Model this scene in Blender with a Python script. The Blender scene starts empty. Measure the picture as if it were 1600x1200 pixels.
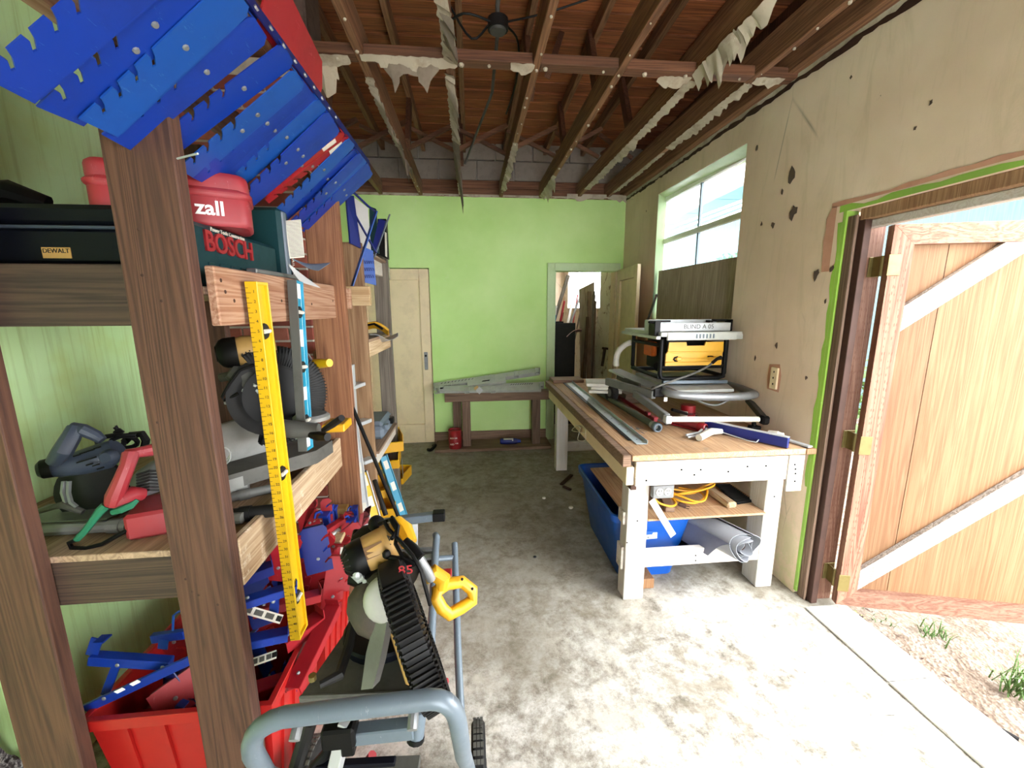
import bpy, bmesh, math, random
from mathutils import Vector as V, Matrix
from math import pi, sin, cos, radians as RAD
random.seed(7)
S = bpy.context.scene
# ---------------- camera ----------------
RM = Matrix(((0.99506981, -0.02206363, 0.09669163), (-0.09908801, -0.17988286, 0.97868469), (-0.00420017, -0.98344057, -0.18118224)))
FP, EYE = 642.0, V((0, 0, 1.55))
cd = bpy.data.cameras.new('camera'); cam = bpy.data.objects.new('camera', cd); S.collection.objects.link(cam)
cd.sensor_width = 36; cd.lens = FP*36/1600; cd.clip_start = .02
cm = Matrix((RM.col[0], -RM.col[1], -RM.col[2])).transposed().to_4x4(); cm.translation = EYE
cam.matrix_world = cm; S.camera = cam
# ---------------- light: overcast daylight through the door, the window and a fill opening added behind the camera ----------------
w = bpy.data.worlds.new('sky'); S.world = w; w.use_nodes = True
bg = w.node_tree.nodes['Background']; bg.inputs[0].default_value = (.95, .985, 1.0, 1); bg.inputs[1].default_value = 6.0
def area(name, loc, size, rot):
    l = bpy.data.lights.new(name, 'AREA'); l.shape = 'RECTANGLE'; l.size, l.size_y = size; l.cycles.is_portal = True
    o = bpy.data.objects.new(name, l); o.location = loc; o.rotation_euler = rot; S.collection.objects.link(o); return o
sn = bpy.data.lights.new('sun', 'SUN'); sn.energy = 0.35; sn.angle = RAD(25); sn.color = (1, .96, .9)
so = bpy.data.objects.new('sun', sn); S.collection.objects.link(so); so.rotation_euler = V((1.0, .55, 1.25)).to_track_quat('Z', 'Y').to_euler()
S.view_settings.view_transform = 'Standard'; S.view_settings.look = 'None'; S.view_settings.gamma = 1
S.view_settings.use_curve_mapping = False; S.view_settings.exposure = 1.75
S.cycles.use_denoising = True; S.cycles.max_bounces = 10; S.cycles.diffuse_bounces = 6; S.cycles.glossy_bounces = 3
S.cycles.caustics_reflective = False; S.cycles.caustics_refractive = False; S.cycles.sample_clamp_indirect = 8

def at(px, py, X=None, Y=None, Z=None):
    r = RM @ V((px-800, py-600, FP))
    t = X/r.x if X is not None else (Y/r.y if Y is not None else (Z-1.55)/r.z)
    return EYE + r*t
# ---------------- mesh helpers ----------------
def mk(*a):
    return V(a)
def basis(d, up=(0, 0, 1)):
    d = V(d).normalized(); up = V(up)
    if abs(d.dot(up.normalized())) > .98: up = V((0, 1, 0)) if abs(d.y) < .9 else V((1, 0, 0))
    s = d.cross(up).normalized(); u = s.cross(d).normalized()
    return d, s, u
class MB:
    def __init__(s): s.v = []; s.f = []
    def add(s, vs, fs):
        n = len(s.v); s.v += [V(p) for p in vs]; s.f += [tuple(i+n for i in f) for f in fs]; return s
    def ob(s, c, size, axes=None, ch=0):
        c = V(c); a = axes or (V((1, 0, 0)), V((0, 1, 0)), V((0, 0, 1)))
        h = [x/2 for x in size]
        P = lambda x, y, z: c + a[0]*x + a[1]*y + a[2]*z
        if ch <= 0:
            vs = [P(sx*h[0], sy*h[1], sz*h[2]) for sx in (-1, 1) for sy in (-1, 1) for sz in (-1, 1)]
            return s.add(vs, [(0, 1, 3, 2), (4, 6, 7, 5), (0, 4, 5, 1), (2, 3, 7, 6), (0, 2, 6, 4), (1, 5, 7, 3)])
        ch = min(ch, min(h)*.9)
        vs = []; idx = {}
        for sx in (-1, 1):
            for sy in (-1, 1):
                for sz in (-1, 1):
                    for k in range(3):
                        q = [sx*h[0], sy*h[1], sz*h[2]]
                        for j in range(3):
                            if j != k: q[j] -= (sx, sy, sz)[j]*ch
                        idx[sx, sy, sz, k] = len(vs); vs.append(P(*q))
        F = []
        for k in range(3):
            i, j = [(1, 2), (2, 0), (0, 1)][k]
            for sg in (-1, 1):
                r = []
                for (p, q) in ((-1, -1), (1, -1), (1, 1), (-1, 1)):
                    t = [0, 0, 0]; t[k] = sg; t[i] = p; t[j] = q; r.append(idx[t[0], t[1], t[2], k])
                F.append(tuple(r if sg > 0 else r[::-1]))
        for k in range(3):
            i, j = [(1, 2), (2, 0), (0, 1)][k]
            for p in (-1, 1):
                for q in (-1, 1):
                    def g(sk, kk):
                        t = [0, 0, 0]; t[k] = sk; t[i] = p; t[j] = q; return idx[t[0], t[1], t[2], kk]
                    F.append((g(-1, i), g(1, i), g(1, j), g(-1, j)))
        for sx in (-1, 1):
            for sy in (-1, 1):
                for sz in (-1, 1): F.append(tuple(idx[sx, sy, sz, k] for k in range(3)))
        return s.add(vs, F)
    def box(s, x0, x1, y0, y1, z0, z1, ch=0):
        return s.ob(((x0+x1)/2, (y0+y1)/2, (z0+z1)/2), (abs(x1-x0), abs(y1-y0), abs(z1-z0)), None, ch)
    def beam(s, p0, p1, wd, ht, up=(0, 0, 1), ch=0):
        p0, p1 = V(p0), V(p1); d, sd, u = basis(p1-p0, up)
        return s.ob((p0+p1)/2, ((p1-p0).length, wd, ht), (d, sd, u), ch)
    def tube(s, pts, r, n=8, closed=False, caps=True):
        pts = [V(p) for p in pts]; N = len(pts); rs = r if isinstance(r, (list, tuple)) else [r]*N
        vs = []; u = None
        for i, p in enumerate(pts):
            if closed: t = pts[(i+1) % N]-pts[i-1]
            else: t = pts[min(i+1, N-1)]-pts[max(i-1, 0)]
            if t.length < 1e-9: t = V((0, 0, 1))
            t.normalize()
            if u is None: _, u, _ = basis(t)
            u = (u-t*u.dot(t)); u = u.normalized() if u.length > 1e-6 else basis(t)[1]
            w_ = t.cross(u)
            vs += [p+u*(rs[i]*cos(2*pi*k/n))+w_*(rs[i]*sin(2*pi*k/n)) for k in range(n)]
        F = []
        for i in range(N if closed else N-1):
            for k in range(n):
                a, b = i*n+k, i*n+(k+1) % n; c_, d_ = ((i+1) % N)*n+(k+1) % n, ((i+1) % N)*n+k
                F.append((a, b, c_, d_))
        if caps and not closed: F += [tuple(range(n))[::-1], tuple((N-1)*n+k for k in range(n))]
        return s.add(vs, F)
    def cyl(s, p0, p1, r0, r1=None, n=14):
        return s.tube([p0, p1], [r0, r0 if r1 is None else r1], n)
    def lathe(s, prof, o, axis=(0, 0, 1), n=20, a0=0, a1=2*pi, ref=None):
        o = V(o); d, x, y = basis(axis, ref or (0, 0, 1)); full = abs(a1-a0-2*pi) < 1e-6
        m = n if full else n+1; vs = []
        for (r, z) in prof:
            for k in range(m):
                a = a0+(a1-a0)*k/n; vs.append(o+d*z+x*(r*cos(a))+y*(r*sin(a)))
        F = []
        for i in range(len(prof)-1):
            for k in range(m if full else m-1):
                a, b = i*m+k, i*m+(k+1) % m; F.append((a, b, b+m, a+m))
        return s.add(vs, F)
    def prism(s, poly, o, u, v, th, both=False):
        o, u, v = V(o), V(u), V(v); nn = u.cross(v).normalized()*th; m = len(poly)
        a = [o+u*p[0]+v*p[1] for p in poly]; 
        if both: a = [q-nn/2 for q in a]
        b = [q+nn for q in a]
        F = [tuple(range(m))[::-1], tuple(range(m, 2*m))]+[(i, (i+1) % m, (i+1) % m+m, i+m) for i in range(m)]
        return s.add(a+b, F)
    def sheet(s, fn, nu, nv, th=0):
        vs = [V(fn(i/nu, j/nv)) for i in range(nu+1) for j in range(nv+1)]
        I = lambda i, j: i*(nv+1)+j
        F = [(I(i, j), I(i+1, j), I(i+1, j+1), I(i, j+1)) for i in range(nu) for j in range(nv)]
        if th:
            n0 = len(vs); nr = []
            for i in range(nu+1):
                for j in range(nv+1):
                    a = vs[I(min(i+1, nu), j)]-vs[I(max(i-1, 0), j)]; b = vs[I(i, min(j+1, nv))]-vs[I(i, max(j-1, 0))]
                    q = a.cross(b); nr.append(q.normalized() if q.length > 1e-9 else V((0, 0, 1)))
            vs = vs+[p-q*th for p, q in zip(vs, nr)]
            F = F+[tuple(k+n0 for k in f[::-1]) for f in F]
            rim = [I(i, 0) for i in range(nu+1)]+[I(nu, j) for j in range(1, nv+1)]+[I(i, nv) for i in range(nu-1, -1, -1)]+[I(0, j) for j in range(nv-1, 0, -1)]
            F += [(rim[k], rim[(k+1) % len(rim)], rim[(k+1) % len(rim)]+n0, rim[k]+n0)[::-1] for k in range(len(rim))]
        return s.add(vs, F)
    def sphere(s, c, r, n=10, sc=(1, 1, 1)):
        vs = []; c = V(c); m = max(4, n//2+1)
        for i in range(m+1):
            t = pi*i/m
            for k in range(n):
                a = 2*pi*k/n; vs.append(c+V((sin(t)*cos(a)*r*sc[0], sin(t)*sin(a)*r*sc[1], cos(t)*r*sc[2])))
        return s.add(vs, [(i*n+k, i*n+(k+1) % n, (i+1)*n+(k+1) % n, (i+1)*n+k) for i in range(m) for k in range(n)])
    def mesh(s, name, mat, off=V((0, 0, 0)), smooth=True):
        me = bpy.data.meshes.new(name); me.from_pydata([tuple(p-off) for p in s.v], [], s.f); me.validate()
        bm = bmesh.new(); bm.from_mesh(me); bmesh.ops.remove_doubles(bm, verts=bm.verts, dist=1e-6)
        bmesh.ops.recalc_face_normals(bm, faces=bm.faces); bm.to_mesh(me); bm.free()
        if smooth: me.shade_smooth(); me.set_sharp_from_angle(angle=RAD(35))
        me.materials.append(mat); return me
ORG = {}
def part(name, mb, mat, parent=None, **kw):
    """one mesh object; geometry given in world coordinates (or the local ones of a thing built at the origin)"""
    off = ORG.get(parent.name, V((0, 0, 0))) if parent else V((0, 0, 0))
    me = mb if isinstance(mb, bpy.types.Mesh) else mb.mesh(name, mat, off)
    o = bpy.data.objects.new(name, me); S.collection.objects.link(o)
    if parent: o.parent = parent; ORG[o.name] = off
    for k, q in kw.items():
        if q is not None: o[k] = q
    return o
def solo(name, mb, mat, label, cat, group=None, loc=None):
    off = V(loc) if loc else sum(mb.v, V((0, 0, 0)))/len(mb.v)
    o = bpy.data.objects.new(name, mb.mesh(name, mat, off)); o.location = off; S.collection.objects.link(o); ORG[o.name] = off
    o['label'] = label; o['category'] = cat
    if group: o['group'] = group
    return o
def thing(name, label, cat, loc=(0, 0, 0), group=None):
    o = bpy.data.objects.new(name, None); S.collection.objects.link(o); o.empty_display_size = .05
    o.location = loc; ORG[o.name] = V(loc); o['label'] = label; o['category'] = cat
    if group: o['group'] = group
    return o
def struct(name, mb=None, mat=None):
    if mb is None: o = bpy.data.objects.new(name, None); S.collection.objects.link(o)
    else: o = part(name, mb, mat)
    o['kind'] = 'structure'; return o
def copy_tree(o, parent=None):
    c = o.copy(); S.collection.objects.link(c)
    if parent: c.parent = parent; c.matrix_parent_inverse = o.matrix_parent_inverse.copy()
    for ch in o.children: copy_tree(ch, c)
    return c
def text(name, body, size, o, u, v, mat, parent, th=.0008, align='CENTER', bold=0):
    cu = bpy.data.curves.new('txt', 'FONT'); cu.body = body; cu.size = size; cu.extrude = th; cu.align_x = align; cu.align_y = 'CENTER'; cu.offset = bold; cu.resolution_u = 3
    tmp = bpy.data.objects.new('txt', cu); S.collection.objects.link(tmp)
    me = bpy.data.meshes.new_from_object(tmp.evaluated_get(bpy.context.evaluated_depsgraph_get()))
    bpy.data.objects.remove(tmp); bpy.data.curves.remove(cu)
    u, v = V(u).normalized(), V(v).normalized(); n = u.cross(v).normalized(); off = ORG.get(parent.name, V((0, 0, 0)))
    for p in me.vertices: p.co = V(o)-off+u*p.co.x+v*p.co.y+n*p.co.z
    me.materials.clear(); me.materials.append(mat)
    ob = bpy.data.objects.new(name, me); S.collection.objects.link(ob); ob.parent = parent; ORG[ob.name] = off
    return ob
# ---------------- materials ----------------
def C(h):
    h = h.lstrip('#'); f = lambda x: x/12.92 if x <= .04045 else ((x+.055)/1.055)**2.4
    return tuple(min(1, GK*f(int(h[i:i+2], 16)/255)) for i in (0, 2, 4))+(1,)
GK = 1.0
def gain(k, fn, *a, **kw):   # the same paint, lighter or darker in itself
    global GK
    GK = k; m = fn(*a, **kw); GK = 1.0; return m
class NT:
    def __init__(s, name, rough=.7, metal=0):
        s.m = bpy.data.materials.new(name); s.m.use_nodes = True; s.t = s.m.node_tree; s.b = s.t.nodes['Principled BSDF']
        s.b.inputs['Roughness'].default_value = rough; s.b.inputs['Metallic'].default_value = metal
        s.tc = s.t.nodes.new('ShaderNodeTexCoord'); s.oi = s.t.nodes.new('ShaderNodeObjectInfo')
    def L(s, a, b): s.t.links.new(a, b)
    def val(s, inp, x):
        if isinstance(x, (int, float, tuple)): inp.default_value = x
        else: s.L(x, inp)
    def coord(s, sc=(1, 1, 1), rnd=True):
        m = s.t.nodes.new('ShaderNodeMapping'); m.inputs['Scale'].default_value = sc; s.L(s.tc.outputs['Object'], m.inputs[0])
        if rnd:
            mu = s.math('MULTIPLY', s.oi.outputs['Random'], 37.0); cx = s.t.nodes.new('ShaderNodeCombineXYZ')
            for i in range(3): s.L(mu, cx.inputs[i])
            s.L(cx.outputs[0], m.inputs['Location'])
        return m.outputs[0]
    def math(s, op, a, b=0.0, clamp=False):
        n = s.t.nodes.new('ShaderNodeMath'); n.operation = op; n.use_clamp = clamp; s.val(n.inputs[0], a); s.val(n.inputs[1], b); return n.outputs[0]
    def noise(s, co, scale=5, det=4, rough=.6, dist=0):
        n = s.t.nodes.new('ShaderNodeTexNoise'); s.L(co, n.inputs['Vector']); n.inputs['Scale'].default_value = scale
        n.inputs['Detail'].default_value = det; n.inputs['Roughness'].default_value = rough; n.inputs['Distortion'].default_value = dist; return n.outputs[0]
    def voro(s, co, scale=5, feat='F1', rnd=1, out='Distance'):
        n = s.t.nodes.new('ShaderNodeTexVoronoi'); n.feature = feat; s.L(co, n.inputs['Vector']); n.inputs['Scale'].default_value = scale
        n.inputs['Randomness'].default_value = rnd; return n.outputs[out]
    def ramp(s, x, stops):
        n = s.t.nodes.new('ShaderNodeValToRGB'); s.val(n.inputs[0], x); e = n.color_ramp.elements
        while len(e) < len(stops): e.new(.5)
        for q, (p, c_) in zip(e, stops): q.position = p; q.color = c_ if isinstance(c_, tuple) else (c_, c_, c_, 1)
        return n.outputs[0]
    def mix(s, fac, a, b, mode='MIX'):
        n = s.t.nodes.new('ShaderNodeMix'); n.data_type = 'RGBA'; n.blend_type = mode; s.val(n.inputs[0], fac); s.val(n.inputs[6], a); s.val(n.inputs[7], b); return n.outputs[2]
    def color(s, c_): s.val(s.b.inputs['Base Color'], c_); return s
    def bump(s, h, st=.3, d=.01):
        n = s.t.nodes.new('ShaderNodeBump'); n.inputs['Strength'].default_value = st; n.inputs['Distance'].default_value = d; s.val(n.inputs['Height'], h); s.L(n.outputs[0], s.b.inputs['Normal']); return s
def g(v_): return (v_, v_, v_, 1)
def wood(name, mid, dark, axis='z', light=None, rough=.75, wear=None, dash=False, knots=True):
    n = NT(name, rough); ax = 'xyz'.index(axis)
    def sc(a, b): q = [b*1.7]*3; q[ax] = a*.55; return tuple(q)
    co = n.coord(sc(1.0, 11)); warp = n.noise(n.coord(sc(1.2, 5)), 1.3, 2)
    gr = n.noise(co, 6, 5, .65, 1.2); ring = n.math('SINE', n.math('MULTIPLY', n.math('ADD', n.noise(n.coord(sc(.35, 4)), 2.2, 2, .4, .6), n.math('MULTIPLY', warp, .25)), 75.0))
    ring = n.math('MULTIPLY', n.math('ADD', ring, 1.0), .5)
    fac = n.math('ADD', n.math('MULTIPLY', gr, .75), n.math('MULTIPLY', ring, .22))
    c_ = n.ramp(fac, [(.3, C(dark)), (.58, C(mid)), (.85, C(light or mid))])
    big = n.noise(n.coord(sc(.8, 2)), 2, 3)
    c_ = n.mix(n.math('MULTIPLY', big, .35), c_, n.ramp(big, [(.35, C(dark)), (.65, C(light or mid))]))
    br = n.math('ADD', n.math('MULTIPLY', n.oi.outputs['Random'], .45), .78)
    hs = n.t.nodes.new('ShaderNodeHueSaturation'); n.L(c_, hs.inputs['Color']); n.L(br, hs.inputs['Value']); c_ = hs.outputs[0]
    if knots:
        kd = n.voro(n.coord(sc(1.6, 5)), 1.6, 'F1', 1); c_ = n.mix(n.ramp(kd, [(.05, .85), (.12, 0.)]), c_, C(dark))
    if dash:
        a = [60.]*3; a[ax] = 22.; d = n.voro(n.coord(tuple(a), False), 1.0, 'F1', .25)
        n2 = NT.coord(n, tuple([110.]*ax+[30.]+[110.]*(2-ax)), False)
        d2 = n.voro(n2, 1., 'F1', .35); c_ = n.mix(n.ramp(d2, [(.2, .75), (.28, 0.)]), c_, C(dark))
    if wear:
        wn = n.noise(n.coord((1, 1, 1)), 9, 8, .75); c_ = n.mix(n.ramp(wn, [(.55, 0.), (.62, .8)]), c_, C(wear))
    n.color(c_); n.bump(fac, .35, .004); return n.m
def paint(name, col, rough=.45, metal=0, dirt='#3a3028', amt=.5, scale=6, scr=None, bump=0.0):
    n = NT(name, rough, metal); co = n.coord(); a = n.noise(co, scale, 6, .7); b = n.noise(co, scale*.35, 3, .5)
    c_ = n.mix(n.math('MULTIPLY', n.ramp(a, [(.48, 0.), (.75, 1.)]), amt), C(col), C(dirt))
    c_ = n.mix(n.math('MULTIPLY', n.ramp(b, [(.4, 0.), (.8, 1.)]), amt*.5), c_, C(dirt))
    if scr:
        s2 = n.noise(n.coord((30, 4, 9)), 3, 5, .8); c_ = n.mix(n.ramp(s2, [(.63, 0.), (.68, .8)]), c_, C(scr))
    n.color(c_); n.val(n.b.inputs['Roughness'], n.math('ADD', n.math('MULTIPLY', a, .3), rough-.12))
    if bump: n.bump(a, bump, .003)
    return n.m
M = {}
M['post'] = gain(0.37, wood, 'weathered_post_wood', '#8c5c46', '#5a3628', 'z', '#a07058')
M['endboard'] = gain(0.42, wood, 'weathered_board_wood', '#6d5344', '#40302a', 'x', '#7a6050')
M['header'] = gain(0.68, wood, 'pinkish_fir_wood', '#d6a98a', '#a8704f', 'y', '#e6c6aa')
M['pinez'] = gain(0.7, wood, 'pine_wood_upright', '#b99069', '#8d6341', 'z', '#d4b28c')
M['pinered'] = gain(0.55, wood, 'red_fir_wood', '#a8714d', '#7d4a2e', 'z', '#b98560')
M['piney'] = gain(0.8, wood, 'pine_wood_long', '#d8bc96', '#b08a60', 'y', '#ecd8b8')
M['pinex'] = gain(0.8, wood, 'pine_wood_cross', '#d8b98c', '#b08a5c', 'x', '#ead2aa')
M['deck'] = gain(0.95, wood, 'shelf_deck_wood', '#a98c74', '#7d6553', 'y', '#c0a58e', knots=False)
M['sheetedge'] = gain(0.8, wood, 'rough_pale_wood', '#cdb08c', '#a07c58', 'y', '#e8d6ba', wear='#e9dcc6')
M['joist'] = gain(0.75, wood, 'attic_joist_wood', '#94694a', '#5f3d28', 'y', '#a98060')
M['joistx'] = gain(0.65, wood, 'attic_cross_wood', '#8a5c42', '#5a3625', 'x', '#9f7253')
M['joistz'] = gain(0.6, wood, 'attic_web_wood', '#7a4e37', '#4c2e20', 'z', '#8f6245')
M['plank'] = gain(1.5, wood, 'roof_plank_wood', '#83492a', '#4f2816', 'x', '#99603c')
M['grey_z'] = gain(0.7, wood, 'grey_weathered_wood', '#8f8477', '#645a4f', 'z', '#a89c8c')
M['white_wood'] = gain(0.68, wood, 'white_painted_wood', '#efe9e0', '#d9cdbd', 'x', '#f8f4ee', .5, wear='#cdbba6', knots=False)
M['white_woodz'] = gain(0.68, wood, 'white_painted_wood_upright', '#f0ebe3', '#e0d6c8', 'z', '#f8f5ef', .5, knots=False)
M['bench_old'] = gain(0.65, wood, 'brown_bench_wood', '#a08068', '#6a4e3c', 'x', '#b89a80')
M['bench_oldz'] = gain(0.65, wood, 'brown_bench_wood_upright', '#937662', '#664c3b', 'z', '#a88c76')
M['benchtop'] = gain(0.85, wood, 'particle_bench_top', '#d6ad82', '#b3835a', 'y', '#e6c8a2', knots=False, wear='#a88b70')
M['red_z'] = gain(0.38, wood, 'incised_redwood_upright', '#d29a7c', '#9c5c42', 'z', '#deb096', dash=True, knots=False)
M['red_x'] = gain(0.38, wood, 'incised_redwood_cross', '#d29a7c', '#9c5c42', 'x', '#deb096', dash=True, knots=False)
M['white_dash'] = gain(0.6, wood, 'incised_white_brace', '#e4ded6', '#8f867c', 'x', '#efeae4', dash=True, knots=False)
M['ply'] = gain(0.30, wood, 'door_plywood', '#d8a06c', '#bd7e4a', 'z', '#e6b888')
M['cream'] = gain(1.15, paint, 'cream_door_paint', '#dcc9a6', .5, dirt='#8a775c', amt=.25, scr='#b8a482')
M['frame_green'] = gain(0.9, paint, 'pale_green_frame_paint', '#c4dca8', .5, dirt='#8fae6c', amt=.3, scr='#e6ead8')
M['white'] = paint('white_paint', '#f2f0ea', .5, amt=.15)
M['zinc'] = gain(1.0, paint, 'galvanised_steel', '#b9bcb6', .4, .05, '#7c7d74', .4, 9)
M['steel'] = gain(0.65, paint, 'bare_steel', '#a2a5a8', .35, .4, '#5c5a58', .4, 12)
M['stand'] = gain(0.5, paint, 'blue_grey_tube_paint', '#8797a5', .35, .1, '#55606a', .3, 8, scr='#b9c2c8')
M['alu'] = gain(0.55, paint, 'cast_aluminium', '#b0b0ac', .45, .2, '#7f7c76', .4, 8)
M['castgrey'] = gain(0.38, paint, 'dusty_cast_grey', '#8b8a84', .55, .1, '#4b4740', .6, 7)
M['black'] = gain(0.22, paint, 'black_plastic', '#17171a', .45, 0, '#46413d', .35, 9)
M['dgrey'] = gain(0.26, paint, 'dark_grey_plastic', '#3a3a3c', .5, 0, '#6b655e', .35, 9)
M['tyre'] = gain(0.38, paint, 'dusty_rubber', '#2e2d2d', .8, 0, '#6d6862', .5, 12)
M['yellow'] = gain(0.7, paint, 'tool_yellow_plastic', '#f0b41c', .4, 0, '#a87c1c', .3)
M['tan'] = gain(0.65, paint, 'dusty_tan_yellow', '#d3a660', .5, 0, '#8e6c3c', .4, 9)
M['levely'] = gain(0.72, paint, 'level_yellow_paint', '#f2c316', .35, 0, '#a8801c', .2)
M['blue'] = gain(0.5, paint, 'bright_blue_paint', '#1147c8', .4, 0, '#0a2a80', .45, 5, scr='#4a86e0')
M['blue2'] = gain(0.5, paint, 'worn_blue_paint', '#1c66d2', .4, 0, '#10409a', .4, 6, scr='#5f9be8')
M['navy'] = gain(0.6, paint, 'navy_blue_steel', '#172a86', .4, 0, '#0c143c', .4)
M['darkblue'] = gain(0.3, paint, 'very_dark_blue_plastic', '#0d1226', .45, 0, '#05060c', .3)
M['red'] = gain(0.5, paint, 'red_paint', '#c8202c', .4, 0, '#7c1620', .45, 6, scr='#e0606a')
M['redcase'] = gain(0.5, paint, 'dusty_red_steel', '#cf3540', .45, 0, '#a8606a', .5, 6, scr='#e58a90')
M['redbin'] = gain(0.55, paint, 'red_bin_plastic', '#dc2420', .4, 0, '#a01818', .25, 4)
M['teal'] = gain(0.33, paint, 'teal_green_plastic', '#2a6068', .45, 0, '#163034', .4)
M['cyan'] = gain(0.6, paint, 'cyan_blue_paint', '#22a4cc', .4, 0, '#1a7c9c', .2)
M['slate'] = gain(0.5, paint, 'slate_blue_tool_plastic', '#4c586c', .45, 0, '#2a303c', .5, 7, scr='#7c8898')
M['greycase'] = gain(0.6, paint, 'grey_case_plastic', '#8492a2', .5, 0, '#5a6674', .35)
M['tote'] = gain(0.55, paint, 'blue_tote_plastic', '#0e63cf', .35, 0, '#0a3f92', .3, 5)
M['paper'] = gain(0.7, paint, 'torn_ceiling_paper', '#d8cdb8', .9, 0, '#7a6248', .7, 7, scr='#f2ece0', bump=.4)
M['paperg'] = gain(0.6, paint, 'grey_ceiling_paper', '#a09282', .9, 0, '#5f5040', .5, 9)
M['sheetpaper'] = gain(.6, paint, 'white_paper_sheet', '#e9eae8', .8, amt=.15, dirt='#9aa4b0')
M['rust'] = gain(0.5, paint, 'rusty_dark_steel', '#5c3a2c', .7, .2, '#2c1c16', .5, 10)
M['pipegreen'] = gain(0.6, paint, 'green_grey_pipe', '#6f7562', .5, .2, '#45493c', .4, 9)
M['pvc'] = gain(0.55, paint, 'grey_conduit', '#9a9a98', .45, .2, '#5c5a58', .4, 10)
M['brass'] = gain(0.6, paint, 'dull_brass', '#9a8850', .4, .4, '#5c4c24', .5, 14)
M['silver'] = gain(0.85, paint, 'bright_aluminium', '#ccd0d2', .35, .25, '#8c8e90', .3, 10)
M['greentape'] = gain(0.5, paint, 'green_tape', '#2f9c72', .5, 0, '#1c5c48', .3)
M['orange'] = gain(0.75, paint, 'orange_cord', '#f0a818', .5, amt=.2)
M['brown_board'] = gain(0.5, wood, 'dark_hardboard', '#6b4d36', '#4a3323', 'z', '#7a5c44')
M['winboard'] = gain(1.5, wood, 'grey_brown_window_board', '#9a8878', '#75655a', 'z', '#aa9a8c', knots=False)
M['label'] = gain(0.8, paint, 'pale_label', '#e6e2d4', .6, amt=.2)
M['ink'] = paint('black_ink', '#141414', .6, amt=.05)
M['redink'] = gain(0.6, paint, 'dark_red_ink', '#b8242c', .6, amt=.05)
M['whiteink'] = paint('white_ink', '#fbfbfb', .6, amt=.02)
M['bluezinc'] = gain(1.05, paint, 'blue_grey_zinc', '#b9c4c8', .35, .1, '#7c8d94', .35, 9)
M['peelwhite'] = gain(.55, paint, 'enamel_white', '#f2f0ea', .45, 0, '#8a8478', .25)
for k_ in ('black', 'dgrey', 'tyre', 'castgrey', 'darkblue', 'teal'):
    M[k_].node_tree.nodes['Principled BSDF'].inputs['Specular IOR Level'].default_value = .18
# ================= STRUCTURE =================
def floor_mat():
    n = NT('stained_shaded_concrete', .8); co = n.coord((1, 1, 1), False)
    a = n.noise(co, .9, 4, .55); b = n.noise(co, 9, 9, .8, .15); d = n.noise(co, 55, 4, .75); e = n.noise(co, 2.6, 8, .75, .3)
    c_ = n.ramp(b, [(.36, (.12, .105, .082, 1)), (.45, (.28, .255, .215, 1)), (.53, (.44, .42, .375, 1)), (.62, (.60, .58, .54, 1))])
    c_ = n.mix(n.ramp(e, [(.5, 0.), (.6, .7)]), c_, C('#cfc9bd'))
    c_ = n.mix(n.ramp(e, [(.34, .75), (.46, 0.)]), c_, C('#857b69'))
    sx = n.t.nodes.new('ShaderNodeSeparateXYZ'); n.L(co, sx.inputs[0])
    # shade deeper in the room, painted into the concrete with a noisy edge
    st = n.math('ADD', n.math('MULTIPLY', sx.outputs[1], .30), n.math('MULTIPLY', a, .9))
    c_ = n.mix(n.ramp(st, [(.86, 0.), (1.12, .6)]), c_, C('#766d5c'))
    c_ = n.mix(n.ramp(d, [(.36, .5), (.45, 0.)]), c_, C('#8f877a'))
    n.color(c_); n.bump(n.math('ADD', b, n.math('MULTIPLY', d, .6)), .25, .006); return n.m
def plaster_mat():
    n = NT('aged_cream_plaster', .85); co = n.coord((1, 1, 1), False)
    a = n.noise(co, 1.3, 4, .55); b = n.noise(co, 9, 6, .7); st = n.noise(n.coord((3, 3, .5), False), 4, 5, .7, .8)
    c_ = n.ramp(a, [(.3, (.66, .50, .36, 1)), (.5, (.76, .60, .45, 1)), (.7, (.86, .71, .56, 1))])
    c_ = n.mix(n.ramp(st, [(.52, 0.), (.75, .35)]), c_, C('#b3a57e'))
    # green undercoat showing low down and chips
    sx = n.t.nodes.new('ShaderNodeSeparateXYZ'); n.L(co, sx.inputs[0])
    low = n.math('SUBTRACT', 1.0, n.math('MULTIPLY', sx.outputs[2], 1.1), True)
    c_ = n.mix(n.math('MULTIPLY', n.ramp(n.noise(co, 5, 7, .75), [(.46, 0.), (.56, 1.)]), n.math('MULTIPLY', low, .5)), c_, C('#b9bf86'))
    c_ = n.mix(n.ramp(n.noise(n.coord((2.2, 2.2, 1), False), 4.5, 7, .8, .4), [(.70, 0.), (.72, .9)]), c_, C('#7c6a58'))
    ck = n.voro(n.coord((1, 1.6, .7), False), 1.7, 'DISTANCE_TO_EDGE'); msk = n.ramp(n.noise(co, 1.6, 2), [(.55, 0.), (.62, 1.)])
    c_ = n.mix(n.math('MULTIPLY', n.ramp(ck, [(0., .7), (.006, 0.)]), msk), c_, C('#7c7058'))
    n.color(c_); n.bump(n.math('ADD', b, n.math('MULTIPLY', a, 2.0)), .25, .01); return n.m
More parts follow.
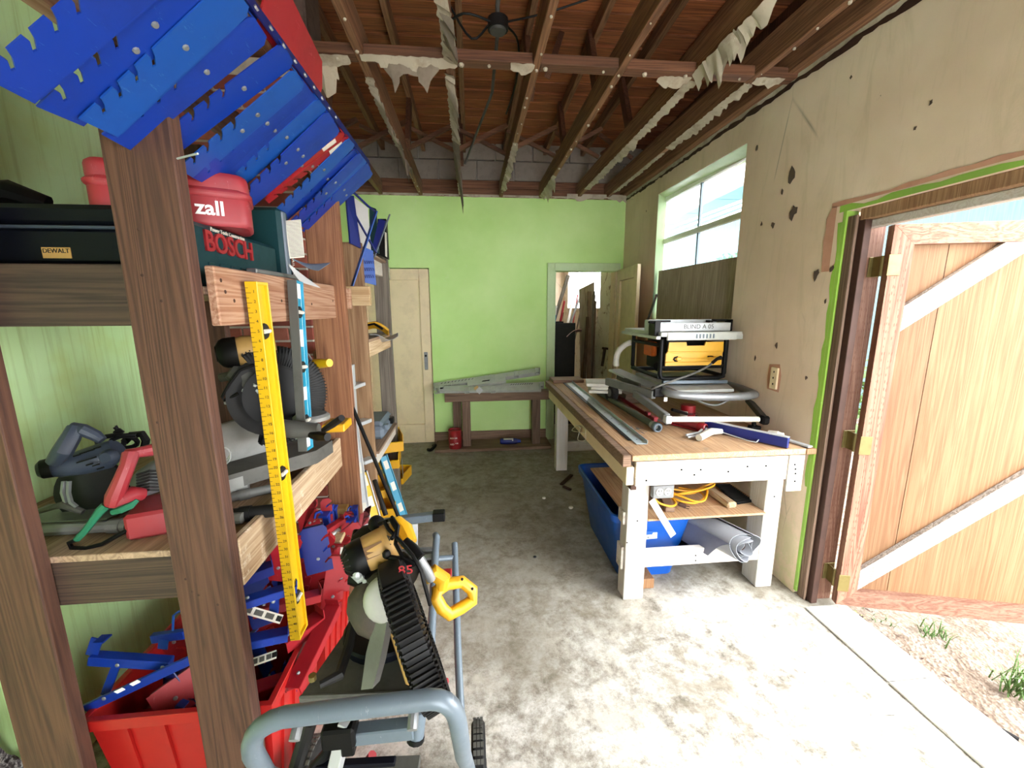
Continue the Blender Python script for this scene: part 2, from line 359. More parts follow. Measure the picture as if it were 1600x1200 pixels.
def green_mat(name, hi, lo, drips=False):
    n = NT(name, .75); co = n.coord((1, 1, 1), False); a = n.noise(co, 1.2, 4, .6); b = n.noise(co, 14, 6, .7)
    c_ = n.ramp(a, [(.3, lo), (.65, hi)]); c_ = n.mix(n.ramp(b, [(.6, 0.), (.8, .3)]), c_, C('#dcecc8'))
    if drips:
        d = n.noise(n.coord((14, 14, .5), False), 3, 6, .7, .5); c_ = n.mix(n.ramp(d, [(.5, 0.), (.75, .5)]), c_, C('#8fa850'))
        e = n.noise(co, 2.2, 4, .6); c_ = n.mix(n.ramp(e, [(.55, 0.), (.72, .55)]), c_, C('#b8c04a'))
    sp = n.noise(n.coord((1, 1, 1.4), False), 6, 4, .8, .3); c_ = n.mix(n.ramp(sp, [(.74, 0.), (.76, .7)]), c_, C('#5c7a3c'))
    n.color(c_); n.bump(b, .15, .006); return n.m
M['plaster'] = plaster_mat(); M['green'] = green_mat('lime_green_plaster', (.64, .88, .37, 1), (.50, .78, .25, 1)); M['greenl'] = green_mat('streaked_green_plaster', (.62, .86, .47, 1), (.48, .74, .29, 1), True)
M['greenedge'] = green_mat('bright_green_edge_paint', (.33, .58, .08, 1), (.20, .33, .07, 1)); M['pinkplaster'] = paint('bare_pink_plaster', '#c99880', .9, dirt='#a06c54', amt=.4, bump=.4)
M['floor'] = floor_mat()
struct('floor', MB().box(-1.6, 1.93, -1.7, 4.75, -.12, 0), M['floor'])
# threshold plank along the door opening
n = NT('worn_white_threshold', .8); co = n.coord((3, 1, 3), False); b = n.noise(co, 7, 7, .75, .6)
n.color(n.ramp(b, [(.3, (.15, .12, .095, 1)), (.42, (.42, .39, .34, 1)), (.6, (.58, .56, .52, 1))])); n.bump(b, .4, .008); M['thresh'] = n.m
t1 = struct('trim_1')
for y0, y1, dx in ((-.3, .62, .004), (.63, 1.30, -.003), (1.305, 1.74, .0)):
    part('threshold_plank', MB().box(1.705+dx, 1.93+dx, y0, y1, .0, .012, .004), M['thresh'], t1)
# outside ground
n = NT('dirt_and_gravel', .95); co = n.coord((1, 1, 1), False); b = n.noise(co, 22, 6, .8); a = n.noise(co, 3, 5, .7); v_ = n.voro(co, 60, 'F1', 1)
c_ = n.ramp(b, [(.3, C('#443226')), (.5, C('#7c6a5a')), (.7, C('#a89c90'))]); c_ = n.mix(n.ramp(a, [(.45, 0.), (.65, .6)]), c_, C('#988c80'))
c_ = n.mix(n.ramp(n.noise(co, 5, 6, .8), [(.62, 0.), (.7, .5)]), c_, C('#8da040')); n.color(c_); n.bump(n.math('ADD', b, v_), .7, .02); M['ground'] = n.m
rg = random.Random(3)
struct('ground', MB().sheet(lambda u, v: (1.9+u*9.0, -4+v*13, -.07+.012*sin(u*90)+.012*sin(v*120)-.0*u), 60, 70, .02), M['ground'])
# walls
z1 = 2.72
def yseg(mb, poly, za, zb): mb.prism(poly, (0, 0, za), (1, 0, 0), (0, 1, 0), zb-za)
X0, X1 = 1.74, 1.92
wr = MB()
yseg(wr, [(X0, -1.7), (X1, -1.7), (X1, -.3), (X0, -.3)], 0, z1)
yseg(wr, [(X0, -.3), (X1, -.3), (X1, 1.86), (X0, 1.86)], 1.985, z1)
yseg(wr, [(X0, 1.86), (X1, 1.90), (X1, 2.66), (X0, 2.63)], 0, z1)
yseg(wr, [(X0, 2.63), (X1, 2.66), (X1, 4.04), (X0, 3.87)], 0, 1.44)
wr.add([(X0, 2.63, 2.56), (X0, 3.87, 2.575), (X0, 3.87, z1), (X0, 2.63, z1), (X1, 2.66, 2.53), (X1, 4.04, 2.585), (X1, 4.04, z1), (X1, 2.66, z1)],
       [(0, 1, 2, 3), (7, 6, 5, 4), (0, 4, 5, 1), (3, 2, 6, 7), (0, 3, 7, 4), (1, 5, 6, 2)])
yseg(wr, [(X0, 3.87), (X1, 4.04), (X1, 4.72), (X0, 4.72)], 0, z1)
wright = struct('wall_right', wr, M['plaster'])
# green paint in the window recess
rv = MB(); rv.add([(X0+.004, 2.63, 2.557), (X0+.004, 3.868, 2.572), (X1, 4.038, 2.58), (X1, 2.66, 2.527)], [(0, 1, 2, 3)])
rv.add([(X0+.003, 3.868, 1.44), (X0+.003, 3.868, 2.57), (X1, 4.037, 2.58), (X1, 4.037, 1.44)], [(0, 1, 2, 3)])
part('recess_paint', rv, M['frame_green'], wright)
# ragged green paint line and bare plaster patches around the door opening
def ragged(mb, pts, wf, side, x=X0-.0015, seed=1):
    r = random.Random(seed); m = len(pts); a = []; b = []
    for (y, z) in pts: k = wf*(.6+.8*r.random()); a.append((x, y, z)); b.append((x, y+side[0]*k, z+side[1]*k))
    mb.add(a+b, [(i, i+1, i+1+m, i+m) for i in range(m-1)]); return mb
part('green_edge_paint', ragged(ragged(MB(), [(1.862, .62+i*.06) for i in range(23)], .018, (1, 0)), [(1.885-i*.06, 1.985) for i in range(30)], .022, (0, 1), seed=2).box(X0-.001, X0+.06, 1.845, 1.862, .02, 1.985), M['greenedge'], wright)
part('bare_plaster_patch', ragged(ragged(MB(), [(1.90, 1.72+i*.05) for i in range(7)], .04, (1, 0), X0-.003, 5), [(1.93-i*.07, 2.015) for i in range(22)], .018, (0, 1), X0-.003, 6), M['pinkplaster'], wright)
# chips knocked out of the plaster
ch = MB(); r = random.Random(11)
for (px, py, s_) in ((1237, 275, .05), (1240, 330, .045), (1208, 352, .03), (1222, 300, .018), (1183, 232, .02), (1275, 430, .03), (1300, 420, .02), (1330, 120, .012), (1455, 160, .012), (1190, 350, .014), (1180, 560, .02), (1213, 540, .02), (1260, 590, .012), (1430, 200, .01), (1290, 470, .014), (1010, 330, .015)):
    c0 = at(px, py, X=X0-.002); m_ = 9; pts = []
    for k in range(m_):
        a = 2*pi*k/m_; q = s_*(.45+.7*r.random()); pts.append((q*cos(a)*.6, q*sin(a)))
    ch.prism(pts, c0, (0, 1, 0), (0, 0, 1), -.0015)
part('plaster_chip', ch, paint('dark_chip_hole', '#5a4a40', .9, amt=.4), wright, kind='stuff')
# back wall, green plaster with the two door openings
YB = 4.69; wb = MB()
for (xa, xb, za, zb) in ((-1.5, -1.2, 0, 2.72), (-1.2, -.44, 1.985, 2.72), (-.44, .94, 0, 2.72), (.94, 1.68, 1.96, 2.72), (1.68, 1.92, 0, 2.72)):
    wb.box(xa, xb, YB, YB+.16, za, zb)
wback = struct('wall_back', wb, M['green'])
blk = paint('grey_concrete_block', '#8f857a', .9, 0, '#5f574e', .4, 12, bump=.5)
n_ = 0
part('mortar', MB().box(-1.5, 1.92, YB+.03, YB+.16, 2.88, 3.34), paint('block_mortar', '#aaa498', .95, bump=.4), wback)
for row in range(2):
    x = -1.5-(.2 if row else 0)
    while x < 1.9:
        xa, xb = max(-1.5, x), min(1.92, x+.39)
        if xb-xa > .05: part('concrete_block', MB().box(xa, xb, YB+.0, YB+.08, 2.89+row*.2, 3.08+row*.2, .006), blk, wback)
        x += .40
part('top_plate', MB().box(-1.5, 1.92, YB-.02, YB+.1, 2.72, 2.80, .004), M['joistx'], wback)
part('top_plate', MB().box(-1.5, 1.92, YB-.01, YB+.1, 2.805, 2.885, .004), M['joistx'], wback)
part('skirting_board', MB().box(-.45, .87, YB-.02, YB-.001, .0, .13, .004), M['bench_old'], wback)
# left wall
wleft = struct('wall_left', MB().box(-1.55, -1.4, -1.7, 4.85, 0, 2.72), M['greenl'])
# unseen front wall behind the camera, its opening added for fill light
wf = MB(); wf.box(-1.55, -1.0, -1.7, -1.55, 0, 2.72); wf.box(-1.0, .1, -1.7, -1.55, 0, 2.72); wf.box(.1, 1.1, -1.7, -1.55, 2.0, 2.72); wf.box(1.1, 1.92, -1.7, -1.55, 0, 2.72)
struct('wall_front', wf, M['plaster'])
# ----- ceiling: joists, cross beam, roof planks, bridging, torn paper
ceil = struct('ceiling')
ceil_x = [-1.30, -.90, -.492, -.075, .35, .78, 1.185, 1.50]
for x in ceil_x:
    part('joist', MB().box(x-.019, x+.019, -1.7, YB, 2.72, 2.86, .003), M['joist'], ceil)
part('joist', MB().box(1.66, 1.735, -1.7, YB, 2.74, 2.83, .003), M['joist'], ceil)
part('joist', MB().box(1.78, 1.90, -1.7, YB, 2.73, 2.9, .003), M['joist'], ceil)
for a, b in zip(ceil_x[:-1]+[1.50], ceil_x[1:]+[1.74]):
    part('cross_beam', MB().box(a+.02, b-.02, 2.225, 2.30, 2.722, 2.768, .003), M['joistx'], ceil)
part('wall_plate', MB().box(-1.5, -1.4, -1.7, YB, 2.72, 2.80), M['joist'], ceil)
r = random.Random(5); y = -1.7; roofz = lambda y: 3.42-.035*y
while y < 4.85:
    zc = roofz(y)+r.uniform(-.004, .004)
    part('roof_plank', MB().beam((-1.7, y+.07, zc), (2.1, y+.07, zc), .142, .02, ch=.003), M['plank'], ceil); y += .15
part('roof_sheet', MB().add([(-1.8, -1.8, 3.53), (2.2, -1.8, 3.53), (2.2, 5, 3.29), (-1.8, 5, 3.29)], [(0, 1, 2, 3)]), M['rust'], ceil)
for x in (-1.6, 1.95): part('gable_board', MB().box(x-.02, x+.02, -1.75, 4.85, 2.7, 3.5), M['joistz'], ceil)
part('gable_board', MB().box(-1.6, 1.95, -1.75, -1.7, 2.7, 3.5), M['joistx'], ceil)
for x in ceil_x:      # rafters above the joists
    part('rafter', MB().beam((x+.045, -1.7, roofz(-1.7)-.06), (x+.045, YB, roofz(YB)-.06), .038, .09, ch=.003), M['joist'], ceil)
for i, (a, b) in enumerate(zip(ceil_x[:-1], ceil_x[1:])):   # crossed bridging pieces
    part('bridging_strut', MB().beam((a, 3.86, 2.89), (b, 3.86, 3.10), .03, .035, ch=.003), M['joistx'], ceil)
    part('bridging_strut', MB().beam((a, 3.93, 3.08), (b, 3.93, 2.89), .03, .03, ch=.003), M['joistx'], ceil)
for (x, yy) in ((-.87, 2.95), (-.45, 3.5), (.39, 2.7), (.80, 2.7), (.80, 3.6), (1.2, 3.2), (-.05, 3.9)):
    part('web_post', MB().beam((x, yy, 2.80), (x, yy+.25, 3.28), .035, .08, (0, 1, 0), .003), M['joistz'], ceil)
part('web_post', MB().beam((.47, 2.55, 2.86), (.62, 3.0, 3.28), .035, .08, (0, 1, 0), .003), M['joistz'], ceil)
# metal vent duct in the attic and hanging wires
# nail heads and plaster plugs under the joists
nl = MB(); r = random.Random(9)
for x in ceil_x[2:]:
    y = .9
    while y < 4.6:
        s_ = r.uniform(.004, .011); nl.sphere((x+r.uniform(-.008, .008), y, 2.717), s_, 6); y += r.uniform(.1, .3)
x = -.8
while x < 1.7: nl.sphere((x, 2.26, 2.717), r.uniform(.006, .014), 6); x += r.uniform(.12, .3)
part('plaster_plug', nl, M['paper'], ceil, kind='stuff')
# torn paper and plasterboard remnants
def tatter(pts, drop, wd, seed, mat='paper', axis='y', th=.003):
    """ragged skin of old board under a joist: pts along the joist, strips of random droop"""
    r = random.Random(seed); (xa, ya), (xb, yb) = pts; L_ = math.hypot(xb-xa, yb-ya); m_ = max(6, int(L_/.018)); mb = MB()
    top = []; low = []; dr = 0
    for i in range(m_+1):
        t = i/m_; x, y = xa+(xb-xa)*t, ya+(yb-ya)*t
        dr = dr*.55+r.random()*.45; d = drop*(.15+1.5*dr*dr)*(.35+.65*sin(pi*min(1, t*1.02)))
        ox = r.uniform(-1, 1)*.006
        sw = wd*(.5+dr)
        if axis == 'y': top.append((x-wd/2+ox, y, 2.719)); low.append((x+sw/2+ox, y+r.uniform(-.01, .01), 2.717-d))
        else: top.append((x, y-wd/2+ox, 2.719)); low.append((x+r.uniform(-.01, .01), y+sw/2+ox, 2.717-d))
    n_ = m_+1; up = [(p[0], p[1], p[2]) for p in top]; mid = [((p[0]+q[0])/2+r.uniform(-.006, .006), (p[1]+q[1])/2, p[2]*.62+q[2]*.38+r.uniform(-.006, .004)) for p, q in zip(top, low)]
    V0 = up+mid+low; F = [(i, i+1, i+1+n_, i+n_) for i in range(m_)]+[(i+n_, i+1+n_, i+1+2*n_, i+2*n_) for i in range(m_)]
    V1 = [(a+th*.5, b, c_+th) for a, b, c_ in V0]; k = len(V0)
    mb.add(V0+V1, F+[tuple(q+k for q in f[::-1]) for f in F]); return mb
sets = [((-.492, 2.42), (-.492, 3.35), .10, .05, 'y', 'paper'), ((-.48, 3.2), (-.48, 3.75), .22, .05, 'y', 'paperg'), ((-.075, 2.35), (-.075, 3.2), .12, .05, 'y', 'paper'), ((-.075, 3.15), (-.075, 4.1), .34, .05, 'y', 'paperg'),
        ((-.075, 4.2), (-.075, 4.6), .06, .04, 'y', 'paper'), ((-.08, 1.8), (-.07, 2.24), .10, .06, 'y', 'paper'), ((-.07, 1.9), (-.06, 2.2), .22, .06, 'y', 'paperg'), ((-.49, 2.25), (-.04, 2.25), .05, .05, 'x', 'paper'), ((-.40, 2.27), (-.13, 2.27), .22, .02, 'x', 'paperg'),
        ((.35, 3.2), (.35, 4.4), .07, .04, 'y', 'paper'), ((.78, 3.9), (.78, 4.6), .13, .04, 'y', 'paper'), ((1.185, 1.72), (1.185, 2.22), .10, .05, 'y', 'paper'), ((1.17, 1.9), (1.17, 2.25), .20, .04, 'y', 'paper'),
        ((1.185, 2.30), (1.185, 4.3), .035, .05, 'y', 'paper'), ((1.50, 2.3), (1.50, 3.2), .03, .05, 'y', 'paper'), ((1.5, 3.3), (1.5, 4.4), .015, .03, 'y', 'paper'), ((1.50, 2.26), (1.66, 2.26), .05, .04, 'x', 'paper'),
        ((-.85, 2.27), (-.55, 2.27), .03, .05, 'x', 'paper'), ((.22, 2.26), (.34, 2.26), .02, .05, 'x', 'paper'), ((-.80, 2.30), (-.62, 2.34), .14, .05, 'x', 'paper'), ((1.0, 2.3), (1.17, 2.3), .04, .05, 'x', 'paper')]
for i, (p, q, d, wd, ax, mt) in enumerate(sets): part('torn_paper', tatter((p, q), d, wd, 40+i, mt, ax), M[mt], ceil)
# ragged broken board edge along the top of the right wall and back wall
def jag(mb, p0, p1, dn, out, seed, hh=.05):
    r = random.Random(seed); p0, p1 = V(p0), V(p1); m_ = int((p1-p0).length/.035); top = []; low = []
    h_ = .4
    for i in range(m_+1):
        q = p0.lerp(p1, i/m_); h_ = h_*.5+r.random()*.5; top.append(q+V(out)*.012+V((0, 0, .01))); low.append(q+V(dn)*(hh*(.1+h_))+V(out)*r.uniform(.004, .016))
    n_ = m_+1; mb.add(top+low, [(i, i+1, i+1+n_, i+n_) for i in range(m_)]); return mb
part('broken_edge', jag(MB(), (X0, .6, 2.72), (X0, YB, 2.72), (0, 0, -1), (-1, 0, 0), 3, .03), M['rust'], ceil)
part('broken_edge', jag(MB(), (X0-.012, .6, 2.735), (X0-.012, YB, 2.735), (0, 0, -1), (-1, 0, 0), 4, .028), M['paper'], ceil)
part('broken_edge', jag(MB(), (-1.3, YB-.012, 2.73), (X0, YB-.012, 2.73), (0, 0, -1), (0, -1, 0), 6, .022), M['paper'], ceil)
part('broken_edge', jag(MB(), (1.05, YB-.1, 2.735), (1.7, YB-.1, 2.735), (0, 0, -1), (0, -1, 0), 8, .09), M['paper'], ceil)
# ----- chimney of bricks with the flue above
chim = struct('trim_2'); chimney = chim
brk = [paint('red_brick_%d' % i, c_, .85, 0, '#4c2a24', .4, 12, bump=.5) for i, c_ in enumerate(('#8d4638', '#9c5444', '#7c3c32', '#a66252'))]
part('mortar_core', MB().box(-1.39, -.828, 2.258, 2.74, 0, 2.70), paint('brick_mortar', '#c2b8aa', .95, amt=.4, bump=.4), chim)
row = 0; z = .005; r = random.Random(21)
while z < 2.62:
    y_, x = 0, -.82
    if row % 2: segs = [(-.82, -.935), (-.945, -1.165), (-1.175, -1.385)]
    else: segs = [(-.82, -1.045), (-1.055, -1.275), (-1.285, -1.385)]
    for (a, b) in segs: part('brick', MB().box(b, a, 2.25, 2.33, z, z+.062, .003), r.choice(brk), chim)
    ys = [(2.345, 2.55), (2.56, 2.745)] if row % 2 == 0 else [(2.34, 2.44), (2.45, 2.66), (2.67, 2.745)]
    for (a, b) in ys: part('brick', MB().box(-.90, -.82, a, b, z, z+.062, .003), r.choice(brk), chim)
    z += .073; row += 1
part('flue', MB().box(-.97, -.80, 2.48, 2.72, 2.7, 3.4, .01), paint('sooty_flue_plaster', '#7c6a60', .9, amt=.6, bump=.6, scale=12), chim)
# ----- window_1
win = struct('window_1'); gx = 1.885
fr = MB(); fr.box(gx-.02, gx+.02, 2.64, 4.05, 2.54, 2.60); fr.box(gx-.02, gx+.02, 2.64, 4.05, 1.44, 1.50); fr.box(gx-.02, gx+.02, 4.0, 4.05, 1.5, 2.54); fr.box(gx-.02, gx+.02, 2.64, 2.69, 1.5, 2.54)
part('window_frame', fr, M['white'], win)
part('glazing_bar', MB().box(gx-.018, gx+.012, 2.69, 4.0, 2.155, 2.20, .003), M['white'], win)
part('glazing_bar', MB().box(gx-.014, gx+.01, 3.37, 3.39, 1.5, 2.155, .003), M['stand'], win)
part('glazing_bar', MB().box(gx-.014, gx+.01, 3.37, 3.39, 2.2, 2.54, .003), M['stand'], win)
n = NT('dirty_window_glass', .05); n.color((.9, 1, 1, 1)); n.b.inputs['Transmission Weight'].default_value = 1; n.b.inputs['IOR'].default_value = 1.02; n.b.inputs['Alpha'].default_value = .55; M['glass'] = n.m
for (a, b, c_, d) in ((2.69, 3.37, 1.5, 2.155), (3.39, 4.0, 1.5, 2.155), (2.69, 3.37, 2.2, 2.54), (3.39, 4.0, 2.2, 2.54)):
    part('pane', MB().box(gx-.002, gx+.002, a, b, c_, d), M['glass'], win)
# ----- door 1: the outside double door's leaf, open, with its frame
dfr = struct('trim_3')
part('jamb', MB().box(1.80, 1.905, 1.80, 1.845, -.02, 1.955, .003), M['red_z'], dfr)
part('door_stop', MB().box(1.765, 1.80, 1.77, 1.845, .0, 1.955, .002), M['rust'], dfr)
part('edge_strip', MB().box(1.748, 1.763, 1.80, 1.845, .0, 1.96, .002), M['bench_oldz'], dfr)
part('lintel', MB().box(1.762, 1.90, -.3, 1.80, 1.935, 1.985, .003), M['pinez'], dfr)
part('lintel', MB().box(1.80, 1.84, -.3, 1.80, 1.90, 1.935, .003), M['white_wood'], dfr)
HP = V((1.838, 1.70, 0)); ang = RAD(-15.5); U_ = V((cos(ang), sin(ang), 0)); N_ = V((U_.y, -U_.x, 0))   # N_ faces the camera
door1 = struct('door_1')
def dq(poly, d0, th):   # polygon in (u, z) on the leaf, front at distance d0 towards the viewer
    mb = MB(); mb.prism(poly, HP+N_*(d0-th), U_, (0, 0, 1), -th if U_.cross(V((0, 0, 1))).dot(N_) < 0 else th); return mb
def dq(poly, d0, th):
    o = HP+N_*d0; m_ = len(poly); a = [o+U_*p[0]+V((0, 0, p[1])) for p in poly]; b = [q-N_*th for q in a]
    return MB().add(a+b, [tuple(range(m_)), tuple(range(m_, 2*m_))[::-1]]+[(i, (i+1) % m_, (i+1) % m_+m_, i+m_) for i in range(m_)])
Zb, Zt, Wd, sw = .045, 1.90, .98, .085
part('stile', dq([(0, Zb), (sw, Zb+sw), (sw, Zt-sw), (0, Zt)], .0, .04), M['red_z'], door1)
part('stile', dq([(Wd, Zb), (Wd-sw, Zb+sw), (Wd-sw, Zt-sw), (Wd, Zt)], .0, .04), M['red_z'], door1)
part('rail', dq([(0.001, Zb), (Wd-.001, Zb), (Wd-sw, Zb+sw-.001), (sw, Zb+sw-.001)], .0, .04), M['red_x'], door1)
part('rail', dq([(0.001, Zt), (Wd-.001, Zt), (Wd-sw, Zt-sw+.001), (sw, Zt-sw+.001)], .0, .04), M['red_x'], door1)
part('plywood_panel', dq([(.02, Zb+.02), (.235, Zb+.02), (.235, Zt-.02), (.02, Zt-.02)], -.030, .02), M['ply'], door1)
part('plywood_panel', dq([(.240, Zb+.02), (Wd-.02, Zb+.02), (Wd-.02, Zt-.02), (.240, Zt-.02)], -.032, .02), M['ply'], door1)
part('brace', dq([(sw, .135), (Wd-sw, .90), (Wd-sw, 1.0), (Wd-sw, 1.01), (sw, .245)], -.002, .027), M['white_dash'], door1)
part('brace', dq([(sw, 1.44), (.55, 1.815), (.70, 1.815), (sw+.0, 1.555-.22+.11+.10)][:2]+[(.42, 1.814), (sw, 1.55)], -.002, .027), M['white_dash'], door1)
for z in (1.73, .90, .17):
    hg = MB(); hg.ob(V((1.868, 1.797, z)), (.06, .006, .09), None, .002); hg.ob(HP+N_*.003+U_*.018+V((0, 0, z)), (.05, .004, .09), (U_, N_, V((0, 0, 1))), .001)
    hg.cyl((1.848, 1.742, z-.045), (1.848, 1.742, z+.045), .008); hg.beam((1.848, 1.742, z), (1.858, 1.797, z), .004, .088)
    part('hinge', hg, M['brass'], door1)
# ----- door 2 (closed, panelled, back left) and door 3 (open, back right)
def panel_door(name, o, u, wd, ht, face, lock=True, pn=1):
    """leaf from point o along u; face = direction of the visible side"""
    o, u, face = V(o), V(u).normalized(), V(face).normalized(); d = struct(name)
    def bx(a, b, za, zb, f0, f1, ch=.003):
        c_ = o+u*((a+b)/2)+face*((f0+f1)/2)+V((0, 0, (za+zb)/2)); return MB().ob(c_, (b-a, abs(f1-f0), zb-za), (u, face, V((0, 0, 1))), ch)
    s_ = .105; e_ = .0015
    part('stile', bx(0, s_-e_, 0, ht, -.035, 0), M['cream'], d); part('stile', bx(wd-s_+e_, wd, 0, ht, -.035, 0), M['cream'], d)
    part('rail', bx(s_, wd-s_, ht-.12, ht, -.035, 0), M['cream'], d); part('rail', bx(s_, wd-s_, 0, .22, -.035, 0), M['cream'], d)
    part('door_panel', bx(s_-.01, wd-s_+.01, .21, ht-.11, -.034, -.024, 0), M['cream'], d)
    return d, bx
d2, bx = panel_door('door_2', (-1.22, YB-.005, .01), (1, 0, 0), .77, 1.965, (0, -1, 0))
part('lock_plate', bx(.69, .73, .86, 1.06, 0, .006), M['steel'], d2)
part('keyhole', MB().cyl((-1.22+.71, YB-.012, 1.03), (-1.22+.71, YB-.03, 1.03), .012), M['black'], d2)
t4 = struct('trim_4')
part('casing', MB().box(.865, .945, YB-.025, YB-.001, 0, 2.045, .003), M['frame_green'], t4)
part('casing', MB().box(.945, 1.70, YB-.025, YB-.001, 1.958, 2.045, .003), M['frame_green'], t4)
part('inner_jamb', MB().box(.94, .965, YB+.0, YB+.17, 0, 1.958), M['frame_green'], t4)
part('inner_jamb', MB().box(1.66, 1.685, YB+.0, YB+.17, 0, 1.958), M['cream'], t4)
hd = V((1.665, 4.655, .02)); ud = (V((1.61, 3.95, 0))-V((1.67, 4.66, 0))).normalized()
d3, bx = panel_door('door_3', hd, ud, .715, 1.945, (-1, 0, 0))
# ----- storage room behind the back wall
mstore = NT('peeling_white_paint', .9); co = mstore.coord((1, 1, 1), False); b = mstore.noise(co, 6, 8, .8, .6)
mstore.color(mstore.ramp(b, [(.36, C('#8d7460')), (.41, C('#b59a82')), (.43, C('#e6dccb')), (.7, C('#efe8da'))])); mstore.bump(b, .6, .02); M['peel'] = mstore.m
wst = MB(); wst.box(1.72, 1.9, YB+.17, 5.45, 0, 2.6); wst.box(1.72, 1.9, 5.45, 7.3, 0, 1.55); wst.box(1.72, 1.9, 7.3, 8.2, 0, 2.6); wst.box(1.72, 1.9, 5.45, 7.3, 2.45, 2.6)
struct('wall_storage', wst, M['peel'])
wst2 = MB(); wst2.box(-1.5, 1.9, 7.6, 7.7, 0, 2.6); wst2.box(-1.5, -1.4, YB+.17, 7.6, 0, 2.6); wst2.box(-1.5, 1.9, YB+.17, 7.7, 2.6, 2.65)
struct('wall_storage_back', wst2, M['plaster'])
struct('floor_storage', MB().box(-1.5, 1.9, YB+.06, 7.7, -.12, -.001), M['floor'])
part('boundary', MB().box(1.5, 1.6, 0, 0.01, 0, .01), M['floor']) if False else None
# ----- neighbouring building and shrub seen through the window
nb = NT('pale_blue_siding', .7); b = nb.noise(nb.coord((1, 30, 1), False), 2, 3); nb.color(nb.ramp(b, [(.3, (.055, .13, .15, 1)), (.7, (.10, .19, .21, 1))])); M['siding'] = nb.m
bl = thing('neighbour_house', 'pale blue sided house eave seen through the shed window', 'house', (5.5, 8, 0))
part('wall', MB().box(5.5, 5.7, 2.0, 13, 0, 3.55), M['siding'], bl)
for i in range(9): part('soffit_panel', MB().box(4.3, 5.5, 2.0+i*1.2, 3.18+i*1.2, 3.6, 3.63, .004), M['siding'], bl)
part('fascia', MB().box(4.22, 4.29, 2.0, 13, 3.5, 3.75), M['white'], bl)
part('roof', MB().prism([(4.1, 3.75), (7.5, 5.0), (7.5, 5.1), (4.1, 3.85)], (0, 13, 0), (1, 0, 0), (0, 0, 1), 11), M['dgrey'], bl)
def leafy(name, c, rad, nleaf, label, mat, seed):
    r = random.Random(seed); t = thing(name, label, 'shrub', (c[0], c[1], -.07)); mb = MB()
    for i in range(nleaf):
        d = V((r.gauss(0, 1), r.gauss(0, 1), r.gauss(0, 1))).normalized()*(rad*r.random()**.4); p = V(c)+V((d.x, d.y, d.z))
        a = V((r.gauss(0, 1), r.gauss(0, 1), r.gauss(0, 1))).normalized(); b_ = a.cross(V((r.gauss(0, 1), r.gauss(0, 1), r.gauss(0, 1)))).normalized(); s_ = .035
        mb.add([p-a*s_, p+b_*s_*.5, p+a*s_, p-b_*s_*.5], [(0, 1, 2, 3)])
    part('foliage', mb, mat, t); part('trunk', MB().tube([(c[0], c[1], -.07), (c[0]+.03, c[1], c[2]*.5), c], [.04, .03, .015], 7), M['rust'], t)
    return t
M['leaf'] = gain(.35, paint, 'green_leaf', '#6d9a3c', .6, 0, '#3c5c24', .4)
leafy('garden_shrub', (3.6, 5.55, 2.0), .30, 420, 'leafy shrub outside the upper window pane corner', M['leaf'], 2)
leafy('garden_shrub', (3.3, 3.4, .75), .5, 900, 'green shrub outside, seen in the gap at the door hinges', M['leaf'], 4)
# ================= NEAR SHELVING RACK =================
rack = thing('timber_shelving', 'tall timber shelving of thick brown posts and pinkish boards, nearest on the left', 'shelving', (-.9, 1.4, 0))
X = V((1, 0, 0)); Y = V((0, 1, 0)); Z = V((0, 0, 1))
part('post', MB().box(-1.195, -1.055, 1.0, 1.038, 0, 2.2, .003), M['post'], rack)
part('post', MB().box(-.752, -.612, 1.0, 1.038, 0, 2.10, .003), M['post'], rack)
part('post', MB().box(-.690, -.548, 1.90, 1.938, 0, 2.04, .003), M['pinered'], rack)
part('post', MB().box(-1.195, -1.055, 1.90, 1.938, 0, 2.2, .003), M['post'], rack)
part('front_board', MB().box(-.608, -.586, 1.042, 1.895, 1.512, 1.650, .003), M['header'], rack)
part('front_board', MB().box(-.634, -.612, 1.042, 1.895, .828, .964, .003), M['sheetedge'], rack)
part('end_board', MB().box(-1.395, -.64, 1.042, 1.08, 1.514, 1.652, .003), M['endboard'], rack)
part('end_board', MB().box(-1.395, -.64, 1.042, 1.08, .805, .935, .003), M['endboard'], rack)
part('shelf_board', MB().box(-1.395, -.615, 1.045, 1.9, 1.585, 1.603), M['deck'], rack)
for a, b in ((-1.395, -1.10), (-1.095, -.80), (-.795, -.578)):
    part('shelf_board', MB().box(a, b, 1.02 if a > -.8 else 1.0, 1.935, .93 if a < -.8 else .975, .945 if a < -.8 else .998, .002), M['deck'], rack) if False else None
part('shelf_board', MB().box(-1.395, -.635, 1.04, 1.895, .926, .944, .002), M['deck'], rack)
part('top_rail', MB().box(-.66, -.622, .55, 2.05, 2.005, 2.085, .003), M['header'], rack)
part('back_board', MB().box(-1.28, -1.12, 1.96, 1.985, .5, 1.95, .002), M['brown_board'], rack)
part('end_block', MB().box(-.572, -.535, 1.938, 1.97, 1.55, 1.64, .002), M['header'], rack)
# nail heads, knots proud of the wood
nb_ = MB()
for (px, py) in ((345, 438), (352, 456), (398, 465), (440, 470), (487, 475), (520, 470), (366, 470), (470, 452)): q = at(px, py, X=-.586); nb_.sphere(q, .005, 6, (.4, 1, 1))
for (px, py) in ((222, 430), (252, 470), (246, 660), (300, 925), (310, 930), (290, 905), (340, 945), (216, 358)): q = at(px, py, Y=1.0); nb_.sphere(q, .0035, 6, (1, .4, 1))
part('nail_head', nb_, M['rust'], rack, kind='stuff')
part('bent_nail', MB().tube([at(277, 248, Y=1.0), at(296, 243, Y=.975), at(309, 240, Y=.955)], .002, 6), M['zinc'], rack)
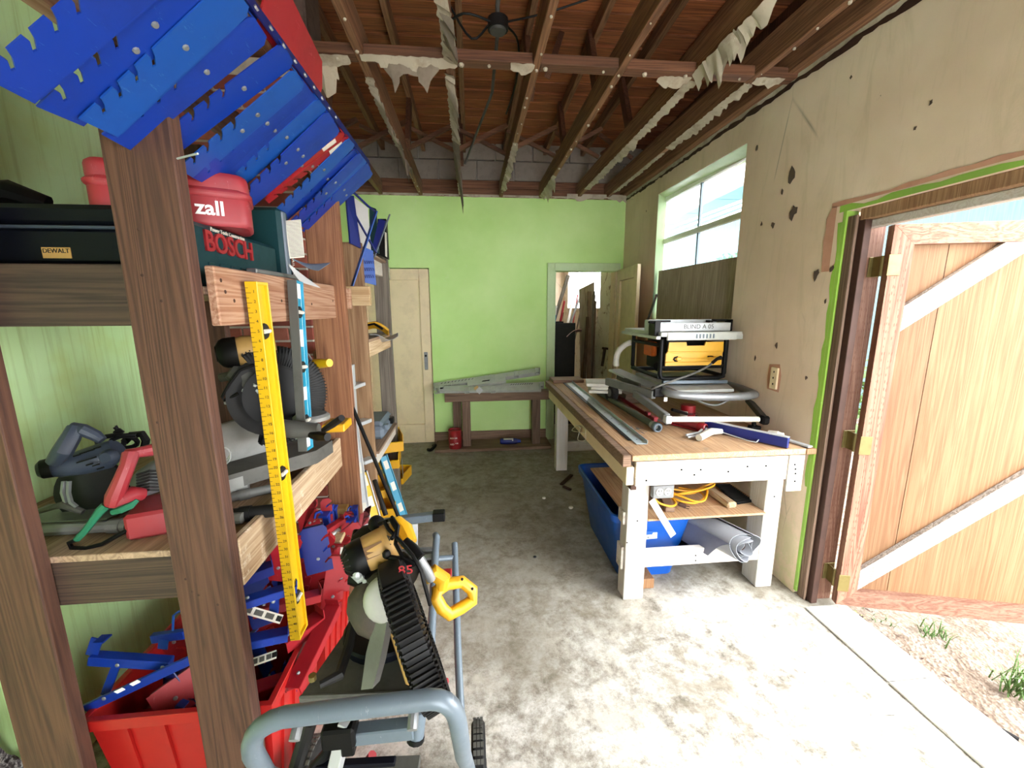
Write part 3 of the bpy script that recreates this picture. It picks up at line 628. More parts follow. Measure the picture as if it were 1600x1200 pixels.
# ================= FAR SHELVING RACK =================
rack2 = thing('pale_timber_shelving', 'paler timber shelving behind the near rack, beside the closed cream door', 'shelving', (-.9, 2.7, 0))
part('post', MB().box(-.675, -.575, 2.36, 2.398, 0, 1.90, .003), M['pinez'], rack2)
part('post', MB().box(-.665, -.565, 3.02, 3.058, 0, 1.96, .003), M['grey_z'], rack2)
part('post', MB().box(-1.39, -1.30, 2.80, 2.838, 0, 1.9, .003), M['grey_z'], rack2)
part('rail', MB().box(-.64, -.602, 2.40, 3.30, 1.77, 1.86, .003), M['white_wood'], rack2)
part('rail', MB().box(-.612, -.574, 2.40, 3.02, 1.28, 1.365, .003), M['piney'], rack2)
part('rail', MB().box(-.612, -.574, 2.40, 3.02, .63, .70, .003), M['white_wood'], rack2)
part('shelf_board', MB().box(-1.39, -.575, 2.40, 3.05, 1.366, 1.38), M['deck'], rack2)
part('shelf_board', MB().box(-1.39, -.56, 2.40, 3.02, .70, .715), M['deck'], rack2)
part('shelf_board', MB().box(-1.39, -.575, 2.40, 3.05, 1.861, 1.876), M['deck'], rack2)
part('cross_block', MB().box(-.62, -.47, 2.03, 2.068, 1.565, 1.655, .002), M['pinex'], rack2)
part('cross_block', MB().box(-.655, -.60, 1.97, 2.06, 1.90, 1.99, .002), M['header'], rack2)
part('side_rail', MB().box(-.72, -.682, 1.95, 2.40, 1.30, 1.36, .002), M['pinered'], rack2)

# ================= BLUE NOTCHED BRACKETS LEANING ALONG THE TOP =================
# slab: u runs up from the low notched end to the high end, lengthwise pitch along Y
def notched(Ln, wd, side=1, nn=4, s0=.045, pitch=.042, depth=.026):
    """outline in (u along the length, v across): slanted slots on one long edge near u=0"""
    lo = [(0, 0), (Ln-.012, 0), (Ln, .010), (Ln, wd-.010), (Ln-.012, wd)]
    pts = []
    u_ = s0+pitch*(nn-1)+.012
    k = nn-1
    while k >= 0:
        uc = s0+pitch*k
        pts += [(uc+.009, wd), (uc+.002, wd-depth*.5), (uc-.010, wd-depth), (uc-.016, wd-depth+.002), (uc-.005, wd-depth*.42), (uc-.004, wd)]; k -= 1
    return lo+pts+[(0, wd)] if side > 0 else [(p[0], wd-p[1]) for p in (lo+pts+[(0, wd)])][::-1]
def bracket(name, label, mat, low, high, wd, th=.003, flange=.022, nn=4, group=None, side=1, bolts=((.55, .5),), sticker=False, vdir=(0, 1, 0)):
    low, high = V(low), V(high); u = (high-low).normalized(); v = V(vdir); v = (v-u*v.dot(u)).normalized(); Ln = (high-low).length
    n_ = u.cross(v).normalized()
    if n_.dot(EYE-low) < 0: n_ = -n_
    t = thing(name, label, 'bracket', low, group)
    mb = MB(); poly = notched(Ln, wd, side, nn)
    a = [low+u*p[0]+v*p[1] for p in poly]; b = [q-n_*th for q in a]; m_ = len(poly)
    mb.add(a+b, [tuple(range(m_)), tuple(range(m_, 2*m_))[::-1]]+[(i, (i+1) % m_, (i+1) % m_+m_, i+m_) for i in range(m_)])
    part('plate', mb, mat, t)
    fl = MB(); e = low+v*(0 if side > 0 else wd); fl.ob(e+u*(Ln/2)-n_*(flange/2), (Ln-.02, th, flange), (u, v, n_)); fl.ob(low+u*Ln+v*(wd/2)-n_*(flange/2), (th, wd-.02, flange), (u, v, n_))
    part('flange', fl, mat, t)
    for (bu, bv) in bolts: part('rivet', MB().lathe([(0, .0035), (.005, .003), (.0065, 0), (.0065, -.004)], low+u*(Ln*bu)+v*(wd*bv), n_, 8), M['steel'], t)
    if sticker: part('sticker', MB().ob(low+u*(Ln*.84)+v*(wd*.45)+n_*.0008, (.055, .022, .0012), (u, v, n_)), M['label'], t)
    return t
words = ['first', 'second', 'third', 'fourth', 'fifth', 'sixth', 'seventh', 'eighth', 'ninth', 'tenth', 'eleventh', 'twelfth', 'thirteenth', 'fourteenth', 'fifteenth', 'sixteenth']
rb = random.Random(17)
# (Y of low end, tilt of run, low XZ shift, width, bluer material, kind)
ys = [.575, .715, .815, .87, .93, 1.035, 1.115, 1.175, 1.235, 1.30, 1.36, 1.425, 1.60, 1.66, 1.715, 1.77, 1.825, 1.885]
for i, y in enumerate(ys):
    wd = .080 if y < .9 else .076; dz = rb.uniform(-.010, .006); dx = rb.uniform(-.015, .012)
    if i in (5,): dz += .035; dx += .03
    low = V((-.685+dx, y, 1.885+dz)); high = V((-.405+dx*.3, y+rb.uniform(-.02, .03), 2.115+dz*.3+ (y-1.2)*.02))
    low -= V((0, 0, .0045*(i % 3))); 
    if i < len(ys)//1:
        near = ('the one nearest the camera' if i == 0 else 'the %s counting away from the camera' % words[i-1] if i-1 < 16 else 'the farthest of all')
        place = 'over the front post' if y < 1.05 else 'over the dusty red case' if y < 1.5 else 'beyond the two red ones'
    bolts = ((.62, .5),) if i % 4 != 2 else ((.62, .5), (.47, .6))
    cnt = sum(1 for q in ys[:i+1] if (q < 1.05) == (y < 1.05) and (q < 1.5) == (y < 1.5))
    bracket('notched_bracket', 'blue notched bracket %s, %s from the near end' % (place, words[cnt-1]), M['blue'] if i % 3 else M['blue2'], low, high, wd, group='blue brackets leaning along the shelving top', bolts=bolts, nn=4, side=-1)
bracket('notched_bracket', 'red notched bracket with a white sticker among the blue ones, left of the pair', M['red'], (-.705, 1.475, 1.885), (-.405, 1.53, 2.125), .035, sticker=True, group='red brackets among the blue ones')
bracket('notched_bracket', 'red notched bracket with a white sticker among the blue ones, right of the pair', M['red'], (-.665, 1.515, 1.905), (-.402, 1.575, 2.13), .035, sticker=True, group='red brackets among the blue ones')
# carrier: second layer behind and red arms above
e1 = at(412, 20, Y=1.1); e2 = at(505, 150, Y=1.35)
mb = MB(); mb.prism([(0, 0), (.0, .10), (.03, .125), (.30, .10), (.34, .05), (.34, 0)], (-.43, 1.02, 2.13), (0, 1, 0), (.35, 0, .93), .004)
solo('red_gusset_plate', mb, M['red'], 'red steel plate standing behind the blue brackets near the ceiling beam', 'plate')
mb = MB()
for k in range(9): mb.cyl((-.398, .95+k*.06, 2.118+k*.001), (-.394, .95+k*.06, 2.120+k*.001), .005, n=8)
edge = thing('blue_angle_bar', 'long dark blue angle bar with holes along the high ends of the leaning brackets', 'angle bar', (-.42, 1.2, 2.13))
part('bar', MB().beam((-.408, .60, 2.128), (-.414, 1.93, 2.155), .004, .022).beam((-.42, .60, 2.137), (-.426, 1.93, 2.164), .026, .004), M['navy'], edge)
part('rivet', mb, M['steel'], edge, kind='stuff')

# ================= TOP SHELF CONTENTS =================
ts = 1.603
def rcase(mb, x0, x1, y0, y1, z0, z1, c): return mb.box(x0, x1, y0, y1, z0, z1, c)
fc = thing('flat_blue_case', 'long flat dark blue case with a pale yellow label, left on the top shelf', 'case', (-1.05, 1.2, 1.655))
part('lower_shell', rcase(MB(), -1.38, -.80, 1.085, 1.42, 1.655, 1.735, .008), M['darkblue'], fc)
part('lid', rcase(MB(), -1.375, -.805, 1.09, 1.415, 1.740, 1.79, .012), M['darkblue'], fc)
part('seam_trim', MB().box(-1.383, -.797, 1.082, 1.423, 1.734, 1.741, .002), M['slate'], fc)
lp = MB().box(-.975, -.915, 1.0835, 1.0855, 1.668, 1.692)
lab = part('label', lp, M['tan'], fc)
text('lettering', 'DEWALT', .014, (-.945, 1.0832, 1.684), (1, 0, 0), (0, 0, 1), M['ink'], lab)
solo('black_cable_roll', MB().tube([(-1.3, 1.2, 1.80), (-1.22, 1.18, 1.83), (-1.12, 1.2, 1.835), (-1.06, 1.22, 1.815)], [.012, .02, .03, .02], 10), M['black'], 'black rolled cable lying on the flat blue case at the left', 'cable')
# red steel case
rc = thing('red_tool_case', 'dusty red steel tool case with rounded ends and white handwriting, on the top shelf', 'case', (-.80, 1.33, 1.72))
a0, a1 = V((-1.02, 1.12, 1.80)), V((-.615, 1.36, 1.80))
dd = (a1-a0).normalized(); sd = V((-dd.y, dd.x, 0))
def capsule(mb, c0, L_, wd, z0, z1, rr, inset=0):
    poly = []
    for (sx, sy) in ((1, -1), (1, 1), (-1, 1), (-1, -1)):
        for k in range(5):
            a = math.atan2(sy, sx)-pi/4+pi/8*k*(1); a = {(1, -1): -pi/2, (1, 1): 0, (-1, 1): pi/2, (-1, -1): pi}[sx, sy]+pi/8*k
            poly.append((sx*(L_/2-rr)+rr*cos(a), sy*(wd/2-rr)+rr*sin(a)))
    def ring(k, z): return [c0+dd*(p[0]*k)+sd*(p[1]*k)+V((0, 0, z)) for p in poly]
    rings = [ring(.95, z0), ring(.99, z0+.006), ring(1, z0+.014), ring(1, z1-.014), ring(.985, z1-.006), ring(.94, z1)]
    m_ = len(poly); vs = sum(rings, [])
    F = [(i*m_+j, i*m_+(j+1) % m_, (i+1)*m_+(j+1) % m_, (i+1)*m_+j) for i in range(5) for j in range(m_)]+[tuple(range(m_))[::-1], tuple(5*m_+j for j in range(m_))]
    return mb.add(vs, F)
cc = (a0+a1)/2; cc.z = 0
cc = V((-.775, 1.26, 0)); dd = V((cos(.42), sin(.42), 0)); sd = V((-dd.y, dd.x, 0))
zb = 1.768
part('lower_shell', capsule(MB(), cc, .33, .17, zb, zb+.085, .03), M['redcase'], rc)
part('lid', capsule(MB(), cc, .33, .17, zb+.082, zb+.135, .03), M['redcase'], rc)
part('seam_band', capsule(MB(), cc, .343, .183, zb+.072, zb+.095, .035), M['redcase'], rc)
o = cc+dd*.075-sd*.0865+V((0, 0, zb+.042))
text('handwriting', 'zall', .05, o, dd, (0, 0, 1), M['whiteink'], rc, bold=.001)
# green case lying under it with the raised red name, one standing on end
gc = thing('green_tool_case', 'dark green moulded case with raised red lettering, below the dusty red case', 'case', (-.85, 1.3, 1.603))
part('shell', rcase(MB(), -1.0, -.665, 1.10, 1.56, 1.603, 1.765, .012), M['teal'], gc)
rbx = MB()
for k in range(8): rbx.box(-.668, -.660, 1.16+k*.05, 1.185+k*.05, 1.61, 1.67, .002)
part('rib', rbx, M['teal'], gc, kind='stuff')
text('raised_lettering', 'BOSCH', .072, (-.662, 1.27, 1.72), (0, 1, 0), (0, 0, 1), M['redink'], gc, .003, bold=.0012)
text('small_lettering', 'Power Tools Construction', .015, (-.664, 1.27, 1.755), (0, 1, 0), (0, 0, 1), M['label'], gc)
sc_ = thing('standing_green_case', 'blue-green moulded case standing on end, right of the dusty red case', 'case', (-.82, 1.66, 1.603))
part('shell', MB().box(-.98, -.655, 1.585, 1.66, 1.603, 1.90, .012), M['teal'], sc_)
part('side_rib', MB().box(-.668, -.650, 1.60, 1.63, 1.61, 1.89, .004), M['greycase'], sc_)
text('side_lettering', 'HAMMER DRILL CASE', .022, (-.648, 1.648, 1.74), (0, 0, -1), (0, 1, 0), M['label'], sc_)
for z in (1.68, 1.83): part('latch', MB().box(-.660, -.645, 1.66, 1.69, z-.02, z+.02, .003), M['black'], sc_)
# black plastic box further
bk = thing('black_tool_bag', 'small black and blue carton lying on the top shelf, in front of the chimney bricks', 'box', (-.72, 1.78, 1.603))
part('body', MB().box(-.90, -.66, 1.70, 1.86, 1.603, 1.67, .01), M['darkblue'], bk)
text('print', 'TOOL 24', .03, (-.658, 1.78, 1.64), (0, 1, 0), (0, 0, 1), M['greycase'], bk)
part('strap', MB().box(-.655, -.62, 1.45, 1.75, 1.65, 1.668, .004), M['black'], bk)
# grille plate
gp = thing('ribbed_filter_plate', 'pale ribbed filter plate standing upright on the top shelf edge', 'plate', (-.60, 1.66, 1.66))
q0, q1, q2, q3 = (at(445, 345, Y=1.62), at(470, 343, Y=1.66), at(476, 402, Y=1.66), at(453, 404, Y=1.62))
gm = MB().add([q0, q1, q2, q3]+[p+V((-.01, .008, 0)) for p in (q0, q1, q2, q3)], [(0, 1, 2, 3), (7, 6, 5, 4), (0, 4, 5, 1), (1, 5, 6, 2), (2, 6, 7, 3), (3, 7, 4, 0)])
part('frame', gm, M['label'], gp)
rm = MB(); nrm = (q1-q0).cross(q3-q0).normalized(); nrm = nrm if nrm.dot(EYE-q0) > 0 else -nrm
for k in range(26):
    t = (k+.7)/27; rm.beam(q0.lerp(q3, t).lerp(q1.lerp(q2, t), .05)+nrm*.001, q0.lerp(q3, t).lerp(q1.lerp(q2, t), .95)+nrm*.001, .0022, .0012)
part('rib', rm, M['dgrey'], gp, kind='stuff')
def curl(pts4, bend, nu=8, nv=3, th=.0012):
    a, b, c_, d = [V(p) for p in pts4]; n_ = (b-a).cross(d-a).normalized()
    return MB().sheet(lambda u, v: a.lerp(b, u).lerp(d.lerp(c_, u), v)+n_*bend*sin(pi*u)+n_*bend*.3*sin(5*u+3*v), nu, nv, th)
solo('curled_paper', curl((at(457, 404, Y=1.5), at(516, 412, Y=1.55), at(498, 422, Y=1.5), at(462, 408, Y=1.5)), .015), M['greycase'], 'grey-blue curled paper sheet sticking out over the top shelf board', 'paper')
solo('curled_paper', curl((at(452, 412, Y=1.45), at(500, 450, Y=1.5), at(470, 441, Y=1.45), at(452, 416, Y=1.45)), .012), M['sheetpaper'], 'white curled paper strip drooping down the front of the pinkish board', 'paper')
# bar with bits across top of front board
solo('folding_ruler', MB().beam((-.63, 1.30, 1.66), (-.63, 1.62, 1.662), .03, .015, ch=.003), M['pvc'], 'grey dusty bar lying on top of the pinkish front board', 'bar')

# ================= LEVELS HUNG ON THE FRONT BOARD =================
def ilevel(name, label, top, bot, wy, tx, face, edge, vials, accent=None, rot=0, ruler=True):
    """spirit level; edge face towards -Y, I-profile side towards +X"""
    top, bot = V(top), V(bot); t = thing(name, label, 'spirit level', bot); d = (top-bot).normalized(); Ln = (top-bot).length; yv = (V((0, 1, 0))-d*d.y).normalized(); xv = yv.cross(d).normalized()
    c0 = (top+bot)/2
    part('web', MB().ob(c0, (tx*.4, wy-.012, Ln-.004), (xv, yv, d)), face, t)
    part('edge_rail', MB().ob(c0-yv*(wy/2-.003), (tx, .006, Ln), (xv, yv, d), .001), edge, t)
    part('edge_rail', MB().ob(c0+yv*(wy/2-.003), (tx, .006, Ln), (xv, yv, d), .001), edge if not accent else accent, t)
    part('end_cap', MB().ob(top-d*.004, (tx*.98, wy*.94, .008), (xv, yv, d), .001), accent or face, t); part('end_cap', MB().ob(bot+d*.004, (tx*.98, wy*.94, .008), (xv, yv, d), .001), accent or face, t)
    for f_ in vials:
        p = bot.lerp(top, f_)+xv*(tx*.2)
        vb_ = part('vial_window', MB().lathe([(.0, .004), (wy*.32, .004), (wy*.36, .0)], p, xv, 16), M['dgrey'], t)
        part('vial', MB().cyl(p+xv*.006-yv*.014, p+xv*.006+yv*.014, .006, n=8), M['label'], vb_)
    if accent:
        for a_, b_ in ((.10, .30), (.38, .62), (.72, .9)): part('stripe', MB().ob(bot.lerp(top, (a_+b_)/2)+xv*(tx*.2+.001), (.002, wy*.55, Ln*(b_-a_)), (xv, yv, d)), accent, t)
    if ruler:
        rk = MB(); m_ = int(Ln/.0127)
        for k in range(m_):
            L_ = tx*(.45 if k % 2 == 0 else .25); q = bot+d*(k*.0127+.006)-yv*(wy/2+.0004); rk.ob(q-xv*(tx/2-L_/2), (L_, .0006, .0012), (xv, yv, d))
        part('scale_mark', rk, M['ink'], t, kind='stuff')
        for k in range(1, int(Ln/.0254)):
            text('numeral', str(k), .011, top-d*(k*.0254)-yv*(wy/2+.001)+xv*.006, xv, d, M['ink'], t, .0003) if k % 1 == 0 else None
    return t
lt = ilevel('yellow_level', 'long yellow spirit level with a black inch scale, hanging from the pinkish board', (-.560, 1.175, 1.621), (-.560, 1.195, .545), .062, .030, M['levely'], M['levely'], (.88, .5, .12))
l2 = ilevel('silver_blue_level', 'silver and blue spirit level hanging in front of the shelved mitre saw', (-.562, 1.43, 1.640), (-.562, 1.385, 1.085), .058, .028, M['whiteink'], M['castgrey'], (.82, .5, .18), accent=M['cyan'], ruler=False)
# ================= MIDDLE SHELF: SAWS, PIPES =================
sz = .945
# grey worm-drive style saw at the left
gs = thing('grey_circular_saw', 'dusty slate-grey power saw with big rear handle, left on the middle shelf', 'power tool', (-1.1, 1.25, sz))
A = lambda px, py, y: at(px, py, Y=y)
part('rear_handle', MB().tube([A(118, 668, 1.24), A(110, 685, 1.22), A(98, 705, 1.2), A(84, 722, 1.2)], [.019, .022, .023, .018], 10), M['slate'], gs)
part('top_grip', MB().tube([A(112, 666, 1.24), A(130, 672, 1.24), A(150, 681, 1.25), A(160, 688, 1.25)], [.012, .018, .016, .012], 10), M['slate'], gs)
part('motor_body', MB().tube([A(66, 733, 1.2), A(95, 730, 1.22), A(130, 722, 1.24), A(165, 712, 1.26), A(185, 700, 1.27)], [.022, .028, .036, .040, .030], 14), M['slate'], gs)
part('motor_cap', MB().lathe([(.0, .012), (.018, .012), (.026, .004), (.028, -.016)], A(68, 733, 1.195), A(60, 734, 1.19)-A(75, 731, 1.2), 14), M['black'], gs)
part('gear_hub', MB().lathe([(.0, .012), (.014, .012), (.02, .004), (.022, -.01)], A(169, 714, 1.21), (.1, -1, .1), 12), M['slate'], gs)
slots = MB()
for (px, py) in ((125, 722), (135, 719), (145, 716), (140, 726), (150, 727), (157, 732), (120, 712), (130, 708), (142, 704), (152, 700)): slots.beam(A(px-5, py+1, 1.205), A(px+5, py-2, 1.205), .004, .004)
part('vent_slot', slots, M['black'], gs, kind='stuff')
part('blade_guard', MB().lathe([(.0, -.012), (.085, -.012), (.09, -.006), (.09, .012), (.0, .012)], A(146, 765, 1.28), (.15, -1, .2), 26), M['dgrey'], gs)
part('shoe_plate', MB().ob(A(120, 800, 1.25), (.26, .12, .006), None, .001), M['steel'], gs)
part('depth_bracket', MB().tube([A(100, 752, 1.22), A(98, 770, 1.21), A(103, 785, 1.2), A(96, 792, 1.2)], .006, 6).tube([A(108, 752, 1.22), A(107, 770, 1.21), A(111, 785, 1.2), A(120, 792, 1.2)], .006, 6), M['steel'], gs)
part('lever', MB().tube([A(60, 800, 1.2), A(85, 792, 1.2), A(100, 788, 1.2), A(130, 800, 1.2)], [.006, .008, .012, .008], 8), M['castgrey'], gs)
# bundled black cord with plug
bc = thing('black_power_cord', 'black coiled power cord bundle behind the grey saw', 'cord', A(195, 690, 1.32))
cp = [A(168+26*cos(t*.9)+t*3.0, 690+10*sin(t*.9), 1.3+.02*sin(t)) for t in [k*.5 for k in range(26)]]
part('cable', MB().tube(cp, .007, 8).tube([A(195, 690, 1.33), A(205, 680, 1.33), A(222, 678, 1.33), A(228, 688, 1.33), A(226, 698, 1.33)], .011, 8), M['black'], bc)
part('plug', MB().tube([A(188, 678, 1.3), A(182, 672, 1.3)], [.012, .010], 8).cyl(A(182, 672, 1.3), A(178, 668, 1.3), .003).cyl(A(184, 670, 1.3), A(181, 665, 1.3), .003), M['black'], bc)
# red reciprocating saw
rs = thing('red_reciprocating_saw', 'red D-handled reciprocating saw with green taped cord, on the middle shelf left of the post', 'power tool', (-.95, 1.15, sz))
part('handle', MB().tube([A(205, 708, 1.15), A(199, 728, 1.13), A(190, 750, 1.12), A(180, 775, 1.11), A(176, 788, 1.11)], [.019, .017, .018, .021, .018], 10), M['redcase'], rs)
part('upper_housing', MB().tube([A(196, 709, 1.15), A(215, 707, 1.16), A(232, 704, 1.18), A(250, 700, 1.2)], [.012, .014, .016, .018], 10), M['redcase'], rs)
part('lower_housing', MB().tube([A(176, 788, 1.11), A(192, 778, 1.12), A(208, 772, 1.14), A(222, 772, 1.16)], [.016, .020, .022, .018], 10), M['redcase'], rs)
part('green_tape', MB().tube([A(176, 800, 1.1), A(188, 797, 1.1), A(204, 790, 1.12), A(215, 781, 1.13)], [.008, .010, .010, .006], 8), M['greentape'], rs)
part('motor_body', MB().tube([A(212, 765, 1.2), A(232, 752, 1.22), A(252, 740, 1.25), A(275, 730, 1.28)], [.030, .042, .046, .04], 12), M['steel'], rs)
sl = MB()
for k in range(7): sl.tube([A(214, 742+k*4.5, 1.165), A(234, 735+k*5, 1.165), A(256, 736+k*5, 1.19)], .0035, 5)
part('vent_rib', sl, M['dgrey'], rs, kind='stuff')
part('cord_boot', MB().tube([A(166, 790, 1.1), A(158, 797, 1.095), A(146, 812, 1.09), A(135, 827, 1.085), A(120, 843, 1.08)], [.012, .011, .009, .0085, .008], 8), M['greentape'], rs)
part('cord', MB().tube([A(120, 843, 1.08), A(108, 848, 1.08), A(112, 856, 1.075), A(135, 857, 1.07), A(160, 850, 1.08), A(185, 836, 1.09), A(210, 822, 1.1)], .0055, 8), M['black'], rs)
solo('red_metal_box', MB().ob(V((A(252, 823, 1.17).x, 1.17, .983)), (.11, .14, .072), (V((cos(.35), sin(.35), 0)), V((-sin(.35), cos(.35), 0)), Z), .008).tube([V((-.79, 1.09, .975)), V((-.77, 1.10, .975))], .018, 10), M['redcase'], 'dusty red metal box behind the foot of the front post on the middle shelf', 'box')
solo('iron_pipe', MB().tube([(-1.24, 1.14, sz+.02), (-.66, 1.155, sz+.02)], .016, 10).tube([(-1.0, 1.146, sz+.02), (-.97, 1.147, sz+.02)], .02, 10), M['pvc'], 'dusty grey pipe with a collar lying across the near end of the middle shelf', 'pipe')
def hpipe(px0, py0, px1, py1, r_, label, mat):
    p, q = at(px0, py0, Z=sz+r_), at(px1, py1, Z=sz+r_); d = (q-p).normalized()
    t = thing('steel_pipe', label, 'pipe', (p+q)/2, 'loose pipes on the middle shelf'); part('tube', MB().tube([p-d*.25, q], r_, 12), mat, t); part('coupling', MB().tube([p+d*.02, p+d*.05], r_*1.18, 12), mat, t)
hpipe(362, 777, 425, 763, .015, 'shiny grey pipe with a coupling behind the yellow level, the farther of two', M['pvc'])
hpipe(362, 805, 432, 797, .019, 'dark grey pipe ending at the yellow level, the nearer of two', M['dgrey'])

# ================= MITRE SAW ON THE SHELF =================
ms = thing('shelved_mitre_saw', 'dusty mitre saw with tan motor and black ribbed guard on the middle shelf', 'mitre saw', (-.85, 1.6, sz))
B = lambda px, py, y: at(px, py, Y=y-.16)
mo, mdir = B(352, 552, 1.60), None
mR = B(400, 547, 1.64); md = (mR-mo).normalized()
part('motor_housing', MB().tube([mo+md*.03, mo+md*.05, mR, mR+md*.06], [.046, .052, .052, .045], 18), M['tan'], ms)
cap = part('motor_end_cap', MB().lathe([(.0, -.022), (.03, -.022), (.044, -.012), (.050, .0), (.052, .035)], mo, md, 20), M['black'], ms)
part('cap_rib', MB().lathe([(.0, -.026), (.026, -.026), (.026, -.020)], mo, md, 16), M['dgrey'], cap)
part('gear_case', MB().tube([B(360, 578, 1.6), B(385, 590, 1.62), B(405, 610, 1.62), B(395, 640, 1.62)], [.03, .045, .05, .035], 12), M['castgrey'], ms)
part('pivot_tube', MB().tube([B(345, 590, 1.62), B(380, 583, 1.62)], [.016, .014], 10), M['castgrey'], ms)
part('linkage', MB().tube([B(372, 615, 1.58), B(390, 605, 1.58), B(405, 612, 1.58)], .008, 8).tube([B(352, 628, 1.58), B(375, 630, 1.58), B(400, 600, 1.58)], .009, 8), M['silver'], ms)
part('cord', MB().tube([B(398, 570, 1.57), B(375, 578, 1.56), B(358, 600, 1.55), B(347, 620, 1.55), B(350, 626, 1.55), B(372, 615, 1.56)], .005, 8), M['black'], ms)
# guard: half disc with radial ribs, axis mostly along X
gC = at(428, 618, Y=1.47); gax = V((.62, -.78, .05)).normalized()
R0 = .168
part('blade', MB().lathe([(.0, -.001), (.14, -.001), (.14, .001), (.0, .001)], gC, gax, 36), M['dgrey'], ms)
part('guard_face', MB().lathe([(.0, -.03), (.07, -.028), (.10, -.024)], gC, gax, 30), M['black'], ms)
part('guard_face', MB().lathe([(.0, .03), (.07, .028), (.10, .024)], gC, gax, 30), M['black'], ms)
part('blade_guard', MB().lathe([(.10, .024), (.145, .026), (R0, .018), (R0, -.018), (.145, -.026), (.10, -.024)], gC, gax, 30, RAD(60), RAD(292), (0, 0, 1)), M['black'], ms)
def guard_ribs(C0, ax, R0, a0, a1, m_, w_=.05, in_=.108):
    d, x, y = basis(ax, (0, 0, 1)); rb_ = MB()
    for k in range(m_):
        a = a0+(a1-a0)*k/(m_-1); rd = y*cos(a)+x*sin(a); rd = x*cos(a)+y*sin(a)
        rb_.beam(C0+rd*in_+d*(w_/2+.001), C0+rd*(R0-.004)+d*(w_/2-.001), .004, .004, d); rb_.beam(C0+rd*(R0+.002)-d*w_*.42, C0+rd*(R0+.002)+d*w_*.42, .0035, .005, rd)
        rb_.beam(C0+rd*(R0-.004)-d*(w_/2-.001), C0+rd*in_-d*(w_/2+.001), .004, .004, d)
    return rb_
part('guard_rib', guard_ribs(gC, gax, R0, RAD(62), RAD(290), 60), M['black'], ms)
part('handle', MB().tube([B(462, 571, 1.80), B(478, 570, 1.78), B(500, 568, 1.75), B(515, 567, 1.72)], [.016, .018, .018, .015], 12), M['levely'], ms)
# fence and base
f0, f1 = B(350, 642, 1.42), B(425, 615, 1.58)
fd = V((.62, .78, 0)).normalized()
part('fence', MB().prism([(0, .07), (0, .20), (.02, .215), (.30, .235), (.30, .07)], (-.925, 1.37, sz), fd, (0, 0, 1), .018), M['alu'], ms)
wl = part('warning_label', MB().prism([(.02, .165), (.085, .169), (.085, .192), (.02, .189)], V((-.925, 1.37, sz))-V((-fd.y, fd.x, 0))*.001+V((fd.y, -fd.x, 0))*.0, fd, (0, 0, 1), .001), M['tan'], ms)
part('table', MB().prism([(0, 0), (.14, -.02), (.34, .20), (.36, .32), (.22, .36), (.0, .13)], (-.925, 1.33, sz+.035), (1, 0, 0), (0, 1, 0), .05), M['castgrey'], ms)
part('base_skirt', MB().prism([(0.0, 0.0), (.14, -.02), (.18, .03), (.17, .06), (.02, .05)], (-.925, 1.325, sz+.0), (1, 0, 0), (0, 1, 0), .07), M['alu'], ms)
part('turntable_arm', MB().tube([B(430, 668, 1.5), B(470, 672, 1.5), B(498, 672, 1.5)], [.03, .028, .022], 12), M['castgrey'], ms)
part('bevel_scale', MB().lathe([(.0, .02), (.05, .02), (.06, .012), (.06, 0)], B(487, 655, 1.62), (0, 0, 1), 22), M['alu'], ms)
part('lock_handle', MB().tube([B(506, 672, 1.48), B(520, 663, 1.44), B(534, 653, 1.40)], [.009, .011, .010], 10), M['dgrey'], ms)
part('lock_knob', MB().tube([B(486, 680, 1.42), B(500, 682, 1.38), B(512, 683, 1.36)], [.010, .016, .012], 10), M['black'], ms)
solo('white_square_box', MB().box(-.80, -.69, 1.72, 1.84, sz, sz+.13, .003), M['sheetpaper'], 'small white carton behind the mitre saw blade on the middle shelf', 'box')
solo('yellow_base_plate', MB().ob(B(527, 664, 1.72), (.08, .10, .03), None, .004), M['yellow'], 'yellow plastic block on the middle shelf beside the red-brown post', 'block')
yc = thing('yellow_clamp_jaw', 'yellow folded metal clamp piece on the shelf right of the yellow level', 'clamp', B(455, 725, 1.28))
q = at(452, 732, Z=sz+.003)
part('jaw', MB().ob(q+V((.0, 0, .001)), (.055, .04, .005)).ob(q+V((-.026, 0, .022)), (.004, .04, .045)).ob(q+V((.026, 0, .022)), (.004, .04, .045)), M['yellow'], yc)
part('tip', MB().ob(q+V((.035, .045, .004)), (.02, .03, .006)), M['dgrey'], yc)
q = at(368, 722, Z=sz+.012)
solo('yellow_plastic_tray', MB().ob(q, (.11, .06, .02), None, .006), M['tan'], 'dusty yellow plastic tray under the mitre saw foot', 'tray')
# black dead leaves / scrap
lf = MB(); r = random.Random(8)
for k in range(16):
    p = at(350+r.random()*40, 728+r.random()*14, Z=sz+.008+r.random()*.012); a = V((r.gauss(0, 1), r.gauss(0, 1), r.gauss(0, .3))).normalized()*.018; b_ = V((-a.y, a.x, a.z*.5))*.3
    lf.add([p-a, p+b_, p+a, p-b_], [(0, 1, 2, 3)])
o = solo('dry_scrap', lf, M['black'], 'heap of small black dry scraps on the shelf left of the yellow level', 'debris'); o['kind'] = 'stuff'
rs2 = thing('white_coiled_wire', 'thin white curled wire loops beside the post on the middle shelf', 'wire', at(352, 712, Y=1.3))
part('loop', MB().tube([at(350+10*cos(t), 706+12*sin(t)+t, Y=1.3) for t in [k*.5 for k in range(22)]], .0025, 6), M['silver'], rs2)
gw = thing('grey_cable_loop', 'grey cable loop with a bare end hanging behind the silver and blue level', 'cable', B(480, 580, 1.7))
part('loop', MB().tube([B(470+18*cos(t), 570+22*sin(t), 1.7+.01*t) for t in [k*.45 for k in range(24)]], .003, 6), M['pvc'], gw)
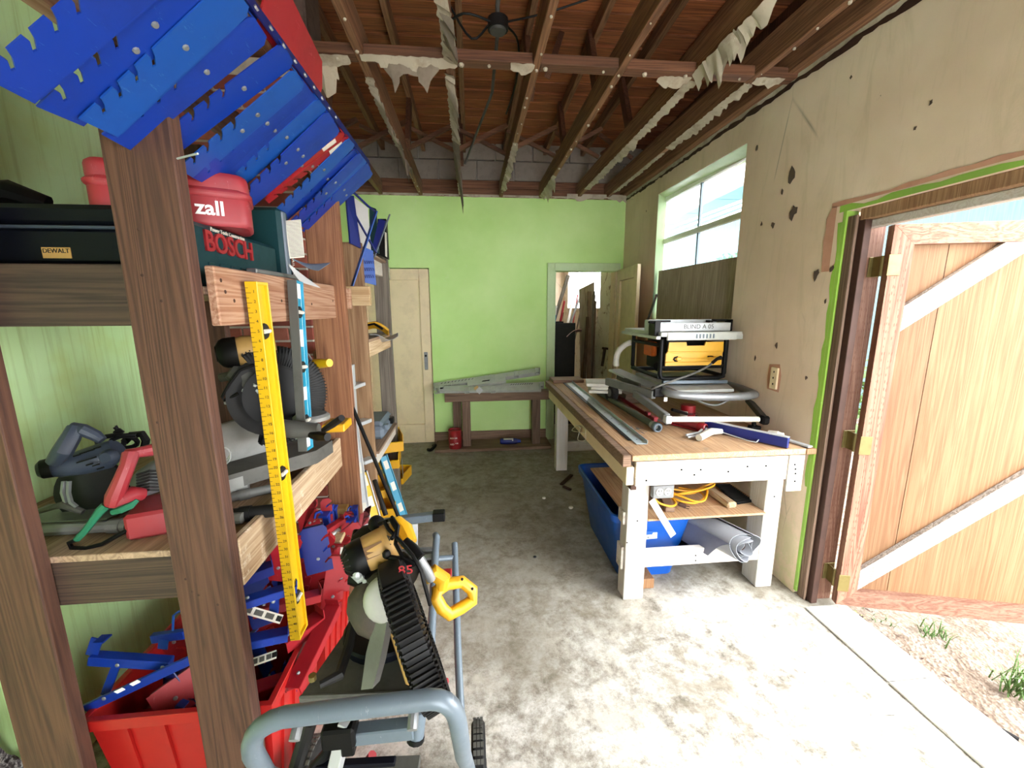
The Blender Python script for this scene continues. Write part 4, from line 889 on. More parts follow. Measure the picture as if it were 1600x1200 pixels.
solo('black_strap_bar', MB().beam(B(501, 605, 1.8), B(505, 642, 1.8), .01, .006), M['black'], 'narrow black bar leaning on the bricks behind the mitre saw', 'bar')
# ================= RED BINS FULL OF BRACKETS =================
def bin_(name, label, x0, x1, y0, y1, h, mat, taper=.04, z0=0.0):
    t = thing(name, label, 'bin', ((x0+x1)/2, (y0+y1)/2, z0)); tk = .006
    def ring(k, z, ins=0): return [(x0+k+ins, y0+k+ins, z), (x1-k-ins, y0+k+ins, z), (x1-k-ins, y1-k-ins, z), (x0+k+ins, y1-k-ins, z)]
    vs = ring(taper, z0)+ring(0, z0+h)+ring(0, z0+h, tk)+ring(taper, z0+tk, tk)
    F = [(3, 2, 1, 0)]+[(4*r_+i, 4*r_+(i+1) % 4, 4*(r_+1)+(i+1) % 4, 4*(r_+1)+i) for r_ in range(3) for i in range(4)]+[(12, 13, 14, 15)]
    part('shell', MB().add(vs, F), mat, t)
    rm = MB(); zr = z0+h
    rm.box(x0-.015, x1+.015, y0-.015, y0+.004, zr-.03, zr+.004, .002); rm.box(x0-.015, x1+.015, y1-.004, y1+.015, zr-.03, zr+.004, .002)
    rm.box(x0-.015, x0+.004, y0, y1, zr-.03, zr+.004, .002); rm.box(x1-.004, x1+.015, y0, y1, zr-.03, zr+.004, .002)
    part('rim', rm, mat, t)
    rb_ = MB(); k = 4
    for i in range(1, k+1):
        xx = x0+(x1-x0)*i/(k+1); rb_.beam((xx, y0+taper-.003, z0+.01), (xx, y0-.003, zr-.03), .012, .008, (0, 1, 0))
        yy = y0+(y1-y0)*i/(k+1); rb_.beam((x1-taper+.003, yy, z0+.01), (x1+.003, yy, zr-.03), .012, .008, (1, 0, 0))
    part('rib', rb_, mat, t); return t
bin_('plastic_bin', 'red plastic bin full of brackets on the floor, between the two front posts', -1.08, -.60, 1.06, 1.46, .44, M['redbin'])
bin_('plastic_bin', 'second red plastic bin of brackets, farther back beside the red-brown post', -1.06, -.595, 1.49, 1.875, .43, M['redbin'])
# placed brackets: (name of look, material, low, high, width, side dir)
def px3(px, py, z): return at(px, py, Z=z)
ct = 0
def br2(label, mat, p, q, wd, vd, nn=3, grp=None, flange=.02, sticker=False, bolts=((.3, .5),)):
    return bracket('loose_bracket', label, mat, p, q, wd, vdir=vd, nn=nn, group=grp, flange=flange, sticker=sticker, bolts=bolts)
G1 = 'brackets heaped in the near red bin'; G2 = 'brackets standing in the far red bin'
# the blue scaffold arm sticking out at the left
sa = thing('blue_scaffold_arm', 'bright blue steel arm with an upright hook, poking out left of the near bin', 'bracket', (-1.02, 1.12, .5))
Y_ = 1.12; W = lambda px, py, y=1.12: at(px, py, Y=y)
part('channel', MB().beam(W(142, 1028), W(268, 1036, 1.14), .03, .028, ch=.002), M['blue'], sa)
part('hook', MB().beam(W(143, 1024), W(152, 998), .03, .004, (0, 1, 0)).beam(W(152, 999), W(168, 998), .03, .004), M['blue'], sa)
part('strut', MB().beam(W(184, 1034), W(164, 1086), .022, .005, (0, 1, 0)), M['blue'], sa)
for (px, py) in ((183, 1040), (254, 1043)): part('rivet', MB().sphere(W(px, py, 1.10), .006, 8, (1, .4, 1)), M['steel'], sa)
lg = thing('blue_slotted_strap', 'long blue strap with white oval holes, sloping across the left of the near bin', 'bracket', W(215, 1070))
part('strap', MB().beam(W(132, 1108, 1.085), W(300, 1030, 1.10), .006, .032, (0, -.3, 1)), M['blue'], lg)
for (px, py) in ((187, 1079), (211, 1067)): part('hole', MB().beam(W(px-6, py+3, 1.0795), W(px+6, py-3, 1.0795), .002, .012, (0, -.3, 1)), M['whiteink'], lg)
part('bolt', MB().sphere(W(162, 1092, 1.08), .006, 8, (1, .4, 1)), M['steel'], lg)
h2 = thing('blue_hinged_bracket', 'small blue hinged bracket with a white plate, resting on red brackets behind the blue arm', 'bracket', W(262, 990))
part('arm', MB().beam(W(238, 997, 1.3), W(290, 990, 1.3), .02, .03, ch=.002), M['blue'], h2)
part('loop', MB().tube([W(270, 985, 1.3), W(271, 962, 1.3), W(280, 955, 1.3), W(292, 950, 1.3)], .004, 6), M['blue2'], h2)
part('plate', MB().beam(W(256, 1000, 1.29), W(254, 1014, 1.29), .03, .003, (0, 1, 0)), M['blue2'], h2)
br2('red bracket with notches leaning behind the blue hinged bracket, left in the near bin', M['red'], W(240, 1005, 1.33), W(292, 955, 1.36), .09, (.3, -.2, -1), 3, G1)
br2('pinkish red notched bracket lying below the blue strap, left in the near bin', M['redcase'], W(228, 1092, 1.12), W(330, 1020, 1.2), .10, (.3, -.3, -1), 3, G1)
br2('dark red flat bracket across the left corner of the near bin', M['red'], W(222, 1110, 1.13), W(340, 1085, 1.18), .05, (0, -.3, -1), 3, G1)
r = random.Random(33)
def arm(name, label, mat, p, q, wd, grp, up=(0, 0, 1), tip=True):
    """folded U channel arm with a hinged strap"""
    p, q = V(p), V(q); t = thing(name, label, 'bracket', (p+q)/2, grp); d, s_, u = basis(q-p, up)
    L_ = (q-p).length; mb = MB()
    c_ = (p+q)/2; mb.ob(c_, (L_, wd, .003), (d, s_, u)); mb.ob(c_+s_*(wd/2)-u*wd*.3, (L_, .003, wd*.6), (d, s_, u)); mb.ob(c_-s_*(wd/2)-u*wd*.3, (L_, .003, wd*.6), (d, s_, u))
    part('channel', mb, mat, t); part('rivet', MB().sphere(p+d*L_*.15+u*.002, .006, 8), M['steel'], t)
    if tip: part('lip', MB().ob(q+u*wd*.25, (.003, wd, wd*.6), (d, s_, u)), mat, t)
    return t
P = lambda px, py, y: at(px, py, Y=y)
spec = [('long bright blue channel arm across the near bin, just right of the front post', 'blue', P(372, 940, 1.12), P(462, 912, 1.2), .035, G1),
        ('short blue strut hanging under the long blue channel in the near bin', 'blue', P(428, 935, 1.16), P(426, 965, 1.14), .02, G1),
        ('blue channel lying deep in the near bin under the white printed strip', 'blue', P(375, 1000, 1.15), P(450, 985, 1.2), .04, G1),
        ('dark blue channel in the shadow of the near bin beside the post', 'navy', P(372, 900, 1.3), P(425, 880, 1.35), .05, G1),
        ('red channel arm lying under the long blue arm in the near bin', 'red', P(395, 950, 1.2), P(500, 925, 1.3), .04, G1),
        ('red channel sloping along the right wall of the near bin', 'red', P(455, 1075, 1.12), P(520, 945, 1.38), .05, G1),
        ('deep red channel lying low in the front of the near bin', 'red', P(380, 1080, 1.12), P(470, 1050, 1.2), .05, G1),
        ('wide red plate channel in the middle of the near bin', 'red', P(440, 1000, 1.25), P(500, 960, 1.35), .06, G1)]
for lab, mt, p, q, wd, grp in spec: arm('bracket_arm', lab, M[mt], p, q, wd, grp)
def strip(label, p, q, wd, up=(0, -.6, 1)):
    t = thing('printed_label_strip', label, 'label', (V(p)+V(q))/2); d, s_, u = basis(V(q)-V(p), up)
    part('strip', MB().beam(p, q, wd, .0015, up), M['label'], t)
    L_ = (V(q)-V(p)).length
    for k in range(3): text('print', 'SAFE LOAD 500\nREAD BEFORE USE\nINSPECT BRACKET', .0065, V(p).lerp(V(q), .2+k*.25)+u*.0012, d, u.cross(d), M['ink'], t, .0002) if False else part('print_block', MB().ob(V(p).lerp(V(q), .16+k*.27)+u*.0012, (L_*.2, wd*.6, .0004), (d, s_, u)), M['castgrey'], t)
    part('code_block', MB().ob(V(p).lerp(V(q), .93)+u*.0012, (wd*.6, wd*.6, .0004), (d, s_, u)), M['dgrey'], t); return t
strip('long white printed strip lying across the near bin, under the long blue arm', P(376, 950, 1.11), P(440, 968, 1.13), .024)
strip('white printed strip low in the near bin beside the front post', P(392, 1036, 1.12), P(432, 1022, 1.14), .024)
# heap of notched brackets, generated but each with its own place
heap = [  # (px, py, Ylow, height m, dx, dy, wd, mat, label)
 (395, 985, 1.30, .22, -.05, .03, .085, 'navy', 'dark blue notched bracket at the back of the near bin, next to the front post'),
 (405, 905, 1.36, .16, .07, .0, .09, 'red', 'dark red notched bracket with a chamfered end, under the lower front board'),
 (430, 880, 1.40, .13, -.06, .05, .07, 'navy', 'dark navy bracket leaning under the lower front board, behind the yellow level'),
 (480, 900, 1.42, .17, -.02, .02, .09, 'navy', 'blue notched bracket standing just right of the yellow level foot'),
 (500, 960, 1.40, .20, .03, .05, .07, 'red', 'dark red notched bracket standing in the middle between the bins'),
 (515, 925, 1.46, .16, .02, .04, .07, 'red', 'dark red notched bracket next to the right rim of the near bin'),
 (470, 835, 1.66, .10, -.03, .05, .08, 'red', 'red bracket half hidden behind the yellow level in the far bin'),
 (480, 812, 1.72, .11, .0, .03, .04, 'red', 'thin red notched bracket standing at the left of the far bin'),
 (505, 835, 1.74, .15, -.01, .03, .045, 'red', 'tall red notched bracket in the far bin, left of the blue hooks'),
 (533, 850, 1.78, .14, .01, .02, .05, 'red', 'red slotted bracket in the far bin under the red-brown post'),
 (558, 835, 1.82, .10, .02, .02, .04, 'red', 'short red bracket at the right end of the far bin'),
 (497, 862, 1.60, .10, .14, .05, .05, 'red', 'red bracket lying crosswise over the middle of the far bin'),
 (450, 870, 1.55, .08, .15, .02, .06, 'red', 'red bracket lying behind the blue four-hole plate'),
 (520, 870, 1.55, .06, .12, .06, .04, 'redcase', 'pinkish red bracket angled over the right rim of the far bin')]
for (px, py, y, h_, dx, dy, wd, mt, lab) in heap:
    p = P(px, py, y); br2(lab, M[mt], p, p+V((dx, dy, h_)), wd, (1, .25, 0), 3, G2 if y > 1.5 else G1, sticker=(px in (515,)))
fp = thing('four_hole_plate', 'blue steel plate with four holes lying flat-on in the middle of the red bins', 'plate', P(488, 862, 1.5))
part('plate', MB().add([P(463, 850, 1.5), P(511, 852, 1.5), P(511, 874, 1.48), P(465, 872, 1.48)]+[v_+V((0, .004, 0)) for v_ in (P(463, 850, 1.5), P(511, 852, 1.5), P(511, 874, 1.48), P(465, 872, 1.48))], [(0, 1, 2, 3), (7, 6, 5, 4), (0, 4, 5, 1), (1, 5, 6, 2), (2, 6, 7, 3), (3, 7, 4, 0)]), M['blue'], fp)
for (px, py) in ((485, 857), (497, 857), (487, 867), (500, 867)): part('hole', MB().lathe([(0, .001), (.005, .001), (.006, 0)], P(px, py, 1.49)+V((0, -.002, 0)), (0, -1, .2), 8), M['label'], fp)
rh = random.Random(77)
for k in range(26):
    far = k >= 14; mt = rh.choice(['red', 'red', 'navy', 'redcase', 'blue'])
    x = rh.uniform(-1.0, -.68); y = rh.uniform(1.54, 1.80) if far else rh.uniform(1.12, 1.38); z = rh.uniform(.20, .42) if far else rh.uniform(.12, .34)
    if not far and x < -.8: z = min(z, .28)
    p = V((x, y, z)); q = p+V((rh.uniform(-.10, .10), rh.uniform(-.06, .06), rh.uniform(.10, .26)))
    q.x = min(q.x, -.64)
    red_ = mt in ('red', 'redcase')
    lab = ('red' if red_ else 'blue')+' notched bracket buried in the heap inside the '+('far' if far else 'near')+' red bin'
    br2(lab, M[mt], p, q, rh.uniform(.04, .08), (1, rh.uniform(-.6, .6), 0), 3, ('red' if red_ else 'blue')+' brackets buried in the '+('far' if far else 'near')+' red bin')
def hookb(label, px, py, y, s_=1.0):
    c_ = P(px, py, y); t = thing('blue_hook_bracket', label, 'bracket', c_, 'blue hooked brackets standing in the far bin')
    part('upright', MB().box(c_.x-.016*s_, c_.x+.016*s_, c_.y, c_.y+.02, c_.z-.14*s_, c_.z, .002), M['blue'], t)
    part('hook', MB().tube([c_+V((-.012, 0, 0)), c_+V((-.014, -.01, .02*s_)), c_+V((-.03*s_, -.03, .022*s_)), c_+V((-.036*s_, -.035, .0))], .006*s_, 6).box(c_.x-.02*s_, c_.x+.02*s_, c_.y-.03, c_.y+.02, c_.z-.004, c_.z+.004), M['blue'], t)
for a_ in ((508, 803, 1.72, .9, 'blue hooked bracket, leftmost of the cluster in the far red bin'), (515, 792, 1.80, .7, 'small blue hooked bracket, second of the cluster in the far bin'), (521, 793, 1.84, .7, 'small blue hooked bracket, third of the cluster in the far bin'),
           (550, 810, 1.80, .9, 'blue hooked bracket in front of the foot of the red-brown post'), (554, 793, 1.86, .6, 'small blue hooked bracket just behind the one at the red-brown post')): hookb(a_[4], a_[0], a_[1], a_[2], a_[3])
solo('yellow_wooden_block', MB().ob(P(532, 800, 1.88), (.07, .05, .06), None, .003), M['tan'], 'yellowish block standing in the far bin at the foot of the red-brown post', 'block')
arm('bracket_arm', 'bent red flat arm with a pale edge lying diagonally over the far bin', M['red'], P(495, 835, 1.6), P(535, 810, 1.7), .03, G2)
arm('bracket_arm', 'white-edged flat arm lying diagonally below the bent red arm', M['sheetpaper'], P(502, 846, 1.58), P(530, 826, 1.66), .012, G2, tip=False)
solo('pale_wood_wedge', MB().beam(P(526, 848, 1.6), P(534, 832, 1.64), .035, .015, ch=.002), M['pinex'], 'pale wooden wedge lying among the red brackets of the far bin', 'wedge')
solo('dark_wood_scrap', MB().beam(P(462, 940, 1.25), P(490, 928, 1.3), .02, .012, ch=.002), M['bench_old'], 'brown scrap of wood lying on the red brackets of the near bin', 'wood scrap')
# crumpled plastic at the wall
r = random.Random(12)
cb = MB().sheet(lambda u, v: (-1.36+.10*u+.03*sin(9*u+7*v), .99+.22*v+.02*sin(13*v), .05+.40*(1-u)*(.7+.3*sin(6*v+4*u))+.03*sin(23*u+19*v)), 16, 16, .002)
mm = NT('crumpled_dark_film', .3); mm.color(mm.ramp(mm.noise(mm.coord(), 18, 6, .8), [(.42, C('#2a2228')), (.5, C('#5e565c')), (.58, C('#eceaea'))]))
solo('crumpled_film', cb, mm.m, 'crumpled black and white film in the bottom left corner beside the first post', 'plastic film')

# ================= TUBE STAND ON WHEELS =================
st = thing('wheeled_saw_stand', 'blue-grey tubular folding saw stand on two dusty wheels, in the foreground', 'saw stand', (-.25, .9, 0))
def arc(p, c_, q, m_=5): p, c_, q = V(p), V(c_), V(q); return [p*(1-t)**2+c_*(2*t*(1-t))+q*t*t for t in [k/m_ for k in range(m_+1)]]
hp = [V((-.47, 1.02, .16)), V((-.43, .72, .62))]+arc((-.41, .655, .76), (-.405, .64, .835), (-.345, .648, .838))+arc((-.09, .648, .846), (-.045, .645, .848), (-.040, .655, .775))+[V((-.036, .72, .62)), V((-.03, 1.02, .16))]
part('handle_tube', MB().tube(hp, .0175, 14), M['stand'], st)
for (px, py) in ((463, 1138), (645, 1122)): q = atd_ = at(px, py, Z=.825); part('handle_peg', MB().cyl(q+V((0, .01, .0)), q+V((0, -.012, -.012)), .0095, n=10), M['steel'], st)
part('axle', MB().tube([(-.52, 1.045, .13), (.02, 1.045, .13)], .01, 8), M['steel'], st)
for xw, lb in ((-.005, None), (-.51, None)):
    wh = part('wheel', MB().lathe([(.085, -.020), (.118, -.022), (.130, -.012), (.130, .012), (.118, .022), (.085, .020)], (xw, 1.045, .13), (1, 0, 0), 30), M['tyre'], st)
    tr = MB()
    for k in range(40):
        a = 2*pi*k/40; c_ = V((xw, 1.045+.131*cos(a), .13+.131*sin(a))); rd = V((0, cos(a), sin(a)))
        for dx in (-.011, .0, .011): tr.ob(c_+V((dx, 0, 0)), (.009, .012, .006), (V((1, 0, 0)), rd.cross(V((1, 0, 0))), rd))
    part('tread', tr, M['castgrey'], wh); part('hub', MB().lathe([(.0, -.024), (.03, -.024), (.035, -.016), (.088, -.012), (.088, .012), (.035, .016), (.03, .024), (.0, .024)], (xw, 1.045, .13), (1, 0, 0), 20), M['black'], wh)
part('rail_tube', MB().tube([(-.055, 1.08, .12), (-.075, 1.35, .28), (-.095, 1.73, .46), (-.097, 1.76, .478)], .014, 12), M['stand'], st)
part('rail_tube', MB().tube([(-.165, 1.25, .36), (-.17, 1.60, .53), (-.168, 1.66, .575), (-.175, 1.69, .565)], .015, 12), M['stand'], st)
part('rail_tube', MB().tube([(-.46, 1.06, .12), (-.43, 1.4, .34), (-.42, 1.66, .5)], .014, 12), M['stand'], st)
part('cross_tube', MB().tube([(-.42, 1.66, .47), (-.095, 1.70, .445)], .013, 10), M['stand'], st)
b0, b1 = V((-.36, 1.80, .585)), V((-.165, 1.80, .60))
arm_ = part('work_support', MB().beam(b0, b1, .04, .035, ch=.004), M['stand'], st)
part('rubber_end', MB().beam(b1-V((.03, 0, 0)), b1+V((.025, 0, 0)), .046, .042, ch=.003), M['black'], arm_)
part('support_post', MB().beam((-.28, 1.79, .57), (-.28, 1.73, .42), .03, .02), M['silver'], arm_)
part('slide_plate', MB().ob((-.25, 1.62, .50), (.17, .12, .02), None, .004), M['castgrey'], st)
part('slide_rail', MB().beam((-.34, 1.60, .515), (-.16, 1.60, .52), .03, .012, ch=.002).beam((-.34, 1.66, .515), (-.16, 1.66, .52), .02, .012, ch=.002), M['steel'], st)
# square cross tubes below the handle
part('square_tube', MB().beam(at(552, 1147, Z=.55), at(648, 1137, Z=.56), .035, .035, ch=.003), M['stand'], st)
part('stub_tube', MB().tube([at(655, 1108, Z=.60), at(650, 1153, Z=.53)], .0185, 12), M['stand'], st)
part('stub_cap', MB().tube([at(650, 1150, Z=.535), at(649, 1157, Z=.525)], .021, 12), M['black'], st)
part('upright_tube', MB().beam(at(542, 1125, Z=.6), at(520, 1215, Z=.42), .034, .028, ch=.002), M['silver'], st)
part('clamp_block', MB().ob(at(532, 1143, Z=.57), (.075, .05, .055), None, .006).ob(at(545, 1160, Z=.54), (.03, .03, .05), None, .003), M['black'], st)
part('brace_tube', MB().tube([at(485, 1125, Z=.6), at(462, 1200, Z=.45)], .017, 10).tube([at(525, 1150, Z=.5), at(512, 1175, Z=.45), at(490, 1200, Z=.42)], .013, 10), M['dgrey'], st)
part('foot_plate', MB().beam(at(480, 1208, Z=.40), at(655, 1200, Z=.40), .05, .02, ch=.002), M['castgrey'], st)
part('dark_bar', MB().beam(at(495, 1196, Z=.43), at(618, 1189, Z=.43), .02, .012, ch=.002), M['darkblue'], st)
part('red_lever', MB().beam(at(650, 1070, Z=.58), at(700, 1066, Z=.60), .02, .014, ch=.003).tube([at(575, 1190, Z=.40), at(582, 1180, Z=.42)], .012, 8), M['redcase'], st)
part('red_clip', MB().ob(at(697, 898, Z=.58), (.04, .05, .02), None, .003), M['red'], st)

# ================= MITRE SAW ON THE STAND =================
sw_ = thing('floor_mitre_saw', 'yellow and black mitre saw with ribbed guard and D-handle on the wheeled stand', 'mitre saw', (-.25, .95, .6))
def D(px, py, d): return EYE+RM @ (V((px-800, py-600, FP))*(d/FP))
part('base_table', MB().prism([(-.40, .835), (-.145, .815), (-.135, .90), (-.16, 1.05), (-.20, 1.18), (-.35, 1.20), (-.36, 1.0)], (0, 0, .655), (1, 0, 0), (0, 1, 0), .035), M['castgrey'], sw_)
part('front_lip', MB().beam((-.405, .832, .665), (-.14, .812, .668), .012, .05, ch=.004), M['castgrey'], sw_)
part('mount_bolt', MB().cyl((-.385, .86, .70), (-.385, .86, .712), .009, n=8), M['brass'], sw_)
part('turntable', MB().lathe([(.0, .012), (.10, .012), (.105, .006), (.105, -.02)], (-.25, 1.0, .70), (0, 0, 1), 26), M['darkblue'], sw_)
fq = [D(564, 1078, .92), D(582, 1076, .91), D(592, 1040, .92), D(600, 1000, .93), D(612, 925, .92), D(604, 918, .93), D(590, 950, .95), D(572, 1020, .95)]; M['fence'] = gain(.36, paint, 'scuffed_fence_casting', '#b0aeaa', .45, .1, '#6c6458', .5, 9)
part('fence', MB().add(fq+[q+V((.012, .018, 0)) for q in fq], [tuple(range(8)), tuple(range(8, 16))[::-1]]+[(i, (i+1) % 8, (i+1) % 8+8, i+8) for i in range(8)]), M['fence'], sw_)
fq = [D(500, 1085, .88), D(545, 1058, .90), D(562, 1025, .96), D(553, 975, 1.02), D(535, 985, 1.02), D(530, 1040, .95)]
hubax = (RM @ V((-.72, .34, -.60))).normalized(); hc = D(600, 938, 1.02)
part('bevel_housing', MB().lathe([(.06, .024), (.074, .02), (.080, .0), (.078, -.03), (.05, -.04)], hc, hubax, 30), M['castgrey'], sw_)
wax = (RM @ V((.10, -.40, -.9))).normalized()
part('white_cap', MB().lathe([(.0, .030), (.03, .027), (.046, .016), (.052, .0), (.050, -.02)], D(603, 935, .955), wax, 24), M['peelwhite'], sw_)
part('pivot_housing', MB().lathe([(.0, .085), (.03, .082), (.055, .066), (.068, .04), (.07, .018), (.06, .0)], hc, hubax, 28), M['bench_old'] if False else paint('dusty_black_casting', '#3a332e', .6, 0, '#7a6a5c', .5), sw_)
part('arm', MB().beam(D(604, 915, 1.0), D(652, 1062, .93), .05, .02, tuple(RM @ V((.5, -.2, -.8))), ch=.004), M['tan'], sw_)
part('arm_bolt', MB().sphere(D(618, 945, .965), .005, 6).sphere(D(628, 972, .955), .005, 6).sphere(D(640, 1008, .945), .005, 6), M['black'], sw_)
part('slide_rod', MB().tube([D(602, 905, .97), D(625, 955, .94), D(650, 1015, .92)], .005, 8).tube([D(594, 915, .97), D(620, 970, .94)], .005, 8), M['black'], sw_)
GA = (RM @ V((.88, -.32, .34))).normalized(); GC = D(646, 986, .98); GR = .168
part('blade_guard', MB().lathe([(.112, .030), (.140, .032), (GR, .024), (GR, -.024), (.140, -.032), (.112, -.030)], GC, GA, 36), M['black'], sw_)
part('guard_disc', MB().lathe([(.0, -.004), (.125, -.004), (.125, .004), (.0, .004)], GC, GA, 36), M['castgrey'], sw_)
part('guard_rib', guard_ribs(GC, GA, GR, RAD(0), RAD(356), 84, .062, .118), M['dgrey'], sw_)
part('guard_cap', MB().lathe([(.12, .035), (.150, .035), (GR+.008, .024), (GR+.008, -.024), (.150, -.035), (.12, -.035)], GC, GA, 10, RAD(78), RAD(112), (0, 0, 1)), M['dgrey'], sw_)
text('painted_mark', '85', .034, D(634, 891, .925), (RM @ V((1, 0, .2))), (RM @ V((0, -1, -.35))), M['redink'], sw_, .0006)
ma, mb_ = D(556, 874, 1.02), D(618, 846, 1.06); mdv = (mb_-ma).normalized()
part('motor_housing', MB().tube([ma+mdv*.01, ma+mdv*.03, mb_-mdv*.03, mb_], [.040, .046, .049, .045], 18), M['tan'], sw_)
cp_ = part('motor_cap', MB().lathe([(.0, -.03), (.026, -.028), (.040, -.016), (.046, .004), (.047, .024)], ma, mdv, 20), M['black'], sw_)
sl = MB(); d_, x_, y_ = basis(mdv)
for k in range(18):
    a = 2*pi*k/18; rd = x_*cos(a)+y_*sin(a); sl.beam(ma+rd*.02-mdv*.030, ma+rd*.043-mdv*.014, .003, .003, rd)
part('vent_slot', sl, M['dgrey'], cp_)
vp = MB()
for k in (-1, 1): vp.beam(ma.lerp(mb_, .35)+(RM @ V((.004, -.3+k*.14, -1))).normalized()*.0455, ma.lerp(mb_, .8)+(RM @ V((.004, -.3+k*.14, -1))).normalized()*.0475, .018, .003, tuple(RM @ V((0, -.3, -1))))
part('motor_vent', vp, paint('brown_vent', '#6b4a24', .6), sw_)
part('motor_band', MB().tube([ma.lerp(mb_, .80)-mdv*.006, ma.lerp(mb_, .80)+mdv*.006], .0515, 18), M['tan'], sw_)
text('painted_number', '814', .026, ma.lerp(mb_, .93)+(RM @ V((.05, -.35, -1))).normalized()*.050, (RM @ V((.35, -1, 0))), (RM @ V((-1, -.35, .2))), M['ink'], sw_, .0006)
part('gear_case', MB().tube([D(590, 880, 1.06), D(620, 890, 1.04), D(640, 905, 1.02)], [.03, .045, .035], 12).tube([D(548, 900, 1.02), D(575, 905, 1.02), D(600, 895, 1.03)], [.02, .03, .03], 10), M['black'], sw_)
part('linkage', MB().tube([D(552, 895, 1.0), D(562, 905, 1.0), D(570, 900, 1.0)], .01, 8).sphere(D(558, 898, .99), .012, 8).sphere(D(572, 908, 1.0), .010, 8), M['silver'], sw_)
part('dust_port', MB().tube([D(556, 845, 1.12), D(559, 830, 1.14)], [.014, .013], 12).tube([D(560, 850, 1.12), D(575, 840, 1.13), D(590, 835, 1.13)], [.03, .035, .03], 12), M['dgrey'], sw_)
part('lock_knob', MB().sphere(D(588, 818, 1.1), .022, 12), M['black'], sw_)
part('lever', MB().tube([D(605, 870, .99), D(618, 872, .98), D(628, 876, .98)], .006, 8).sphere(D(604, 866, .985), .011, 8), M['black'], sw_)
part('upper_arm', MB().tube([D(618, 815, 1.16), D(630, 830, 1.14), D(640, 850, 1.12)], [.02, .028, .022], 10), M['yellow'], sw_)
part('carry_grip', MB().tube([D(632, 846, 1.06), D(645, 858, 1.05), D(657, 872, 1.04)], [.013, .015, .015], 12), M['black'], sw_)
part('carry_tube', MB().tube([D(655, 872, 1.045), D(668, 893, 1.05), D(674, 905, 1.06)], .012, 12), M['steel'], sw_)
part('cord', MB().tube([D(600, 815, 1.05), D(608, 828, 1.03), D(625, 845, 1.0), D(645, 868, .98), D(658, 892, .97), D(664, 915, .97), D(672, 945, .98)], .005, 8).tube([D(612, 808, 1.06), D(622, 822, 1.03), D(618, 850, 1.0), D(630, 872, .98), D(648, 880, .98)], .005, 8).tube([D(592, 818, 1.08), D(610, 812, 1.05), D(620, 828, 1.03), D(612, 842, 1.0)], .005, 8), M['black'], sw_)
hy = part('handle', MB().tube([D(682, 924, 1.08), D(699, 912, 1.1), D(722, 909, 1.12), D(738, 922, 1.12), D(738, 938, 1.12), D(720, 950, 1.1), D(702, 960, 1.08), D(690, 950, 1.07), D(682, 935, 1.07)], .0165, 12, closed=True), M['yellow'], sw_)
part('handle_bracket', MB().tube([D(664, 905, 1.06), D(678, 895, 1.08), D(692, 905, 1.08), D(690, 920, 1.08)], [.014, .022, .022, .014], 10), M['yellow'], sw_)
for (px, py) in ((722, 905), (738, 920), (700, 957)): part('screw', MB().sphere(D(px, py, 1.10), .004, 6), M['black'], hy)
part('rubber_foot', MB().tube([D(680, 1070, .90), D(690, 1085, .89), D(700, 1098, .9)], [.012, .018, .014], 10), M['black'], sw_)
part('lock_lever', MB().tube([D(655, 1060, .9), D(662, 1078, .9), D(672, 1090, .9)], [.008, .012, .008], 8), M['silver'], sw_)
part('clamp_arm', MB().tube([D(500, 1070, .9), D(530, 1055, .92), D(545, 1010, 1.0), D(552, 970, 1.05)], [.008, .012, .012, .010], 8), M['dgrey'], sw_)
# ================= THINGS STANDING BEHIND THE SAW, AT THE FAR RACK =================
rd_ = thing('black_pole', 'long thin black pole leaning from the stand up to the red-brown post', 'pole', (-.33, 1.5, .5))
part('pole', MB().tube([(-.30, 1.75, .5), (-.615, 1.965, 1.24)], .0085, 10), M['black'], rd_)
part('grip', MB().tube([at(585, 750, Y=1.86), at(603, 805, Y=1.78)], .011, 10), M['dgrey'], rd_)
def simple_level(name, label, top, bot, wd, th, face, edge, xdir=(1, 0, 0)):
    top, bot = V(top), V(bot); t = thing(name, label, 'spirit level', bot); d = (top-bot).normalized(); yv = V(xdir); yv = (yv-d*yv.dot(d)).normalized(); n_ = d.cross(yv)
    if n_.dot(EYE-top) < 0: n_ = -n_
    L_ = (top-bot).length; c_ = (top+bot)/2
    part('web', MB().ob(c_, (wd, th*.4, L_), (yv, n_, d)), face, t); part('edge_rail', MB().ob(c_-yv*wd/2, (.006, th, L_), (yv, n_, d), .001), edge, t); part('edge_rail', MB().ob(c_+yv*wd/2, (.006, th, L_), (yv, n_, d), .001), edge, t)
    part('end_cap', MB().ob(top, (wd, th, .01), (yv, n_, d), .002), M['dgrey'], t)
    for f_ in (.85, .5, .15): part('vial_window', MB().ob(bot.lerp(top, f_)+n_*th*.22, (wd*.6, .002, .06), (yv, n_, d)), M['label'], t)
    return t
simple_level('blue_level', 'bright blue spirit level leaning out over the floor by the far shelving', at(598, 712, Y=2.75), at(630, 806, Y=2.72), .05, .03, M['cyan'], M['cyan'], (.8, .6, 0))
simple_level('yellow_and_silver_level', 'yellow and silver spirit level leaning behind the black pole', at(565, 738, Y=2.28), at(592, 830, Y=2.2), .055, .03, M['levely'], M['silver'], (.9, .4, 0))
simple_level('silver_level', 'plain silver level leaning against the pale pine post', at(548, 640, Y=2.2), at(572, 820, Y=2.15), .05, .02, M['silver'], M['sheetpaper'], (1, .3, 0))
